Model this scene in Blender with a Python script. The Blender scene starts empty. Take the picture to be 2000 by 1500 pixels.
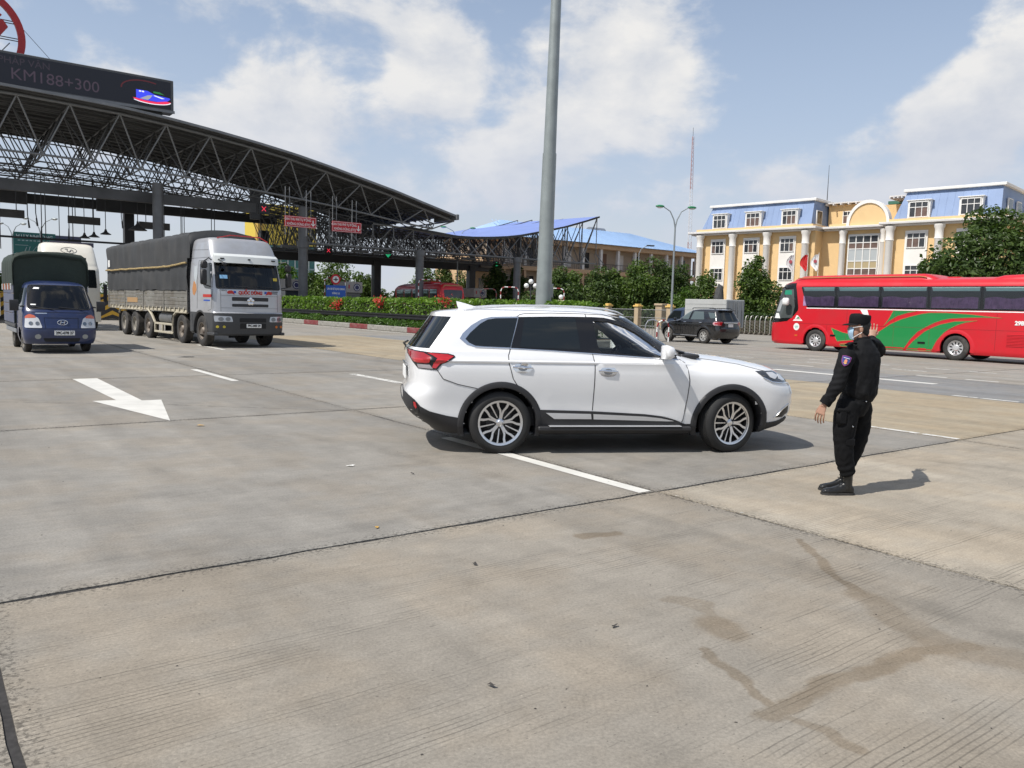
import bpy, bmesh, math, random
from mathutils import Vector, Matrix, Euler, noise as mnoise
from mathutils.geometry import delaunay_2d_cdt

SC = bpy.context.scene
COL = SC.collection
R = math.radians
random.seed(7)

# ------------------------------------------------------------------ camera
cam = bpy.data.cameras.new('camera')
cam.sensor_width = 36.0
cam.lens = 28.08
cam.clip_start = 0.1
cam.clip_end = 6000
camo = bpy.data.objects.new('camera', cam)
COL.objects.link(camo)
camo.location = (0, 0, 1.66)
camo.rotation_euler = (Matrix.Rotation(R(90 - 5.53), 4, 'X') @ Matrix.Rotation(R(1.56), 4, 'Z')).to_euler()
SC.camera = camo

# ------------------------------------------------------------------ world: Nishita sky with procedural clouds
SUN_EL = R(55)
SUN_DIR = Vector((0.84, 0.545, 0)).normalized()          # way the light travels, seen from above
wd = bpy.data.worlds.new('World')
SC.world = wd
wd.use_nodes = True
wt = wd.node_tree
wt.nodes.clear()


class NT:
    """small node-tree writer"""
    def __init__(s, t):
        s.t = t

    def n(s, typ, inp=None, **kw):
        nd = s.t.nodes.new(typ)
        for k, v in kw.items():
            setattr(nd, k, v)
        if inp:
            for k, v in inp.items():
                sock = nd.inputs[k]
                if isinstance(v, bpy.types.NodeSocket):
                    s.t.links.new(v, sock)
                else:
                    sock.default_value = v
        return nd

    def m(s, op, a, b=0.0, c=None, clamp=False):
        i = {0: a, 1: b}
        if c is not None:
            i[2] = c
        return s.n('ShaderNodeMath', i, operation=op, use_clamp=clamp).outputs[0]

    def vm(s, op, a, b=(0, 0, 0)):
        nd = s.n('ShaderNodeVectorMath', {0: a, 1: b}, operation=op)
        return nd.outputs[1] if op in ('DISTANCE', 'DOT_PRODUCT', 'LENGTH') else nd.outputs[0]

    def mr(s, v, a, b, c=0.0, d=1.0, t='SMOOTHSTEP'):
        return s.n('ShaderNodeMapRange', {0: v, 1: a, 2: b, 3: c, 4: d}, interpolation_type=t).outputs[0]

    def noise(s, vec, scale, detail=4, rough=0.55, dist=0.0):
        return s.n('ShaderNodeTexNoise', {'Vector': vec, 'Scale': scale, 'Detail': detail, 'Roughness': rough,
                                          'Distortion': dist}).outputs[0]

    def mix(s, f, a, b, blend='MIX'):
        nd = s.n('ShaderNodeMix', data_type='RGBA', blend_type=blend)
        for k, v in ((0, f), (6, a), (7, b)):
            if isinstance(v, bpy.types.NodeSocket):
                s.t.links.new(v, nd.inputs[k])
            else:
                nd.inputs[k].default_value = v if k == 0 or len(v) == 4 else (*v, 1)
        return nd.outputs[2]

    def val(s, v):
        nd = s.n('ShaderNodeValue')
        nd.outputs[0].default_value = v
        return nd.outputs[0]


W_ = NT(wt)
gen = W_.n('ShaderNodeTexCoord').outputs['Generated']
dirv = W_.vm('NORMALIZE', gen)
sky = W_.n('ShaderNodeTexSky', sky_type='NISHITA', sun_disc=False, sun_elevation=SUN_EL,
           sun_rotation=math.atan2(-SUN_DIR.x, -SUN_DIR.y), air_density=1.0, dust_density=0.6, ozone_density=1.0)
sxyz = W_.n('ShaderNodeSeparateXYZ', {0: dirv})
# cloud banks: (direction, spread, weight)
BANKS = [((0.097, 0.958, 0.269), 0.135, 0.44), ((0.040, 0.976, 0.213), 0.128, 0.28), ((0.158, 0.941, 0.299), 0.071, 0.28), 
         ((-0.093, 0.957, 0.275), 0.078, 0.75), ((-0.299, 0.932, 0.203), 0.109, 0.45), ((-0.365, 0.920, 0.145), 0.141, 0.2), 
         ((-0.472, 0.856, 0.210), 0.167, 0.2), ((-0.138, 0.934, 0.328), 0.103, 0.3), ((0.103, 0.933, 0.345), 0.083, 0.35), 
         ((0.480, 0.851, 0.213), 0.096, 0.6), ((0.451, 0.878, 0.160), 0.122, 0.5), ((0.322, 0.934, 0.154), 0.109, 0.35), 
         ((-0.006, 0.992, 0.124), 0.269, 0.15), ((-0.190, 0.973, 0.129), 0.160, 0.12), ((-0.302, 0.907, 0.293), 0.128, -0.12), 
         ((-0.410, 0.863, 0.296), 0.109, 0.02), ((0.337, 0.902, 0.270), 0.167, -0.6), ((0.436, 0.851, 0.293), 0.096, -0.35), 
         ((-0.033, 0.974, 0.223), 0.038, -0.2), ((-0.187, 0.952, 0.242), 0.058, -0.28), ((0.251, 0.944, 0.212), 0.071, -0.25)]
acc = W_.val(0.0)
for d_, sp, wgt in BANKS:
    dv = Vector(d_).normalized()
    dist = W_.vm('DISTANCE', dirv, tuple(dv))
    acc = W_.m('ADD', acc, W_.mr(dist, sp, 0.0, 0.0, wgt))


def cloud_density(vec):
    st = W_.n('ShaderNodeMapping', {'Vector': vec, 'Scale': (1, 1, 1.7)}).outputs[0]
    a_ = W_.noise(st, 7.6, 12, 0.58, 0.15)
    b_ = W_.noise(st, 1.9, 3, 0.5, 0.0)
    s_ = W_.m('ADD', W_.m('MULTIPLY', W_.m('SUBTRACT', a_, 0.5), 2.1), W_.m('MULTIPLY', W_.m('SUBTRACT', b_, 0.5), 0.5))
    return W_.m('ADD', s_, acc)


dens = cloud_density(dirv)
dens_up = cloud_density(W_.vm('ADD', dirv, (-0.026, -0.010, 0.030)))
mask = W_.mr(dens, -0.09, 0.38)
veil = W_.mr(sxyz.outputs[2], 0.50, 0.02, 0.27, 0.86)               # thin high haze, thicker towards the horizon
lit = W_.m('ADD', 0.55, W_.m('MULTIPLY', W_.m('SUBTRACT', dens, dens_up), 1.3), clamp=True)
ccol = W_.mix(lit, (0.70, 0.745, 0.83), (1.0, 0.99, 0.975))
low = W_.mr(sxyz.outputs[2], 0.03, 0.30)
ccol = W_.mix(low, (0.71, 0.765, 0.89), ccol)
bg_sky = W_.n('ShaderNodeBackground', {'Color': sky.outputs[0], 'Strength': 0.12})
vcol = W_.mix(W_.mr(sxyz.outputs[2], 0.0, 0.24), (0.76, 0.80, 0.87), (0.63, 0.73, 0.90))
bg_veil = W_.n('ShaderNodeBackground', {'Color': vcol, 'Strength': 0.78})
bg_cloud = W_.n('ShaderNodeBackground', {'Color': ccol, 'Strength': 0.80})
w0 = W_.n('ShaderNodeMixShader', {0: veil, 1: bg_sky.outputs[0], 2: bg_veil.outputs[0]})
wmix = W_.n('ShaderNodeMixShader', {0: mask, 1: w0.outputs[0], 2: bg_cloud.outputs[0]})
W_.n('ShaderNodeOutputWorld', {0: wmix.outputs[0]})

# ------------------------------------------------------------------ sun
sun = bpy.data.lights.new('sun', 'SUN')
sun.energy = 4.6
sun.angle = R(0.53)
sun.color = (1.0, 0.955, 0.89)
suno = bpy.data.objects.new('sun', sun)
COL.objects.link(suno)
ld = Vector((SUN_DIR.x * math.cos(SUN_EL), SUN_DIR.y * math.cos(SUN_EL), -math.sin(SUN_EL)))
suno.rotation_euler = ld.to_track_quat('-Z', 'Y').to_euler()
suno.location = (-30, -20, 40)

# ------------------------------------------------------------------ exposure and render
SC.view_settings.view_transform = 'Standard'
SC.view_settings.look = 'None'
SC.view_settings.exposure = 0.10
SC.view_settings.gamma = 1.0
SC.view_settings.use_curve_mapping = False
SC.render.engine = 'CYCLES'

# ------------------------------------------------------------------ helpers
ROT = R(37.1)                     # the toll road: local x runs across the lanes, local y along them
CA, SA = math.cos(ROT), math.sin(ROT)


def road(s, l, z=0.0):
    """across / along the road -> world"""
    return Vector((CA * s - SA * l, SA * s + CA * l, z))


def tag(o, label=None, cat=None, group=None, kind=None):
    if label: o['label'] = label
    if cat: o['category'] = cat
    if group: o['group'] = group
    if kind: o['kind'] = kind
    return o


def thing(name, label, cat, loc=(0, 0, 0), rz=0.0, group=None, kind=None):
    o = bpy.data.objects.new(name, None)
    COL.objects.link(o)
    o.empty_display_size = 0.3
    o.location = loc
    o.rotation_euler = (0, 0, rz)
    return tag(o, label, cat, group, kind)


def link(name, me, parent=None, loc=None, rot=None, scale=None):
    o = bpy.data.objects.new(name, me)
    COL.objects.link(o)
    if parent: o.parent = parent
    if loc is not None: o.location = loc
    if rot is not None: o.rotation_euler = rot
    if scale is not None: o.scale = scale
    return o


def dup(root, loc=None, rz=None, label=None, group=None):
    r = root.copy(); COL.objects.link(r)
    if loc is not None: r.location = loc
    if rz is not None: r.rotation_euler = (0, 0, rz)
    if label: r['label'] = label
    if group: r['group'] = group
    for ch in list(root.children):
        c = ch.copy(); COL.objects.link(c); c.parent = r
        for g in list(ch.children):
            d = g.copy(); COL.objects.link(d); d.parent = c
    return r


class MB:
    """collects geometry, then links it as ONE mesh object"""
    def __init__(s):
        s.v = []; s.f = []; s.mi = []

    def add(s, vs, fs, mi=0):
        b = len(s.v)
        s.v.extend([tuple(p) for p in vs])
        s.f.extend([tuple(i + b for i in f) for f in fs])
        s.mi.extend([mi] * len(fs))
        return s

    def box(s, x0, x1, y0, y1, z0, z1, b=0.0, mi=0, M=None):
        if b <= 0:
            vs = [(x0, y0, z0), (x1, y0, z0), (x1, y1, z0), (x0, y1, z0), (x0, y0, z1), (x1, y0, z1), (x1, y1, z1), (x0, y1, z1)]
            fs = [(0, 3, 2, 1), (4, 5, 6, 7), (0, 1, 5, 4), (1, 2, 6, 5), (2, 3, 7, 6), (3, 0, 4, 7)]
        else:
            cx, cy, cz = (x0 + x1) / 2, (y0 + y1) / 2, (z0 + z1) / 2
            hx, hy, hz = abs(x1 - x0) / 2, abs(y1 - y0) / 2, abs(z1 - z0) / 2
            b = min(b, hx * .98, hy * .98, hz * .98)
            vs = []; idx = {}
            for sx in (-1, 1):
                for sy in (-1, 1):
                    for sz in (-1, 1):
                        idx[(sx, sy, sz)] = len(vs)
                        vs += [(cx + sx * hx, cy + sy * (hy - b), cz + sz * (hz - b)),
                               (cx + sx * (hx - b), cy + sy * hy, cz + sz * (hz - b)),
                               (cx + sx * (hx - b), cy + sy * (hy - b), cz + sz * hz)]
            fs = []
            I = lambda a, k: idx[a] + k
            for sg in (-1, 1):
                q = [I((sg, -1, -1), 0), I((sg, 1, -1), 0), I((sg, 1, 1), 0), I((sg, -1, 1), 0)]
                fs.append(q if sg > 0 else q[::-1])
                q = [I((-1, sg, -1), 1), I((-1, sg, 1), 1), I((1, sg, 1), 1), I((1, sg, -1), 1)]
                fs.append(q if sg > 0 else q[::-1])
                q = [I((-1, -1, sg), 2), I((1, -1, sg), 2), I((1, 1, sg), 2), I((-1, 1, sg), 2)]
                fs.append(q if sg > 0 else q[::-1])
            C = Vector((cx, cy, cz))

            def out(q):
                p = [Vector(vs[i]) for i in q]
                nrm = (p[1] - p[0]).cross(p[2] - p[0])
                return q if nrm.dot(sum(p, Vector()) / len(p) - C) > 0 else q[::-1]
            for u in (-1, 1):
                for w in (-1, 1):
                    fs.append(out([I((u, w, -1), 0), I((u, w, 1), 0), I((u, w, 1), 1), I((u, w, -1), 1)]))
                    fs.append(out([I((u, -1, w), 0), I((u, 1, w), 0), I((u, 1, w), 2), I((u, -1, w), 2)]))
                    fs.append(out([I((-1, u, w), 1), I((1, u, w), 1), I((1, u, w), 2), I((-1, u, w), 2)]))
            for k in idx:
                fs.append(out([I(k, 0), I(k, 1), I(k, 2)]))
        if M is not None: vs = [M @ Vector(p) for p in vs]
        return s.add(vs, fs, mi)

    def cyl(s, p0, p1, r0, r1=None, n=10, caps=True, mi=0):
        p0, p1 = Vector(p0), Vector(p1)
        if r1 is None: r1 = r0
        d = (p1 - p0)
        if d.length < 1e-6: return s
        q = d.to_track_quat('Z', 'Y')
        vs = []
        for p, r in ((p0, r0), (p1, r1)):
            for k in range(n):
                a_ = 2 * math.pi * k / n
                vs.append(p + q @ Vector((math.cos(a_) * r, math.sin(a_) * r, 0)))
        fs = [(k, (k + 1) % n, n + (k + 1) % n, n + k) for k in range(n)]
        if caps:
            fs += [tuple(range(n))[::-1], tuple(range(n, 2 * n))]
        return s.add(vs, fs, mi)

    def tube(s, pts, r, n=8, caps=True, mi=0, closed=False):
        pts = [Vector(p) for p in pts]
        m_ = len(pts)
        rr = r if isinstance(r, (list, tuple)) else [r] * m_
        vs = []; fs = []
        up = None
        for i, p in enumerate(pts):
            if closed:
                t = pts[(i + 1) % m_] - pts[i - 1]
            else:
                t = pts[min(i + 1, m_ - 1)] - pts[max(i - 1, 0)]
            t.normalize()
            if up is None:
                up = t.orthogonal().normalized()
            up = (up - t * up.dot(t))
            if up.length < 1e-5: up = t.orthogonal()
            up.normalize()
            sd = t.cross(up)
            for k in range(n):
                a_ = 2 * math.pi * k / n
                vs.append(p + (up * math.cos(a_) + sd * math.sin(a_)) * rr[i])
        for i in range(m_ if closed else m_ - 1):
            j = (i + 1) % m_
            for k in range(n):
                fs.append((i * n + k, i * n + (k + 1) % n, j * n + (k + 1) % n, j * n + k))
        if caps and not closed:
            fs += [tuple(range(n))[::-1], tuple(range((m_ - 1) * n, m_ * n))]
        return s.add(vs, fs, mi)

    def loft(s, rings, closed=True, caps=False, mi=0):
        n = len(rings[0])
        vs = [p for r_ in rings for p in r_]
        fs = []
        for i in range(len(rings) - 1):
            for k in range(n if closed else n - 1):
                fs.append((i * n + k, i * n + (k + 1) % n, (i + 1) * n + (k + 1) % n, (i + 1) * n + k))
        if caps:
            fs += [tuple(range(n))[::-1], tuple(range((len(rings) - 1) * n, len(rings) * n))]
        return s.add(vs, fs, mi)

    def lathe(s, prof, n=24, axis='Z', org=(0, 0, 0), mi=0, arc=None):
        """profile of (radius, height) turned about an axis"""
        o = Vector(org)
        rings = []
        for (r_, h) in prof:
            ring = []
            for k in range(n):
                a_ = 2 * math.pi * k / n
                c, si = math.cos(a_) * r_, math.sin(a_) * r_
                ring.append(o + (Vector((c, si, h)) if axis == 'Z' else Vector((c, h, -si)) if axis == 'Y' else Vector((h, c, si))))
            rings.append(ring)
        return s.loft(rings, True, False, mi)

    def prism(s, outline, d0, d1, plane='XZ', mi=0):
        """a flat outline pushed to a thickness; plane XZ -> depth along y, YZ -> along x, XY -> along z"""
        def P(u, v, d):
            return (u, d, v) if plane == 'XZ' else (d, u, v) if plane == 'YZ' else (u, v, d)
        n = len(outline)
        vs = [P(u, v, d0) for u, v in outline] + [P(u, v, d1) for u, v in outline]
        fs = [tuple(range(n)), tuple(range(2 * n - 1, n - 1, -1))] + [(k, n + k, n + (k + 1) % n, (k + 1) % n) for k in range(n)]
        return s.add(vs, fs, mi)

    def sphere(s, c, r, nu=12, nv=8, mi=0):
        c = Vector(c); r = Vector(r) if not isinstance(r, (int, float)) else Vector((r, r, r))
        rings = []
        for i in range(nv + 1):
            t = math.pi * i / nv
            sn = max(math.sin(t), 0.001)
            rings.append([c + Vector((math.cos(2 * math.pi * k / nu) * sn * r.x, math.sin(2 * math.pi * k / nu) * sn * r.y, -math.cos(t) * r.z)) for k in range(nu)])
        return s.loft(rings, True, False, mi)

    def mesh(s, name, mats, smooth=35, fix=True):
        me = bpy.data.meshes.new(name)
        me.from_pydata(s.v, [], s.f)
        if not isinstance(mats, (list, tuple)): mats = [mats]
        for m_ in mats: me.materials.append(m_)
        if len(mats) > 1: me.polygons.foreach_set('material_index', s.mi)
        if fix:
            bm = bmesh.new(); bm.from_mesh(me)
            bmesh.ops.recalc_face_normals(bm, faces=bm.faces)
            bm.to_mesh(me); bm.free()
        if smooth:
            me.polygons.foreach_set('use_smooth', [True] * len(me.polygons))
            me.set_sharp_from_angle(angle=R(smooth))
        me.update()
        return me

    def build(s, name, mats, parent=None, smooth=35, loc=None, rot=None, fix=True):
        return link(name, s.mesh(name, mats, smooth, fix), parent, loc, rot)


def text_mesh(txt, size=1.0, extrude=0.0, bold=0.0, align='CENTER', sx=1.0):
    cu = bpy.data.curves.new('letters', 'FONT')
    cu.body = txt; cu.size = size; cu.extrude = extrude; cu.offset = bold
    cu.align_x = align; cu.align_y = 'CENTER'; cu.resolution_u = 3
    o = bpy.data.objects.new('letters', cu); COL.objects.link(o)
    dg = bpy.context.evaluated_depsgraph_get()
    me = bpy.data.meshes.new_from_object(o.evaluated_get(dg))
    bpy.data.objects.remove(o); bpy.data.curves.remove(cu)
    return me


def lettering(txt, size, mat, parent, org, right, up, name='lettering', bold=0.0, extrude=0.003, wide=1.0, align='CENTER'):
    """flat raised letters: org = centre, right / up = directions in the parent's frame"""
    me = text_mesh(txt, size, extrude, bold, align)
    r_, u_ = Vector(right).normalized(), Vector(up).normalized()
    n_ = r_.cross(u_)
    M = Matrix((r_, u_, n_)).transposed().to_4x4()
    M.translation = Vector(org)
    me.transform(M @ Matrix.Diagonal((wide, 1, 1, 1)))
    me.materials.clear(); me.materials.append(mat)
    return link(name, me, parent)


# ------------------------------------------------------------------ materials
MATS = {}


def pm(name, rgb, rough=0.6, metal=0.0, var=0.0, vs=3.0, bump=0.0, bs=40.0, coat=0.0, spec=0.5, emit=None, es=1.0,
       dirt=None, ds=1.5, da=0.0):
    """principled material with colour variation, optional dirt patches and fine relief"""
    if name in MATS: return MATS[name]
    m_ = bpy.data.materials.new(name); m_.use_nodes = True
    t = m_.node_tree; N = NT(t)
    p = t.nodes['Principled BSDF']
    p.inputs['Roughness'].default_value = rough
    p.inputs['Metallic'].default_value = metal
    p.inputs['Coat Weight'].default_value = coat
    p.inputs['Coat Roughness'].default_value = 0.05
    p.inputs['Specular IOR Level'].default_value = spec
    p.inputs['Base Color'].default_value = (*rgb, 1)
    oc = N.n('ShaderNodeTexCoord').outputs['Object'] if (var or bump or dirt) else None
    c = None
    if var:
        nz = N.noise(oc, vs, 5, 0.6)
        k = N.mr(nz, 0.3, 0.7, 1 - var, 1 + var, 'LINEAR')
        c = N.mix(1.0, (*rgb, 1), N.n('ShaderNodeCombineColor', {0: k, 1: k, 2: k}).outputs[0], 'MULTIPLY')
    if dirt:
        nz = N.noise(oc, ds, 6, 0.62, 0.3)
        f = N.mr(nz, 0.42, 0.68, 0.0, da)
        c = N.mix(f, c if c is not None else (*rgb, 1), (*dirt, 1))
        rr = N.mr(f, 0, 1, rough, max(rough, .8), 'LINEAR')
        t.links.new(rr, p.inputs['Roughness'])
    if c is not None: t.links.new(c, p.inputs['Base Color'])
    if bump:
        nz = N.noise(oc, bs, 4, 0.6)
        b = N.n('ShaderNodeBump', {'Strength': bump, 'Distance': 0.02, 'Height': nz})
        t.links.new(b.outputs[0], p.inputs['Normal'])
    if emit:
        p.inputs['Emission Color'].default_value = (*emit, 1)
        p.inputs['Emission Strength'].default_value = es
    MATS[name] = m_
    return m_


def glass(name, tint, ior=1.45, rough=0.02, gl=(1, 1, 1)):
    if name in MATS: return MATS[name]
    m_ = bpy.data.materials.new(name); m_.use_nodes = True
    t = m_.node_tree; t.nodes.clear(); N = NT(t)
    fr = N.n('ShaderNodeFresnel', {'IOR': ior}).outputs[0]
    tr = N.n('ShaderNodeBsdfTransparent', {'Color': (*tint, 1)})
    go = N.n('ShaderNodeBsdfGlossy', {'Color': (*gl, 1), 'Roughness': rough})
    mx = N.n('ShaderNodeMixShader', {0: fr, 1: tr.outputs[0], 2: go.outputs[0]})
    N.n('ShaderNodeOutputMaterial', {0: mx.outputs[0]})
    MATS[name] = m_
    return m_


def leafmat(name, c1, c2, trans=0.35, rough=0.45):
    if name in MATS: return MATS[name]
    m_ = bpy.data.materials.new(name); m_.use_nodes = True
    t = m_.node_tree; t.nodes.clear(); N = NT(t)
    g = N.n('ShaderNodeNewGeometry')
    rnd = g.outputs['Random Per Island']
    big = N.noise(g.outputs['Position'], 0.9, 5, 0.62)
    f = N.m('ADD', N.m('MULTIPLY', rnd, 0.55), N.mr(big, 0.36, 0.64, -0.05, 0.50), clamp=True)
    col = N.mix(f, (*c1, 1), (*c2, 1))
    di = N.n('ShaderNodeBsdfPrincipled', {'Base Color': col, 'Roughness': rough, 'Specular IOR Level': 0.35})
    tc = N.mix(1.0, col, (1.25, 1.45, 0.6, 1), 'MULTIPLY')
    tl = N.n('ShaderNodeBsdfTranslucent', {'Color': tc})
    mx = N.n('ShaderNodeMixShader', {0: trans, 1: di.outputs[0], 2: tl.outputs[0]})
    N.n('ShaderNodeOutputMaterial', {0: mx.outputs[0]})
    MATS[name] = m_
    return m_


BLACKP = pm('black_plastic', (0.022, 0.022, 0.024), 0.55, var=0.15, vs=6, bump=0.05, bs=300)
RUBBER = pm('tyre_rubber', (0.028, 0.027, 0.026), 0.8, var=0.25, vs=5, dirt=(0.16, 0.14, 0.12), ds=3, da=0.35)
DARK = pm('dark_void', (0.012, 0.012, 0.013), 0.8)
CHROME = pm('chrome', (0.82, 0.83, 0.85), 0.12, 1.0)
ALU = pm('alloy', (0.72, 0.73, 0.75), 0.28, 1.0, var=0.05)
STEEL = pm('painted_steel_grey', (0.17, 0.175, 0.18), 0.5, 0.3, var=0.25, vs=1.5)
WHITEP = pm('white_marking_enamel', (0.78, 0.78, 0.76), 0.5, var=0.06)
REDP = pm('red_enamel', (0.50, 0.03, 0.03), 0.45, var=0.12)


# ------------------------------------------------------------------ vehicle shells
def lerp_tab(tab, v):
    if v <= tab[0][0]: return tab[0][1]
    for (a_, x), (b_, y) in zip(tab, tab[1:]):
        if v <= b_:
            return x + (y - x) * (v - a_) / (b_ - a_) if b_ > a_ else y
    return tab[-1][1]


def smooth01(t):
    t = max(0.0, min(1.0, t))
    return t * t * (3 - 2 * t)


class Shell:
    """a vehicle body described by its outline at every height: nose x, tail x, half width, rounded ends"""
    def __init__(s, xf, xr, w, af=0.6, pf=2.6, ar=0.35, pr=3.0):
        s.xf, s.xr = xf, xr
        s.w = w if callable(w) else (lambda x, z: lerp_tab(w, z))
        s.af, s.pf, s.ar, s.pr = af, pf, ar, pr

    def ends(s, z):
        f, r_ = lerp_tab(s.xf, z), lerp_tab(s.xr, z)
        a_, b_ = s.af, s.ar
        if f - r_ < (a_ + b_) * 1.05:
            k = (f - r_) / ((a_ + b_) * 1.05); a_ *= k; b_ *= k
        return f, r_, a_, b_

    def Y(s, x, z):
        f, r_, a_, b_ = s.ends(z)
        k = 1.0
        if x > f - a_:
            t = min(1.0, max(0.0, 1 - (f - x) / a_)); k = (1 - t ** s.pf) ** (1 / s.pf)
        elif x < r_ + b_:
            t = min(1.0, max(0.0, 1 - (x - r_) / b_)); k = (1 - t ** s.pr) ** (1 / s.pr)
        return s.w(x, z) * k

    def XF(s, y, z):
        f, r_, a_, b_ = s.ends(z)
        t = min(1.0, abs(y) / max(s.w(f - a_, z), 1e-3))
        return f - a_ * (1 - (1 - t ** s.pf) ** (1 / s.pf))

    def XR(s, y, z):
        f, r_, a_, b_ = s.ends(z)
        t = min(1.0, abs(y) / max(s.w(r_ + b_, z), 1e-3))
        return r_ + b_ * (1 - (1 - t ** s.pr) ** (1 / s.pr))

    def loop(s, z, ne=11, nm=34):
        f, r_, a_, b_ = s.ends(z)
        pts = []
        for i in range(ne):
            th = (math.pi / 2) * i / ne
            x = r_ + b_ * (1 - math.cos(th) ** (2 / s.pr))
            pts.append((x, s.w(x, z) * math.sin(th) ** (2 / s.pr)))
        x0, x1 = r_ + b_, f - a_
        for i in range(nm + 1):
            x = x0 + (x1 - x0) * i / nm
            pts.append((x, s.w(x, z)))
        for i in range(ne - 1, -1, -1):
            th = (math.pi / 2) * i / ne
            x = f - a_ * (1 - math.cos(th) ** (2 / s.pf))
            pts.append((x, s.w(x, z) * math.sin(th) ** (2 / s.pf)))
        right = [(x, -y) for x, y in pts]
        left = [(x, y) for x, y in pts[-2:0:-1]]
        return right + left

    def grid(s, zs, ne=11, nm=34):
        return [[(x, y, z) for x, y in s.loop(z, ne, nm)] for z in zs]

    def parts(s, zs, classify, ne=11, nm=34, top=True, bottom=True):
        """faces sorted into named groups by classify(x, y, z, level); None drops a face"""
        g = s.grid(zs, ne, nm)
        n = len(g[0])
        groups = {}
        for i in range(len(g) - 1):
            for k in range(n):
                q = [g[i][k], g[i][(k + 1) % n], g[i + 1][(k + 1) % n], g[i + 1][k]]
                c = [sum(p[j] for p in q) / 4 for j in range(3)]
                nm_ = classify(c[0], c[1], c[2], i)
                if nm_: groups.setdefault(nm_, []).append(q)

        def cap(ring, up):
            h = n // 2
            for k in range(h):
                a_, b_ = ring[k], ring[k + 1]
                c_, d_ = ring[(n - k - 1) % n], ring[(n - k) % n]
                q = [a_, b_, c_, d_] if k else [a_, b_, c_]
                if k == h - 1: q = [a_, b_, d_]
                groups.setdefault('body', []).append(q)
        if top: cap(g[-1], True)
        if bottom: cap(g[0], False)
        out = {}
        for nm_, quads in groups.items():
            vid = {}; vs = []; fs = []
            for q in quads:
                f_ = []
                for p in q:
                    key = (round(p[0], 5), round(p[1], 5), round(p[2], 5))
                    if key not in vid:
                        vid[key] = len(vs); vs.append(p)
                    if vid[key] not in f_: f_.append(vid[key])
                if len(f_) > 2: fs.append(f_)
            out[nm_] = (vs, fs)
        return out

    def sidemap(s, sgn):
        return lambda u, v: Vector((u, sgn * s.Y(u, v), v))

    def frontmap(s):
        return lambda u, v: Vector((s.XF(u, v), u, v))

    def rearmap(s):
        return lambda u, v: Vector((s.XR(u, v), u, v))


def in_poly(x, y, poly):
    c = False
    j = len(poly) - 1
    for i in range(len(poly)):
        xi, yi = poly[i]; xj, yj = poly[j]
        if (yi > y) != (yj > y) and x < (xj - xi) * (y - yi) / (yj - yi) + xi: c = not c
        j = i
    return c


def round_poly(poly, r=0.03, n=4):
    """cut the corners of an outline with small arcs"""
    out = []
    m_ = len(poly)
    for i in range(m_):
        p, a_, b_ = Vector(poly[i]), Vector(poly[i - 1]), Vector(poly[(i + 1) % m_])
        da, db = (a_ - p), (b_ - p)
        k = min(r, da.length * .45, db.length * .45)
        s0, s1 = p + da.normalized() * k, p + db.normalized() * k
        for t in range(n + 1):
            t /= n
            out.append(tuple(s0 * (1 - t) ** 2 + p * 2 * t * (1 - t) + s1 * t * t))
    return out


def densify(poly, res, closed=True):
    out = []
    m_ = len(poly)
    for i in range(m_ if closed else m_ - 1):
        a_, b_ = Vector(poly[i]), Vector(poly[(i + 1) % m_])
        k = max(1, int((b_ - a_).length / res + .5))
        for t in range(k): out.append(tuple(a_ + (b_ - a_) * t / k))
    if not closed: out.append(tuple(poly[-1]))
    return out


def surf_normal(fmap, u, v, ref=None):
    e = 0.006
    du = fmap(u + e, v) - fmap(u - e, v)
    dv = fmap(u, v + e) - fmap(u, v - e)
    n_ = du.cross(dv)
    if n_.length < 1e-9: return Vector((0, 0, 1))
    return n_.normalized()


def patch(mb, outline, fmap, outw, off=0.004, res=0.05, skirt=0.012, mi=0):
    """a panel cut to an outline in (u, v) and laid on a curved surface; outw = rough outward direction"""
    bd = densify(outline, res)
    n = len(bd)
    us = [p[0] for p in bd]; vs_ = [p[1] for p in bd]
    pts = list(bd)
    u = min(us) + res / 2
    while u < max(us):
        v = min(vs_) + res / 2
        while v < max(vs_):
            if in_poly(u, v, bd) and min((u - p[0]) ** 2 + (v - p[1]) ** 2 for p in bd) > (res * .45) ** 2:
                pts.append((u, v))
            v += res
        u += res
    V, E, F, *_ = delaunay_2d_cdt([Vector(p) for p in pts], [(i, (i + 1) % n) for i in range(n)], [list(range(n))], 1, 1e-6)
    ow = Vector(outw)
    P = []; Nn = []
    for p in V:
        q = fmap(p[0], p[1]); nn = surf_normal(fmap, p[0], p[1])
        if nn.dot(ow) < 0: nn = -nn
        P.append(q + nn * off); Nn.append(nn)
    fs = []
    for f in F:
        a_, b_, c_ = (P[i] for i in f[:3])
        if (b_ - a_).cross(c_ - a_).dot(ow) < 0: f = list(f)[::-1]
        fs.append(tuple(f))
    base = len(P)
    vid = {}
    cnt = {}
    for f in fs:
        for i in range(len(f)):
            e = (f[i], f[(i + 1) % len(f)])
            cnt[e] = cnt.get(e, 0) + 1
    for (a_, b_) in list(cnt):
        if (b_, a_) not in cnt:
            for i in (a_, b_):
                if i not in vid:
                    vid[i] = len(P); P.append(P[i] - Nn[i] * (skirt + off))
            fs.append((b_, a_, vid[a_], vid[b_]))
    mb.add(P, fs, mi)
    return mb


def seam(mb, pts2, fmap, outw, r=0.004, off=0.0, res=0.06, n=5, mi=0, closed=False):
    """a thin round strip laid along a line on a curved surface"""
    ow = Vector(outw)
    P = []
    for p in densify(pts2, res, closed):
        nn = surf_normal(fmap, p[0], p[1])
        if nn.dot(ow) < 0: nn = -nn
        P.append(fmap(p[0], p[1]) + nn * off)
    mb.tube(P, r, n, True, mi, closed)
    return mb

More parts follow.
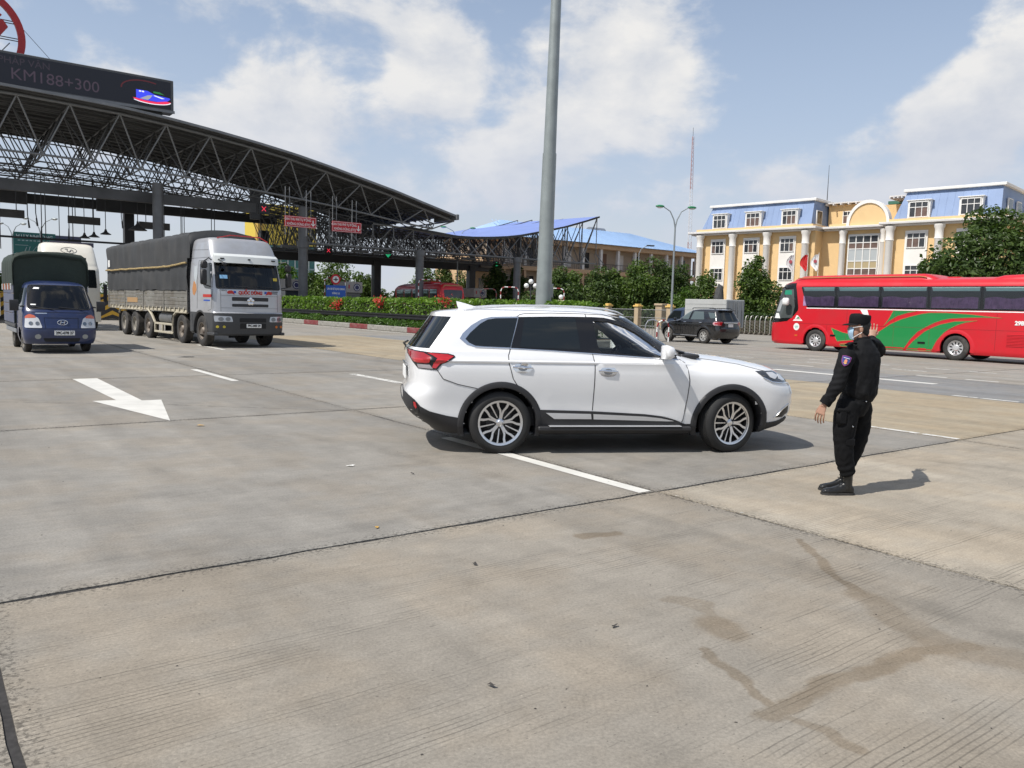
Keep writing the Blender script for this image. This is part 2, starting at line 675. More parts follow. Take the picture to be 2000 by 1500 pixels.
# ================================================================== concrete plaza
def concrete():
    m_ = bpy.data.materials.new('brushed_concrete'); m_.use_nodes = True
    t = m_.node_tree; N = NT(t); p = t.nodes['Principled BSDF']
    pos = N.n('ShaderNodeNewGeometry').outputs['Position']
    lane = N.n('ShaderNodeMapping', {'Vector': pos, 'Rotation': (0, 0, -ROT)}).outputs[0]
    base = N.n('ShaderNodeObjectInfo').outputs['Color']

    def scaled(sx, sy): return N.n('ShaderNodeMapping', {'Vector': lane, 'Scale': (sx, sy, 1)}).outputs[0]
    k = N.mr(N.noise(pos, 0.33, 4, 0.55), 0.3, 0.7, 0.92, 1.07, 'LINEAR')
    k = N.m('MULTIPLY', k, N.mr(N.noise(pos, 2.3, 9, 0.68, 0.3), 0.28, 0.72, 0.86, 1.13, 'LINEAR'))
    k = N.m('MULTIPLY', k, N.mr(N.noise(pos, 60, 5, 0.78), 0.3, 0.7, 0.74, 1.25, 'LINEAR'))
    k = N.m('MULTIPLY', k, N.mr(N.noise(scaled(3.0, 17), 1.0, 7, 0.68), 0.3, 0.7, 0.91, 1.09, 'LINEAR'))
    k = N.m('MULTIPLY', k, N.mr(N.noise(scaled(1.1, 0.10), 1.3, 5, 0.6, 0.2), 0.34, 0.66, 0.84, 1.08, 'LINEAR'))
    # small pits and rubber crumbs
    for sc_, thr, depth in ((7.0, 0.034, 0.5), (19.0, 0.09, 0.62), (40.0, 0.16, 0.6)):
        vo = N.n('ShaderNodeTexVoronoi', {'Vector': scaled(1.0, 1.9), 'Scale': sc_, 'Randomness': 1.0})
        sep = N.n('ShaderNodeSeparateColor', {0: vo.outputs['Color']})
        on = N.m('LESS_THAN', sep.outputs[0], 0.10)
        size = N.m('MULTIPLY', sep.outputs[1], thr * 1.7)
        hit = N.m('MULTIPLY', on, N.m('LESS_THAN', vo.outputs['Distance'], size))
        k = N.m('MULTIPLY', k, N.mr(hit, 0, 1, 1, depth, 'LINEAR'))
    # pale chips
    vo = N.n('ShaderNodeTexVoronoi', {'Vector': lane, 'Scale': 24.0})
    sep = N.n('ShaderNodeSeparateColor', {0: vo.outputs['Color']})
    hit = N.m('MULTIPLY', N.m('LESS_THAN', sep.outputs[0], 0.05), N.m('LESS_THAN', vo.outputs['Distance'], 0.11))
    k = N.m('MULTIPLY', k, N.mr(hit, 0, 1, 1, 1.35, 'LINEAR'))
    # short dark nicks dragged across the lane, and crumbled edges along the joints
    nick = N.mr(N.noise(scaled(5.5, 34), 1.0, 4, 0.6), 0.665, 0.70)
    nick = N.m('MULTIPLY', nick, N.mr(N.noise(pos, 0.9, 3, 0.5), 0.40, 0.62))
    k = N.m('MULTIPLY', k, N.mr(nick, 0, 1, 1, 0.62, 'LINEAR'))
    sj = N.n('ShaderNodeSeparateXYZ', {0: lane})
    prox = N.val(0.0)
    for c_, v_ in [(1, q) for q in (4.95, 11.3, 17.7)] + [(0, q) for q in (0.25, 5.45, 11.5)]:
        d_ = N.m('ABSOLUTE', N.m('SUBTRACT', sj.outputs[c_], v_))
        prox = N.m('MAXIMUM', prox, N.mr(d_, 0.30, 0.0, 0, 1))
    crumb = N.mr(N.m('ADD', N.noise(pos, 34, 5, 0.7), N.m('MULTIPLY', prox, 0.17)), 0.66, 0.72)
    crumb = N.m('MULTIPLY', crumb, prox)
    k = N.m('MULTIPLY', k, N.mr(crumb, 0, 1, 1, 0.50, 'LINEAR'))
    pale = N.mr(N.m('ADD', N.noise(N.vm('ADD', pos, (7, 3, 1)), 42, 4, 0.7), N.m('MULTIPLY', prox, 0.12)), 0.66, 0.72)
    pale = N.m('MULTIPLY', pale, N.mr(N.noise(pos, 1.1, 3, 0.5), 0.42, 0.62))
    k = N.m('MULTIPLY', k, N.mr(pale, 0, 1, 1, 1.28, 'LINEAR'))
    # tyre tracks left by turning traffic
    for (cx_, cy_, rad) in ((-9.0, 16.0, 11.2), (-9.0, 16.0, 12.9), (16.0, 26.0, 18.5), (16.0, 26.0, 20.1), (-14, -6, 19.5)):
        dd = N.m('ABSOLUTE', N.m('SUBTRACT', N.vm('DISTANCE', pos, (cx_, cy_, 0)), rad))
        tr_ = N.m('MULTIPLY', N.mr(dd, 0.16, 0.05, 0, 1), N.mr(N.noise(pos, 1.4, 5, 0.65), 0.38, 0.62))
        k = N.m('MULTIPLY', k, N.mr(tr_, 0, 1, 1, 0.86, 'LINEAR'))
    # tined grooves across the lane, worn away in places, only on the near row
    sx = N.n('ShaderNodeSeparateXYZ', {0: lane})
    wob = N.noise(scaled(0.8, 1), 1.2, 2, 0.5)
    ph = N.m('ADD', sx.outputs[1], N.m('MULTIPLY', wob, 0.06))
    wave = N.m('SINE', N.m('MULTIPLY', ph, 2 * math.pi / 0.031))
    groove = N.mr(wave, 0.55, 0.95)
    patchy = N.mr(N.noise(scaled(0.55, 2.3), 1.0, 5, 0.62, 0.5), 0.47, 0.60)
    patch2 = N.mr(N.noise(scaled(0.7, 14), 1.0, 3, 0.55), 0.36, 0.56)
    near = N.mr(sx.outputs[1], 4.9, 4.6, 0, 1)
    gm = N.m('MULTIPLY', N.m('MULTIPLY', groove, patchy), N.m('MULTIPLY', near, patch2))
    k = N.m('MULTIPLY', k, N.mr(gm, 0, 1, 1, 0.64, 'LINEAR'))
    # old water runs and grease, each a line with its own shape
    nz = N.n('ShaderNodeTexNoise', {'Vector': pos, 'Scale': 5.0, 'Detail': 5.0})
    off = N.n('ShaderNodeVectorMath', {0: N.vm('SUBTRACT', nz.outputs[1], (.5, .5, .5)), 3: 0.16}, operation='SCALE').outputs[0]
    wpos = N.vm('ADD', pos, off)
    wet = N.val(0.0)
    for pts, wdt, amt in STAINS:
        for (ax, ay), (bx, by) in zip(pts, pts[1:]):
            ba = Vector((bx - ax, by - ay, 0)); l2 = ba.dot(ba)
            pa = N.vm('SUBTRACT', wpos, (ax, ay, 0))
            h = N.m('DIVIDE', N.vm('DOT_PRODUCT', pa, tuple(ba)), l2, clamp=True)
            pr = N.n('ShaderNodeVectorMath', {0: tuple(ba), 3: h}, operation='SCALE').outputs[0]
            d_ = N.vm('LENGTH', N.vm('SUBTRACT', pa, pr))
            wet = N.m('MAXIMUM', wet, N.mr(d_, wdt, wdt * 0.45, 0, amt))
    col = N.mix(1.0, base, N.n('ShaderNodeCombineColor', {0: k, 1: k, 2: k}).outputs[0], 'MULTIPLY')
    warm = N.mr(N.noise(pos, 0.8, 4, 0.6), 0.42, 0.62)
    col = N.mix(warm, col, N.mix(1.0, col, (1.035, 0.995, 0.945), 'MULTIPLY'))
    col = N.mix(wet, col, N.mix(1.0, col, (0.70, 0.635, 0.555), 'MULTIPLY'))
    # thin wandering crack
    for pts in CRACKS:
        for (ax, ay), (bx, by) in zip(pts, pts[1:]):
            ba = Vector((bx - ax, by - ay, 0)); l2 = ba.dot(ba)
            pa = N.vm('SUBTRACT', wpos, (ax, ay, 0))
            h = N.m('DIVIDE', N.vm('DOT_PRODUCT', pa, tuple(ba)), l2, clamp=True)
            pr = N.n('ShaderNodeVectorMath', {0: tuple(ba), 3: h}, operation='SCALE').outputs[0]
            d_ = N.vm('LENGTH', N.vm('SUBTRACT', pa, pr))
            col = N.mix(N.mr(d_, 0.022, 0.006, 0, 0.75), col, (0.05, 0.045, 0.042))
    t.links.new(col, p.inputs['Base Color'])
    p.inputs['Roughness'].default_value = 0.85
    p.inputs['Specular IOR Level'].default_value = 0.28
    hgt = N.m('SUBTRACT', N.m('MULTIPLY', N.noise(pos, 120, 3, 0.65), 0.5), N.m('MULTIPLY', gm, 0.5))
    b = N.n('ShaderNodeBump', {'Strength': 0.35, 'Distance': 0.006, 'Height': hgt})
    t.links.new(b.outputs[0], p.inputs['Normal'])
    return m_


STAINS = [
    ([(2.15, 5.77), (2.13, 5.4), (2.11, 4.93), (2.14, 4.62)], 0.055, 0.75), ([(2.14, 4.62), (2.16, 4.23), (2.24, 3.91)], 0.15, 0.6),
    ([(0.98, 3.80), (1.07, 3.53), (1.14, 3.23)], 0.05, 0.8), ([(1.10, 3.17), (1.41, 3.42), (1.72, 3.62), (2.08, 3.84), (2.38, 3.92)], 0.085, 0.8),
    ([(1.12, 4.16), (1.16, 4.03)], 0.14, 0.75), ([(1.12, 4.16), (1.14, 4.42), (0.95, 4.49)], 0.06, 0.55), ([(0.54, 5.71), (0.63, 5.75), (0.81, 5.82)], 0.075, 0.85),
    ([(1.16, 3.18), (1.27, 3.07), (1.37, 2.91)], 0.05, 0.6), ([(2.24, 3.91), (2.52, 3.78)], 0.2, 0.55), ([(0.95, 4.49), (1.14, 4.27)], 0.05, 0.5)]
CRACKS = [[(-7.81, 12.1), (-5.6, 12.3), (-2.43, 12.2)]]
CONC = concrete()

T_NEAR, T_GREY, T_RIGHT, T_TAN, T_BLUE, T_FAR = ((.264, .240, .202), (.240, .226, .201), (.315, .280, .226), (.302, .256, .184),
                                                 (.215, .215, .212), (.262, .247, .220))
gm_ = bpy.data.meshes.new('ground')
E_ = 3000
gm_.from_pydata([(-E_, -E_, -.012), (E_, -E_, -.012), (E_, E_, -.012), (-E_, E_, -.012)], [], [(0, 1, 2, 3)])
gm_.materials.append(CONC)
ground = link('ground', gm_)
ground.color = (*T_FAR, 1)
tag(ground, kind='structure')

S_LINES = [-17.6, -11.2, -5.2, 0.25, 5.45, 11.5, 17.9, 22.9, 28.4, 34.0]
L_LINES = [-7.8, -1.4, 4.95, 11.3, 17.7, 24.1, 30.5, 36.9]
BITUMEN = pm('joint_bitumen', (0.032, 0.030, 0.029), 0.95, var=0.4, vs=30)
jm = MB()
jm.add([(S_LINES[0], L_LINES[0], -.008), (S_LINES[-1], L_LINES[0], -.008), (S_LINES[-1], L_LINES[-1], -.008), (S_LINES[0], L_LINES[-1], -.008)], [(0, 1, 2, 3)])
plaza = jm.build('concrete_road', BITUMEN, None, 0, rot=(0, 0, ROT))
tag(plaza, kind='structure')
rng = random.Random(3)


def slab_outline(s0, s1, l0, l1, step, jit, gap, thin=''):
    pts = []
    for (ax, ay), (bx, by) in (((s0, l0), (s1, l0)), ((s1, l0), (s1, l1)), ((s1, l1), (s0, l1)), ((s0, l1), (s0, l0))):
        n = max(1, int(math.hypot(bx - ax, by - ay) / step))
        for k in range(n):
            t = k / n
            e = 0 if k == 0 else rng.uniform(-jit, jit * .25)
            x, y = ax + (bx - ax) * t, ay + (by - ay) * t
            dx, dy = (by - ay), -(bx - ax)
            q = math.hypot(dx, dy)
            pts.append((x + dx / q * e, y + dy / q * e))
    cx, cy = (s0 + s1) / 2, (l0 + l1) / 2
    gr_, gl_ = (.003 if 'r' in thin else gap), (.003 if 'l' in thin else gap)
    return [(x - (gr_ if x > cx else -gl_), y - gap * (1 if y > cy else -1)) for x, y in pts]


for i in range(len(S_LINES) - 1):
    for j in range(len(L_LINES) - 1):
        s0, s1, l0, l1 = S_LINES[i], S_LINES[i + 1], L_LINES[j], L_LINES[j + 1]
        c = road((s0 + s1) / 2, (l0 + l1) / 2)
        if c.y < -1 or abs(c.x) > 0.72 * c.y + 7: continue
        nearby = c.length < 14
        ol = slab_outline(s0, s1, l0, l1, 0.22 if nearby else 1.2, 0.019 if nearby else 0.006, 0.0095 if nearby else 0.011, ('r' if s1 == 5.45 else 'l' if s0 == 5.45 else '') if l1 < 4.96 else '')
        mb = MB()
        n = len(ol)
        mb.add([(x, y, 0) for x, y in ol] + [(x, y, -.010) for x, y in ol], [tuple(range(n))] + [(n + (k + 1) % n, (k + 1) % n, k, n + k) for k in range(n)][::-1])
        o = mb.build('concrete_slab', CONC, plaza, 0)
        if l1 <= 4.96: base = T_NEAR if s1 <= 5.46 else T_RIGHT
        elif s0 < 11.4: base = T_GREY if l1 < 24.2 else T_FAR
        elif s0 < 17.8: base = T_TAN
        elif s0 < 22.8: base = T_BLUE
        else: base = T_FAR
        v = rng.uniform(.95, 1.05)
        o.color = (base[0] * v, base[1] * v, base[2] * v, 1)


# ------------------------------------------------------------------ painted road markings
def paintmat(name, wear):
    m_ = bpy.data.materials.new(name); m_.use_nodes = True
    t = m_.node_tree; N = NT(t); p = t.nodes['Principled BSDF']
    pos = N.n('ShaderNodeNewGeometry').outputs['Position']
    out = t.nodes['Material Output']
    nz = N.noise(pos, 7, 8, 0.72, 0.4); n2 = N.noise(pos, 60, 3, 0.6)
    cv = N.m('ADD', nz, N.m('MULTIPLY', n2, 0.35))
    a_ = N.mr(cv, 0.40 + wear * .40, 0.46 + wear * .42)
    k = N.mr(N.noise(pos, 2.5, 5, 0.6), 0.3, 0.7, 0.80, 1.0, 'LINEAR')
    c = N.mix(1.0, (0.64, 0.625, 0.575, 1), N.n('ShaderNodeCombineColor', {0: k, 1: k, 2: k}).outputs[0], 'MULTIPLY')
    t.links.new(c, p.inputs['Base Color']); p.inputs['Roughness'].default_value = .7
    tr = N.n('ShaderNodeBsdfTransparent')
    mx = N.n('ShaderNodeMixShader', {0: a_, 1: tr.outputs[0], 2: p.outputs[0]})
    t.links.new(mx.outputs[0], out.inputs[0])
    return m_


PAINT, EDGEW, WORN, FAINT = paintmat('road_paint', .06), paintmat('road_paint_chipped', .13), paintmat('road_paint_worn', 0.45), paintmat('road_paint_faint', 1.0)
marks = bpy.data.objects.new('road_markings', None); COL.objects.link(marks); marks.rotation_euler = (0, 0, ROT)
tag(marks, kind='structure')


def marking(name, poly, mat, z=.004):
    me = bpy.data.meshes.new(name)
    me.from_pydata([(x, y, z) for x, y in poly], [], [tuple(range(len(poly)))])
    me.materials.append(mat)
    return link(name, me, marks)


def dash(s, l0, l1, w=.15, mat=None, z=.004, name='lane_dash'):
    return marking(name, [(s - w / 2, l0), (s + w / 2, l0), (s + w / 2, l1), (s - w / 2, l1)], mat or PAINT, z)


marking('lane_arrow', [(2.54, 17.75), (2.60, 13.92), (2.26, 13.92), (2.77, 11.29), (3.23, 13.70), (2.94, 13.70), (2.98, 17.75)][::-1], PAINT)
dash(5.27, 19.3, 16.3); dash(5.335, 8.4, 4.99, .155, EDGEW); dash(5.52, 4.9, 3.9, .12, FAINT)
dash(8.2, 17.0, 14.7, .2, WORN); dash(8.2, 29.5, 26.5)
dash(17.45, 34.0, 30.6, .15, WORN, -.006); dash(11.57, 7.9, 6.3, .14, FAINT); dash(11.57, 6.4, 5.0, .12, WORN)
dash(20.7, 14.4, 9.6, .34, PAINT, name='edge_line'); dash(20.7, 18.5, 16.5, .2, WORN)
for l0 in (15.5, 11.35, 10.0, 8.2, 13.4): dash(23.25, l0, l0 - .85, .16)
for l0 in (17.2, 14.9, 12.9, 11.5, 9.4): dash(26.95, l0, l0 - .8, .16, WORN)
for l0 in (19.5, 16.2, 13.1): dash(25.2, l0, l0 - 1.1, .14, WORN)
dash(18.05, 8.0, 6.7, .14, WORN); dash(18.05, 10.6, 8.4, .12, FAINT); dash(29.6, 21, 14, .12, FAINT)
dash(22.45, 66, 37, .16, PAINT, -.006, 'edge_line'); dash(22.45, 36.8, 27, .16, PAINT, .004, 'edge_line')
for l0 in (50, 57, 64): dash(8.2, l0, l0 - 3, .15, PAINT, -.006); dash(14.8, l0, l0 - 3, .15, PAINT, -.006)

# loose grit and scraps
DEB = pm('dark_grit', (0.05, 0.045, 0.04), 0.9, var=0.4, vs=20)
mb = MB()
for k in range(150):
    y = 2.6 + 13 * rng.random() ** 1.4
    x = (rng.random() * 1.5 - .75) * y
    r_ = rng.uniform(.002, .007)
    a_ = rng.uniform(0, 6.28)
    vs = [Vector((math.cos(a_ + q) * r_ * rng.uniform(.6, 1.7), math.sin(a_ + q) * r_, 0)) + Vector((x, y, .001)) for q in (0, 1.5, 3.1, 4.6)]
    mb.add(vs + [Vector((x, y, r_ * .7))], [(0, 1, 4), (1, 2, 4), (2, 3, 4), (3, 0, 4)])
tag(mb.build('grit', DEB, None, 0), kind='stuff')


def scrap(name, label, cat, x, y, s_, mat, rz):
    mb = MB()
    n = 7
    mb.add([(math.cos(6.28 * k / n) * s_ * rng.uniform(.8, 1.5), math.sin(6.28 * k / n) * s_ * rng.uniform(.4, .7), .006 + rng.uniform(0, .012)) for k in range(n)] + [(0, 0, .014)],
           [(k, (k + 1) % n, n) for k in range(n)])
    return tag(mb.build(name, mat, None, 0, (x, y, 0), (0, 0, rz)), label, cat)


scrap('fallen_leaf', 'dry yellow leaf lying on grey concrete right of the white arrow tip', 'leaf', -4.05, 10.3, .055, pm('dry_leaf', (.5, .30, .07), .7), .4)
scrap('fallen_leaf', 'small orange leaf lying on the dark slab joint', 'leaf', -.97, 5.78, .022, pm('dry_leaf', (.5, .30, .07), .7), 1.4)
scrap('paper_scrap', 'small white paper scrap lying on grey concrete left of the white car', 'litter', -1.62, 8.0, .035, pm('scrap_paper', (.75, .74, .7), .7), .2)
for x, y, s_, lb in ((-.21, 5.0,   .018, 'round black pebble on beige concrete below the slab joint'), (.57, 4.05, .02, 'black rubber scrap beside the forked brown stain'),
                     (-.95, 7.7, .022, 'thin black rubber shred on grey concrete below the white car'), (1.7, 2.78, .022, 'crumpled black rubber shred at the bottom of the concrete'),
                     (-.05, 3.35, .02, 'bent black twig on the grooved concrete')):
    scrap('rubber_scrap', lb, 'litter', x, y, s_, DEB, rng.uniform(0, 3))
scrap('drain_cover', 'flat dark drain cover set in the road before the trucks', 'drain cover', *road(6.2, 23.4).to_2d(), .22, DEB, .6)

# ================================================================== median with painted kerb, hedges, guardrail
KG = pm('kerb_concrete', (0.30, 0.29, 0.26), 0.85, var=0.2, vs=3, bump=0.3, bs=60, dirt=(.10, .095, .085), ds=2.2, da=.6)
KR = pm('kerb_red_paint', (0.19, 0.035, 0.038), 0.8, var=0.2, vs=3, dirt=(.18, .13, .12), ds=3, da=.6)
SOIL = pm('soil', (0.09, 0.065, 0.045), 0.95, var=0.3, vs=4)
isl = MB().box(23.32, 26.35, 25.6, 66, -.01, .26).build('median_bed', SOIL, None, 0, rot=(0, 0, ROT))
tag(isl, kind='structure')
kerb = bpy.data.objects.new('kerb', None); COL.objects.link(kerb); kerb.rotation_euler = (0, 0, ROT)
tag(kerb, kind='structure')
km_g = MB().box(-.14, .14, -1.255, 1.255, -.01, .30, .03).mesh('kerb_stone', KG)
km_r = MB().box(-.14, .14, -1.255, 1.255, -.01, .30, .03).mesh('kerb_stone_red', KR)
for side in (23.18, 26.49):
    for k in range(16):
        l = 26.8 + 2.53 * k
        link('kerb_stone', km_r if (k + 1) % 3 == 0 else km_g, kerb, (side + rng.uniform(-.012, .012), l, 0), (0, 0, rng.uniform(-.004, .004)))
for k in range(1): link('kerb_stone', km_g, kerb, (24.83, 25.4, 0), (0, 0, math.pi / 2), (1, 1.38, 1))


def leaf_cloud(name, pts_fn, n, size, mats, parent=None, seed=1, up=.35, aspect=.5):
    """many small bent leaves; pts_fn(rng) gives (point, outward direction)"""
    rg = random.Random(seed)
    vs = []; fs = []
    for k in range(n):
        p, nrm = pts_fn(rg)
        nrm = (nrm.normalized() * .8 + Vector((rg.gauss(0, .55), rg.gauss(0, .55), rg.gauss(0, .55) + up))).normalized()
        t = nrm.cross(Vector((rg.gauss(0, 1), rg.gauss(0, 1), rg.gauss(0, 1)))).normalized()
        b = nrm.cross(t)
        s_ = size * rg.uniform(.45, 1.1) * (1.6 if rg.random() < .15 else 1.05)
        i = len(vs)
        vs += [p - t * s_, p - b * s_ * aspect + nrm * s_ * .12, p + t * s_ - nrm * s_ * .22, p + b * s_ * aspect + nrm * s_ * .12]
        fs += [(i, i + 1, i + 2, i + 3)]
    me = bpy.data.meshes.new(name)
    me.from_pydata([tuple(v) for v in vs], [], fs)
    me.materials.append(mats)
    return link(name, me, parent)


HEDGE_L = leafmat('hedge_leaf', (0.055, 0.120, 0.014), (0.175, 0.285, 0.038), .3, .38)
HEDGE_D = leafmat('low_hedge_leaf', (0.035, 0.085, 0.014), (0.095, 0.185, 0.028), .3, .42)


def hedge_pts(s0, s1, l0, l1, z0, z1, wave=.16):
    def fn(rg):
        l = rg.uniform(l0, l1)
        top = z1 + wave * mnoise.noise(Vector((l * .9, 3.1, z1))) + .6 * wave * mnoise.noise(Vector((l * 3.1, 7.7, z1)))
        q = rg.random()
        d = rg.random() ** 2 * .22
        if q < .42:
            s = rg.uniform(s0, s1); z = top - d * .8 + rg.uniform(-.02, .09); n_ = Vector((0, 0, 1))
        elif q < .85:
            z = rg.uniform(z0, top); s = s0 + d + .10 * mnoise.noise(Vector((l * 1.7, z * 2.2, 1.3))); n_ = Vector((-1, 0, .25))
        else:
            z = rg.uniform(z0, top); s = s1 - d; n_ = Vector((1, 0, .2))
        return Vector((s, l, z)), n_
    return fn


BARK = pm('bark', (0.075, 0.06, 0.045), 0.9, var=0.3, vs=6, bump=.5, bs=25)
CORE = pm('hedge_twigs', (0.030, 0.034, 0.014), 0.95, var=.3, vs=8)


def hedge(label, s0, s1, l0, l1, z0, z1, n, size, mat, seed):
    h = thing('hedge', label, 'hedge', (0, 0, 0), ROT)
    leaf_cloud('foliage', hedge_pts(s0, s1, l0, l1, z0, z1), n, size, mat, h, seed)
    mb = MB().box(s0 + .22, s1 - .22, l0 + .2, l1 - .2, z0 - .05, z1 - .28)
    mb.build('twigs', CORE, h, 0)
    return h


hedge('tall clipped green hedge behind the black guardrail on the median', 24.25, 25.9, 27.2, 64, .27, 1.92, 15000, .105, HEDGE_L, 2)
hedge('low dark green hedge in front of the black guardrail', 23.42, 23.95, 27.0, 64, .27, .62, 6500, .075, HEDGE_D, 3)

gr = thing('guardrail', 'long black guardrail between the two hedges on the median', 'guardrail', (0, 0, 0), ROT)
GRM = pm('guardrail_black', (0.016, 0.016, 0.018), .45, .2, var=.3, vs=2)
prof = [(0, .0), (.045, .03), (.045, .09), (0, .13), (0, .18), (.045, .22), (.045, .28), (0, .31), (.012, .31), (.06, .285), (.06, .215), (.014, .18), (.014, .13), (.06, .095), (.06, .025), (.012, 0)]
l = 27.0
while l < 63:
    mb = MB()
    mb.loft([[(24.12 - u, l, .72 + v) for u, v in prof], [(24.12 - u, l + 3.98, .72 + v) for u, v in prof]], True, True)
    mb.build('rail', GRM, gr, 25); l += 4.0
for k in range(10):
    MB().box(24.13, 24.23, 27.1 + 4 * k - .06, 27.1 + 4 * k + .06, .2, 1.05, .01).build('post', GRM, gr, 0)

RED_FL = leafmat('red_petal', (0.30, 0.012, 0.010), (0.48, 0.05, 0.025), .2, .5)
for (l, z, n, lb) in ((52.6, 1.50, 130, 'red flowering shrub spilling down the hedge front nearest the silver truck'),
                      (46.3, 1.75, 120, 'red flowering shrub standing in the hedge before the dark red bus'),
                      (38.5, 1.95, 70, 'small red flowering sprig above the hedge before the bus tail')):
    sh = thing('flowering_shrub', lb, 'shrub', tuple(road(24.25, l, 0)), ROT, 'red flowering shrubs in the hedge')

    def fn(rg, z=z):
        v = Vector((rg.gauss(0, .13), rg.gauss(0, .34), rg.gauss(0, .15)))
        return Vector((v.x - .08, v.y, z + v.z)), Vector((-1, 0, .5))
    leaf_cloud('petals', fn, n, .075, RED_FL, sh, int(l * 10), .3, .8)
    mb = MB()
    for q in range(5): mb.cyl((.1, rng.uniform(-.2, .2), .3), (rng.uniform(-.1, .1), rng.uniform(-.5, .5), z), .012, .006, 4)
    mb.build('stem', BARK, sh, 0)

# ================================================================== the big lighting mast on the median
GALV = pm('galvanised_steel', (0.275, 0.305, 0.30), 0.45, 0.3, var=0.14, vs=1.2, bump=.08, bs=30)
mast = thing('lighting_mast', 'tall thick grey galvanised mast rising from the median behind the white car', 'mast', tuple(road(24.5, 30.1, .25)), ROT)
mb = MB()
rings = []
for z, d_ in ((0, .79), (8.7, .655), (8.7, .60), (17.0, .47), (17, .42), (30, .28)):
    rings.append([(d_ / 2 * math.cos(math.pi * 2 * k / 16) + z * .0152, d_ / 2 * math.sin(math.pi * 2 * k / 16), z) for k in range(16)])
mb.loft(rings, True, True)
mb.build('pole', GALV, mast, 40)
mb = MB()
mb.box(.20, .385, -.30, -.285, 1.9, 2.55, .01)
mb.build('access_door', GALV, mast, 0)
mb = MB().cyl((0, 0, -.02), (0, 0, .05), .62, .62, 20)
mb.build('base_plate', GALV, mast, 30)

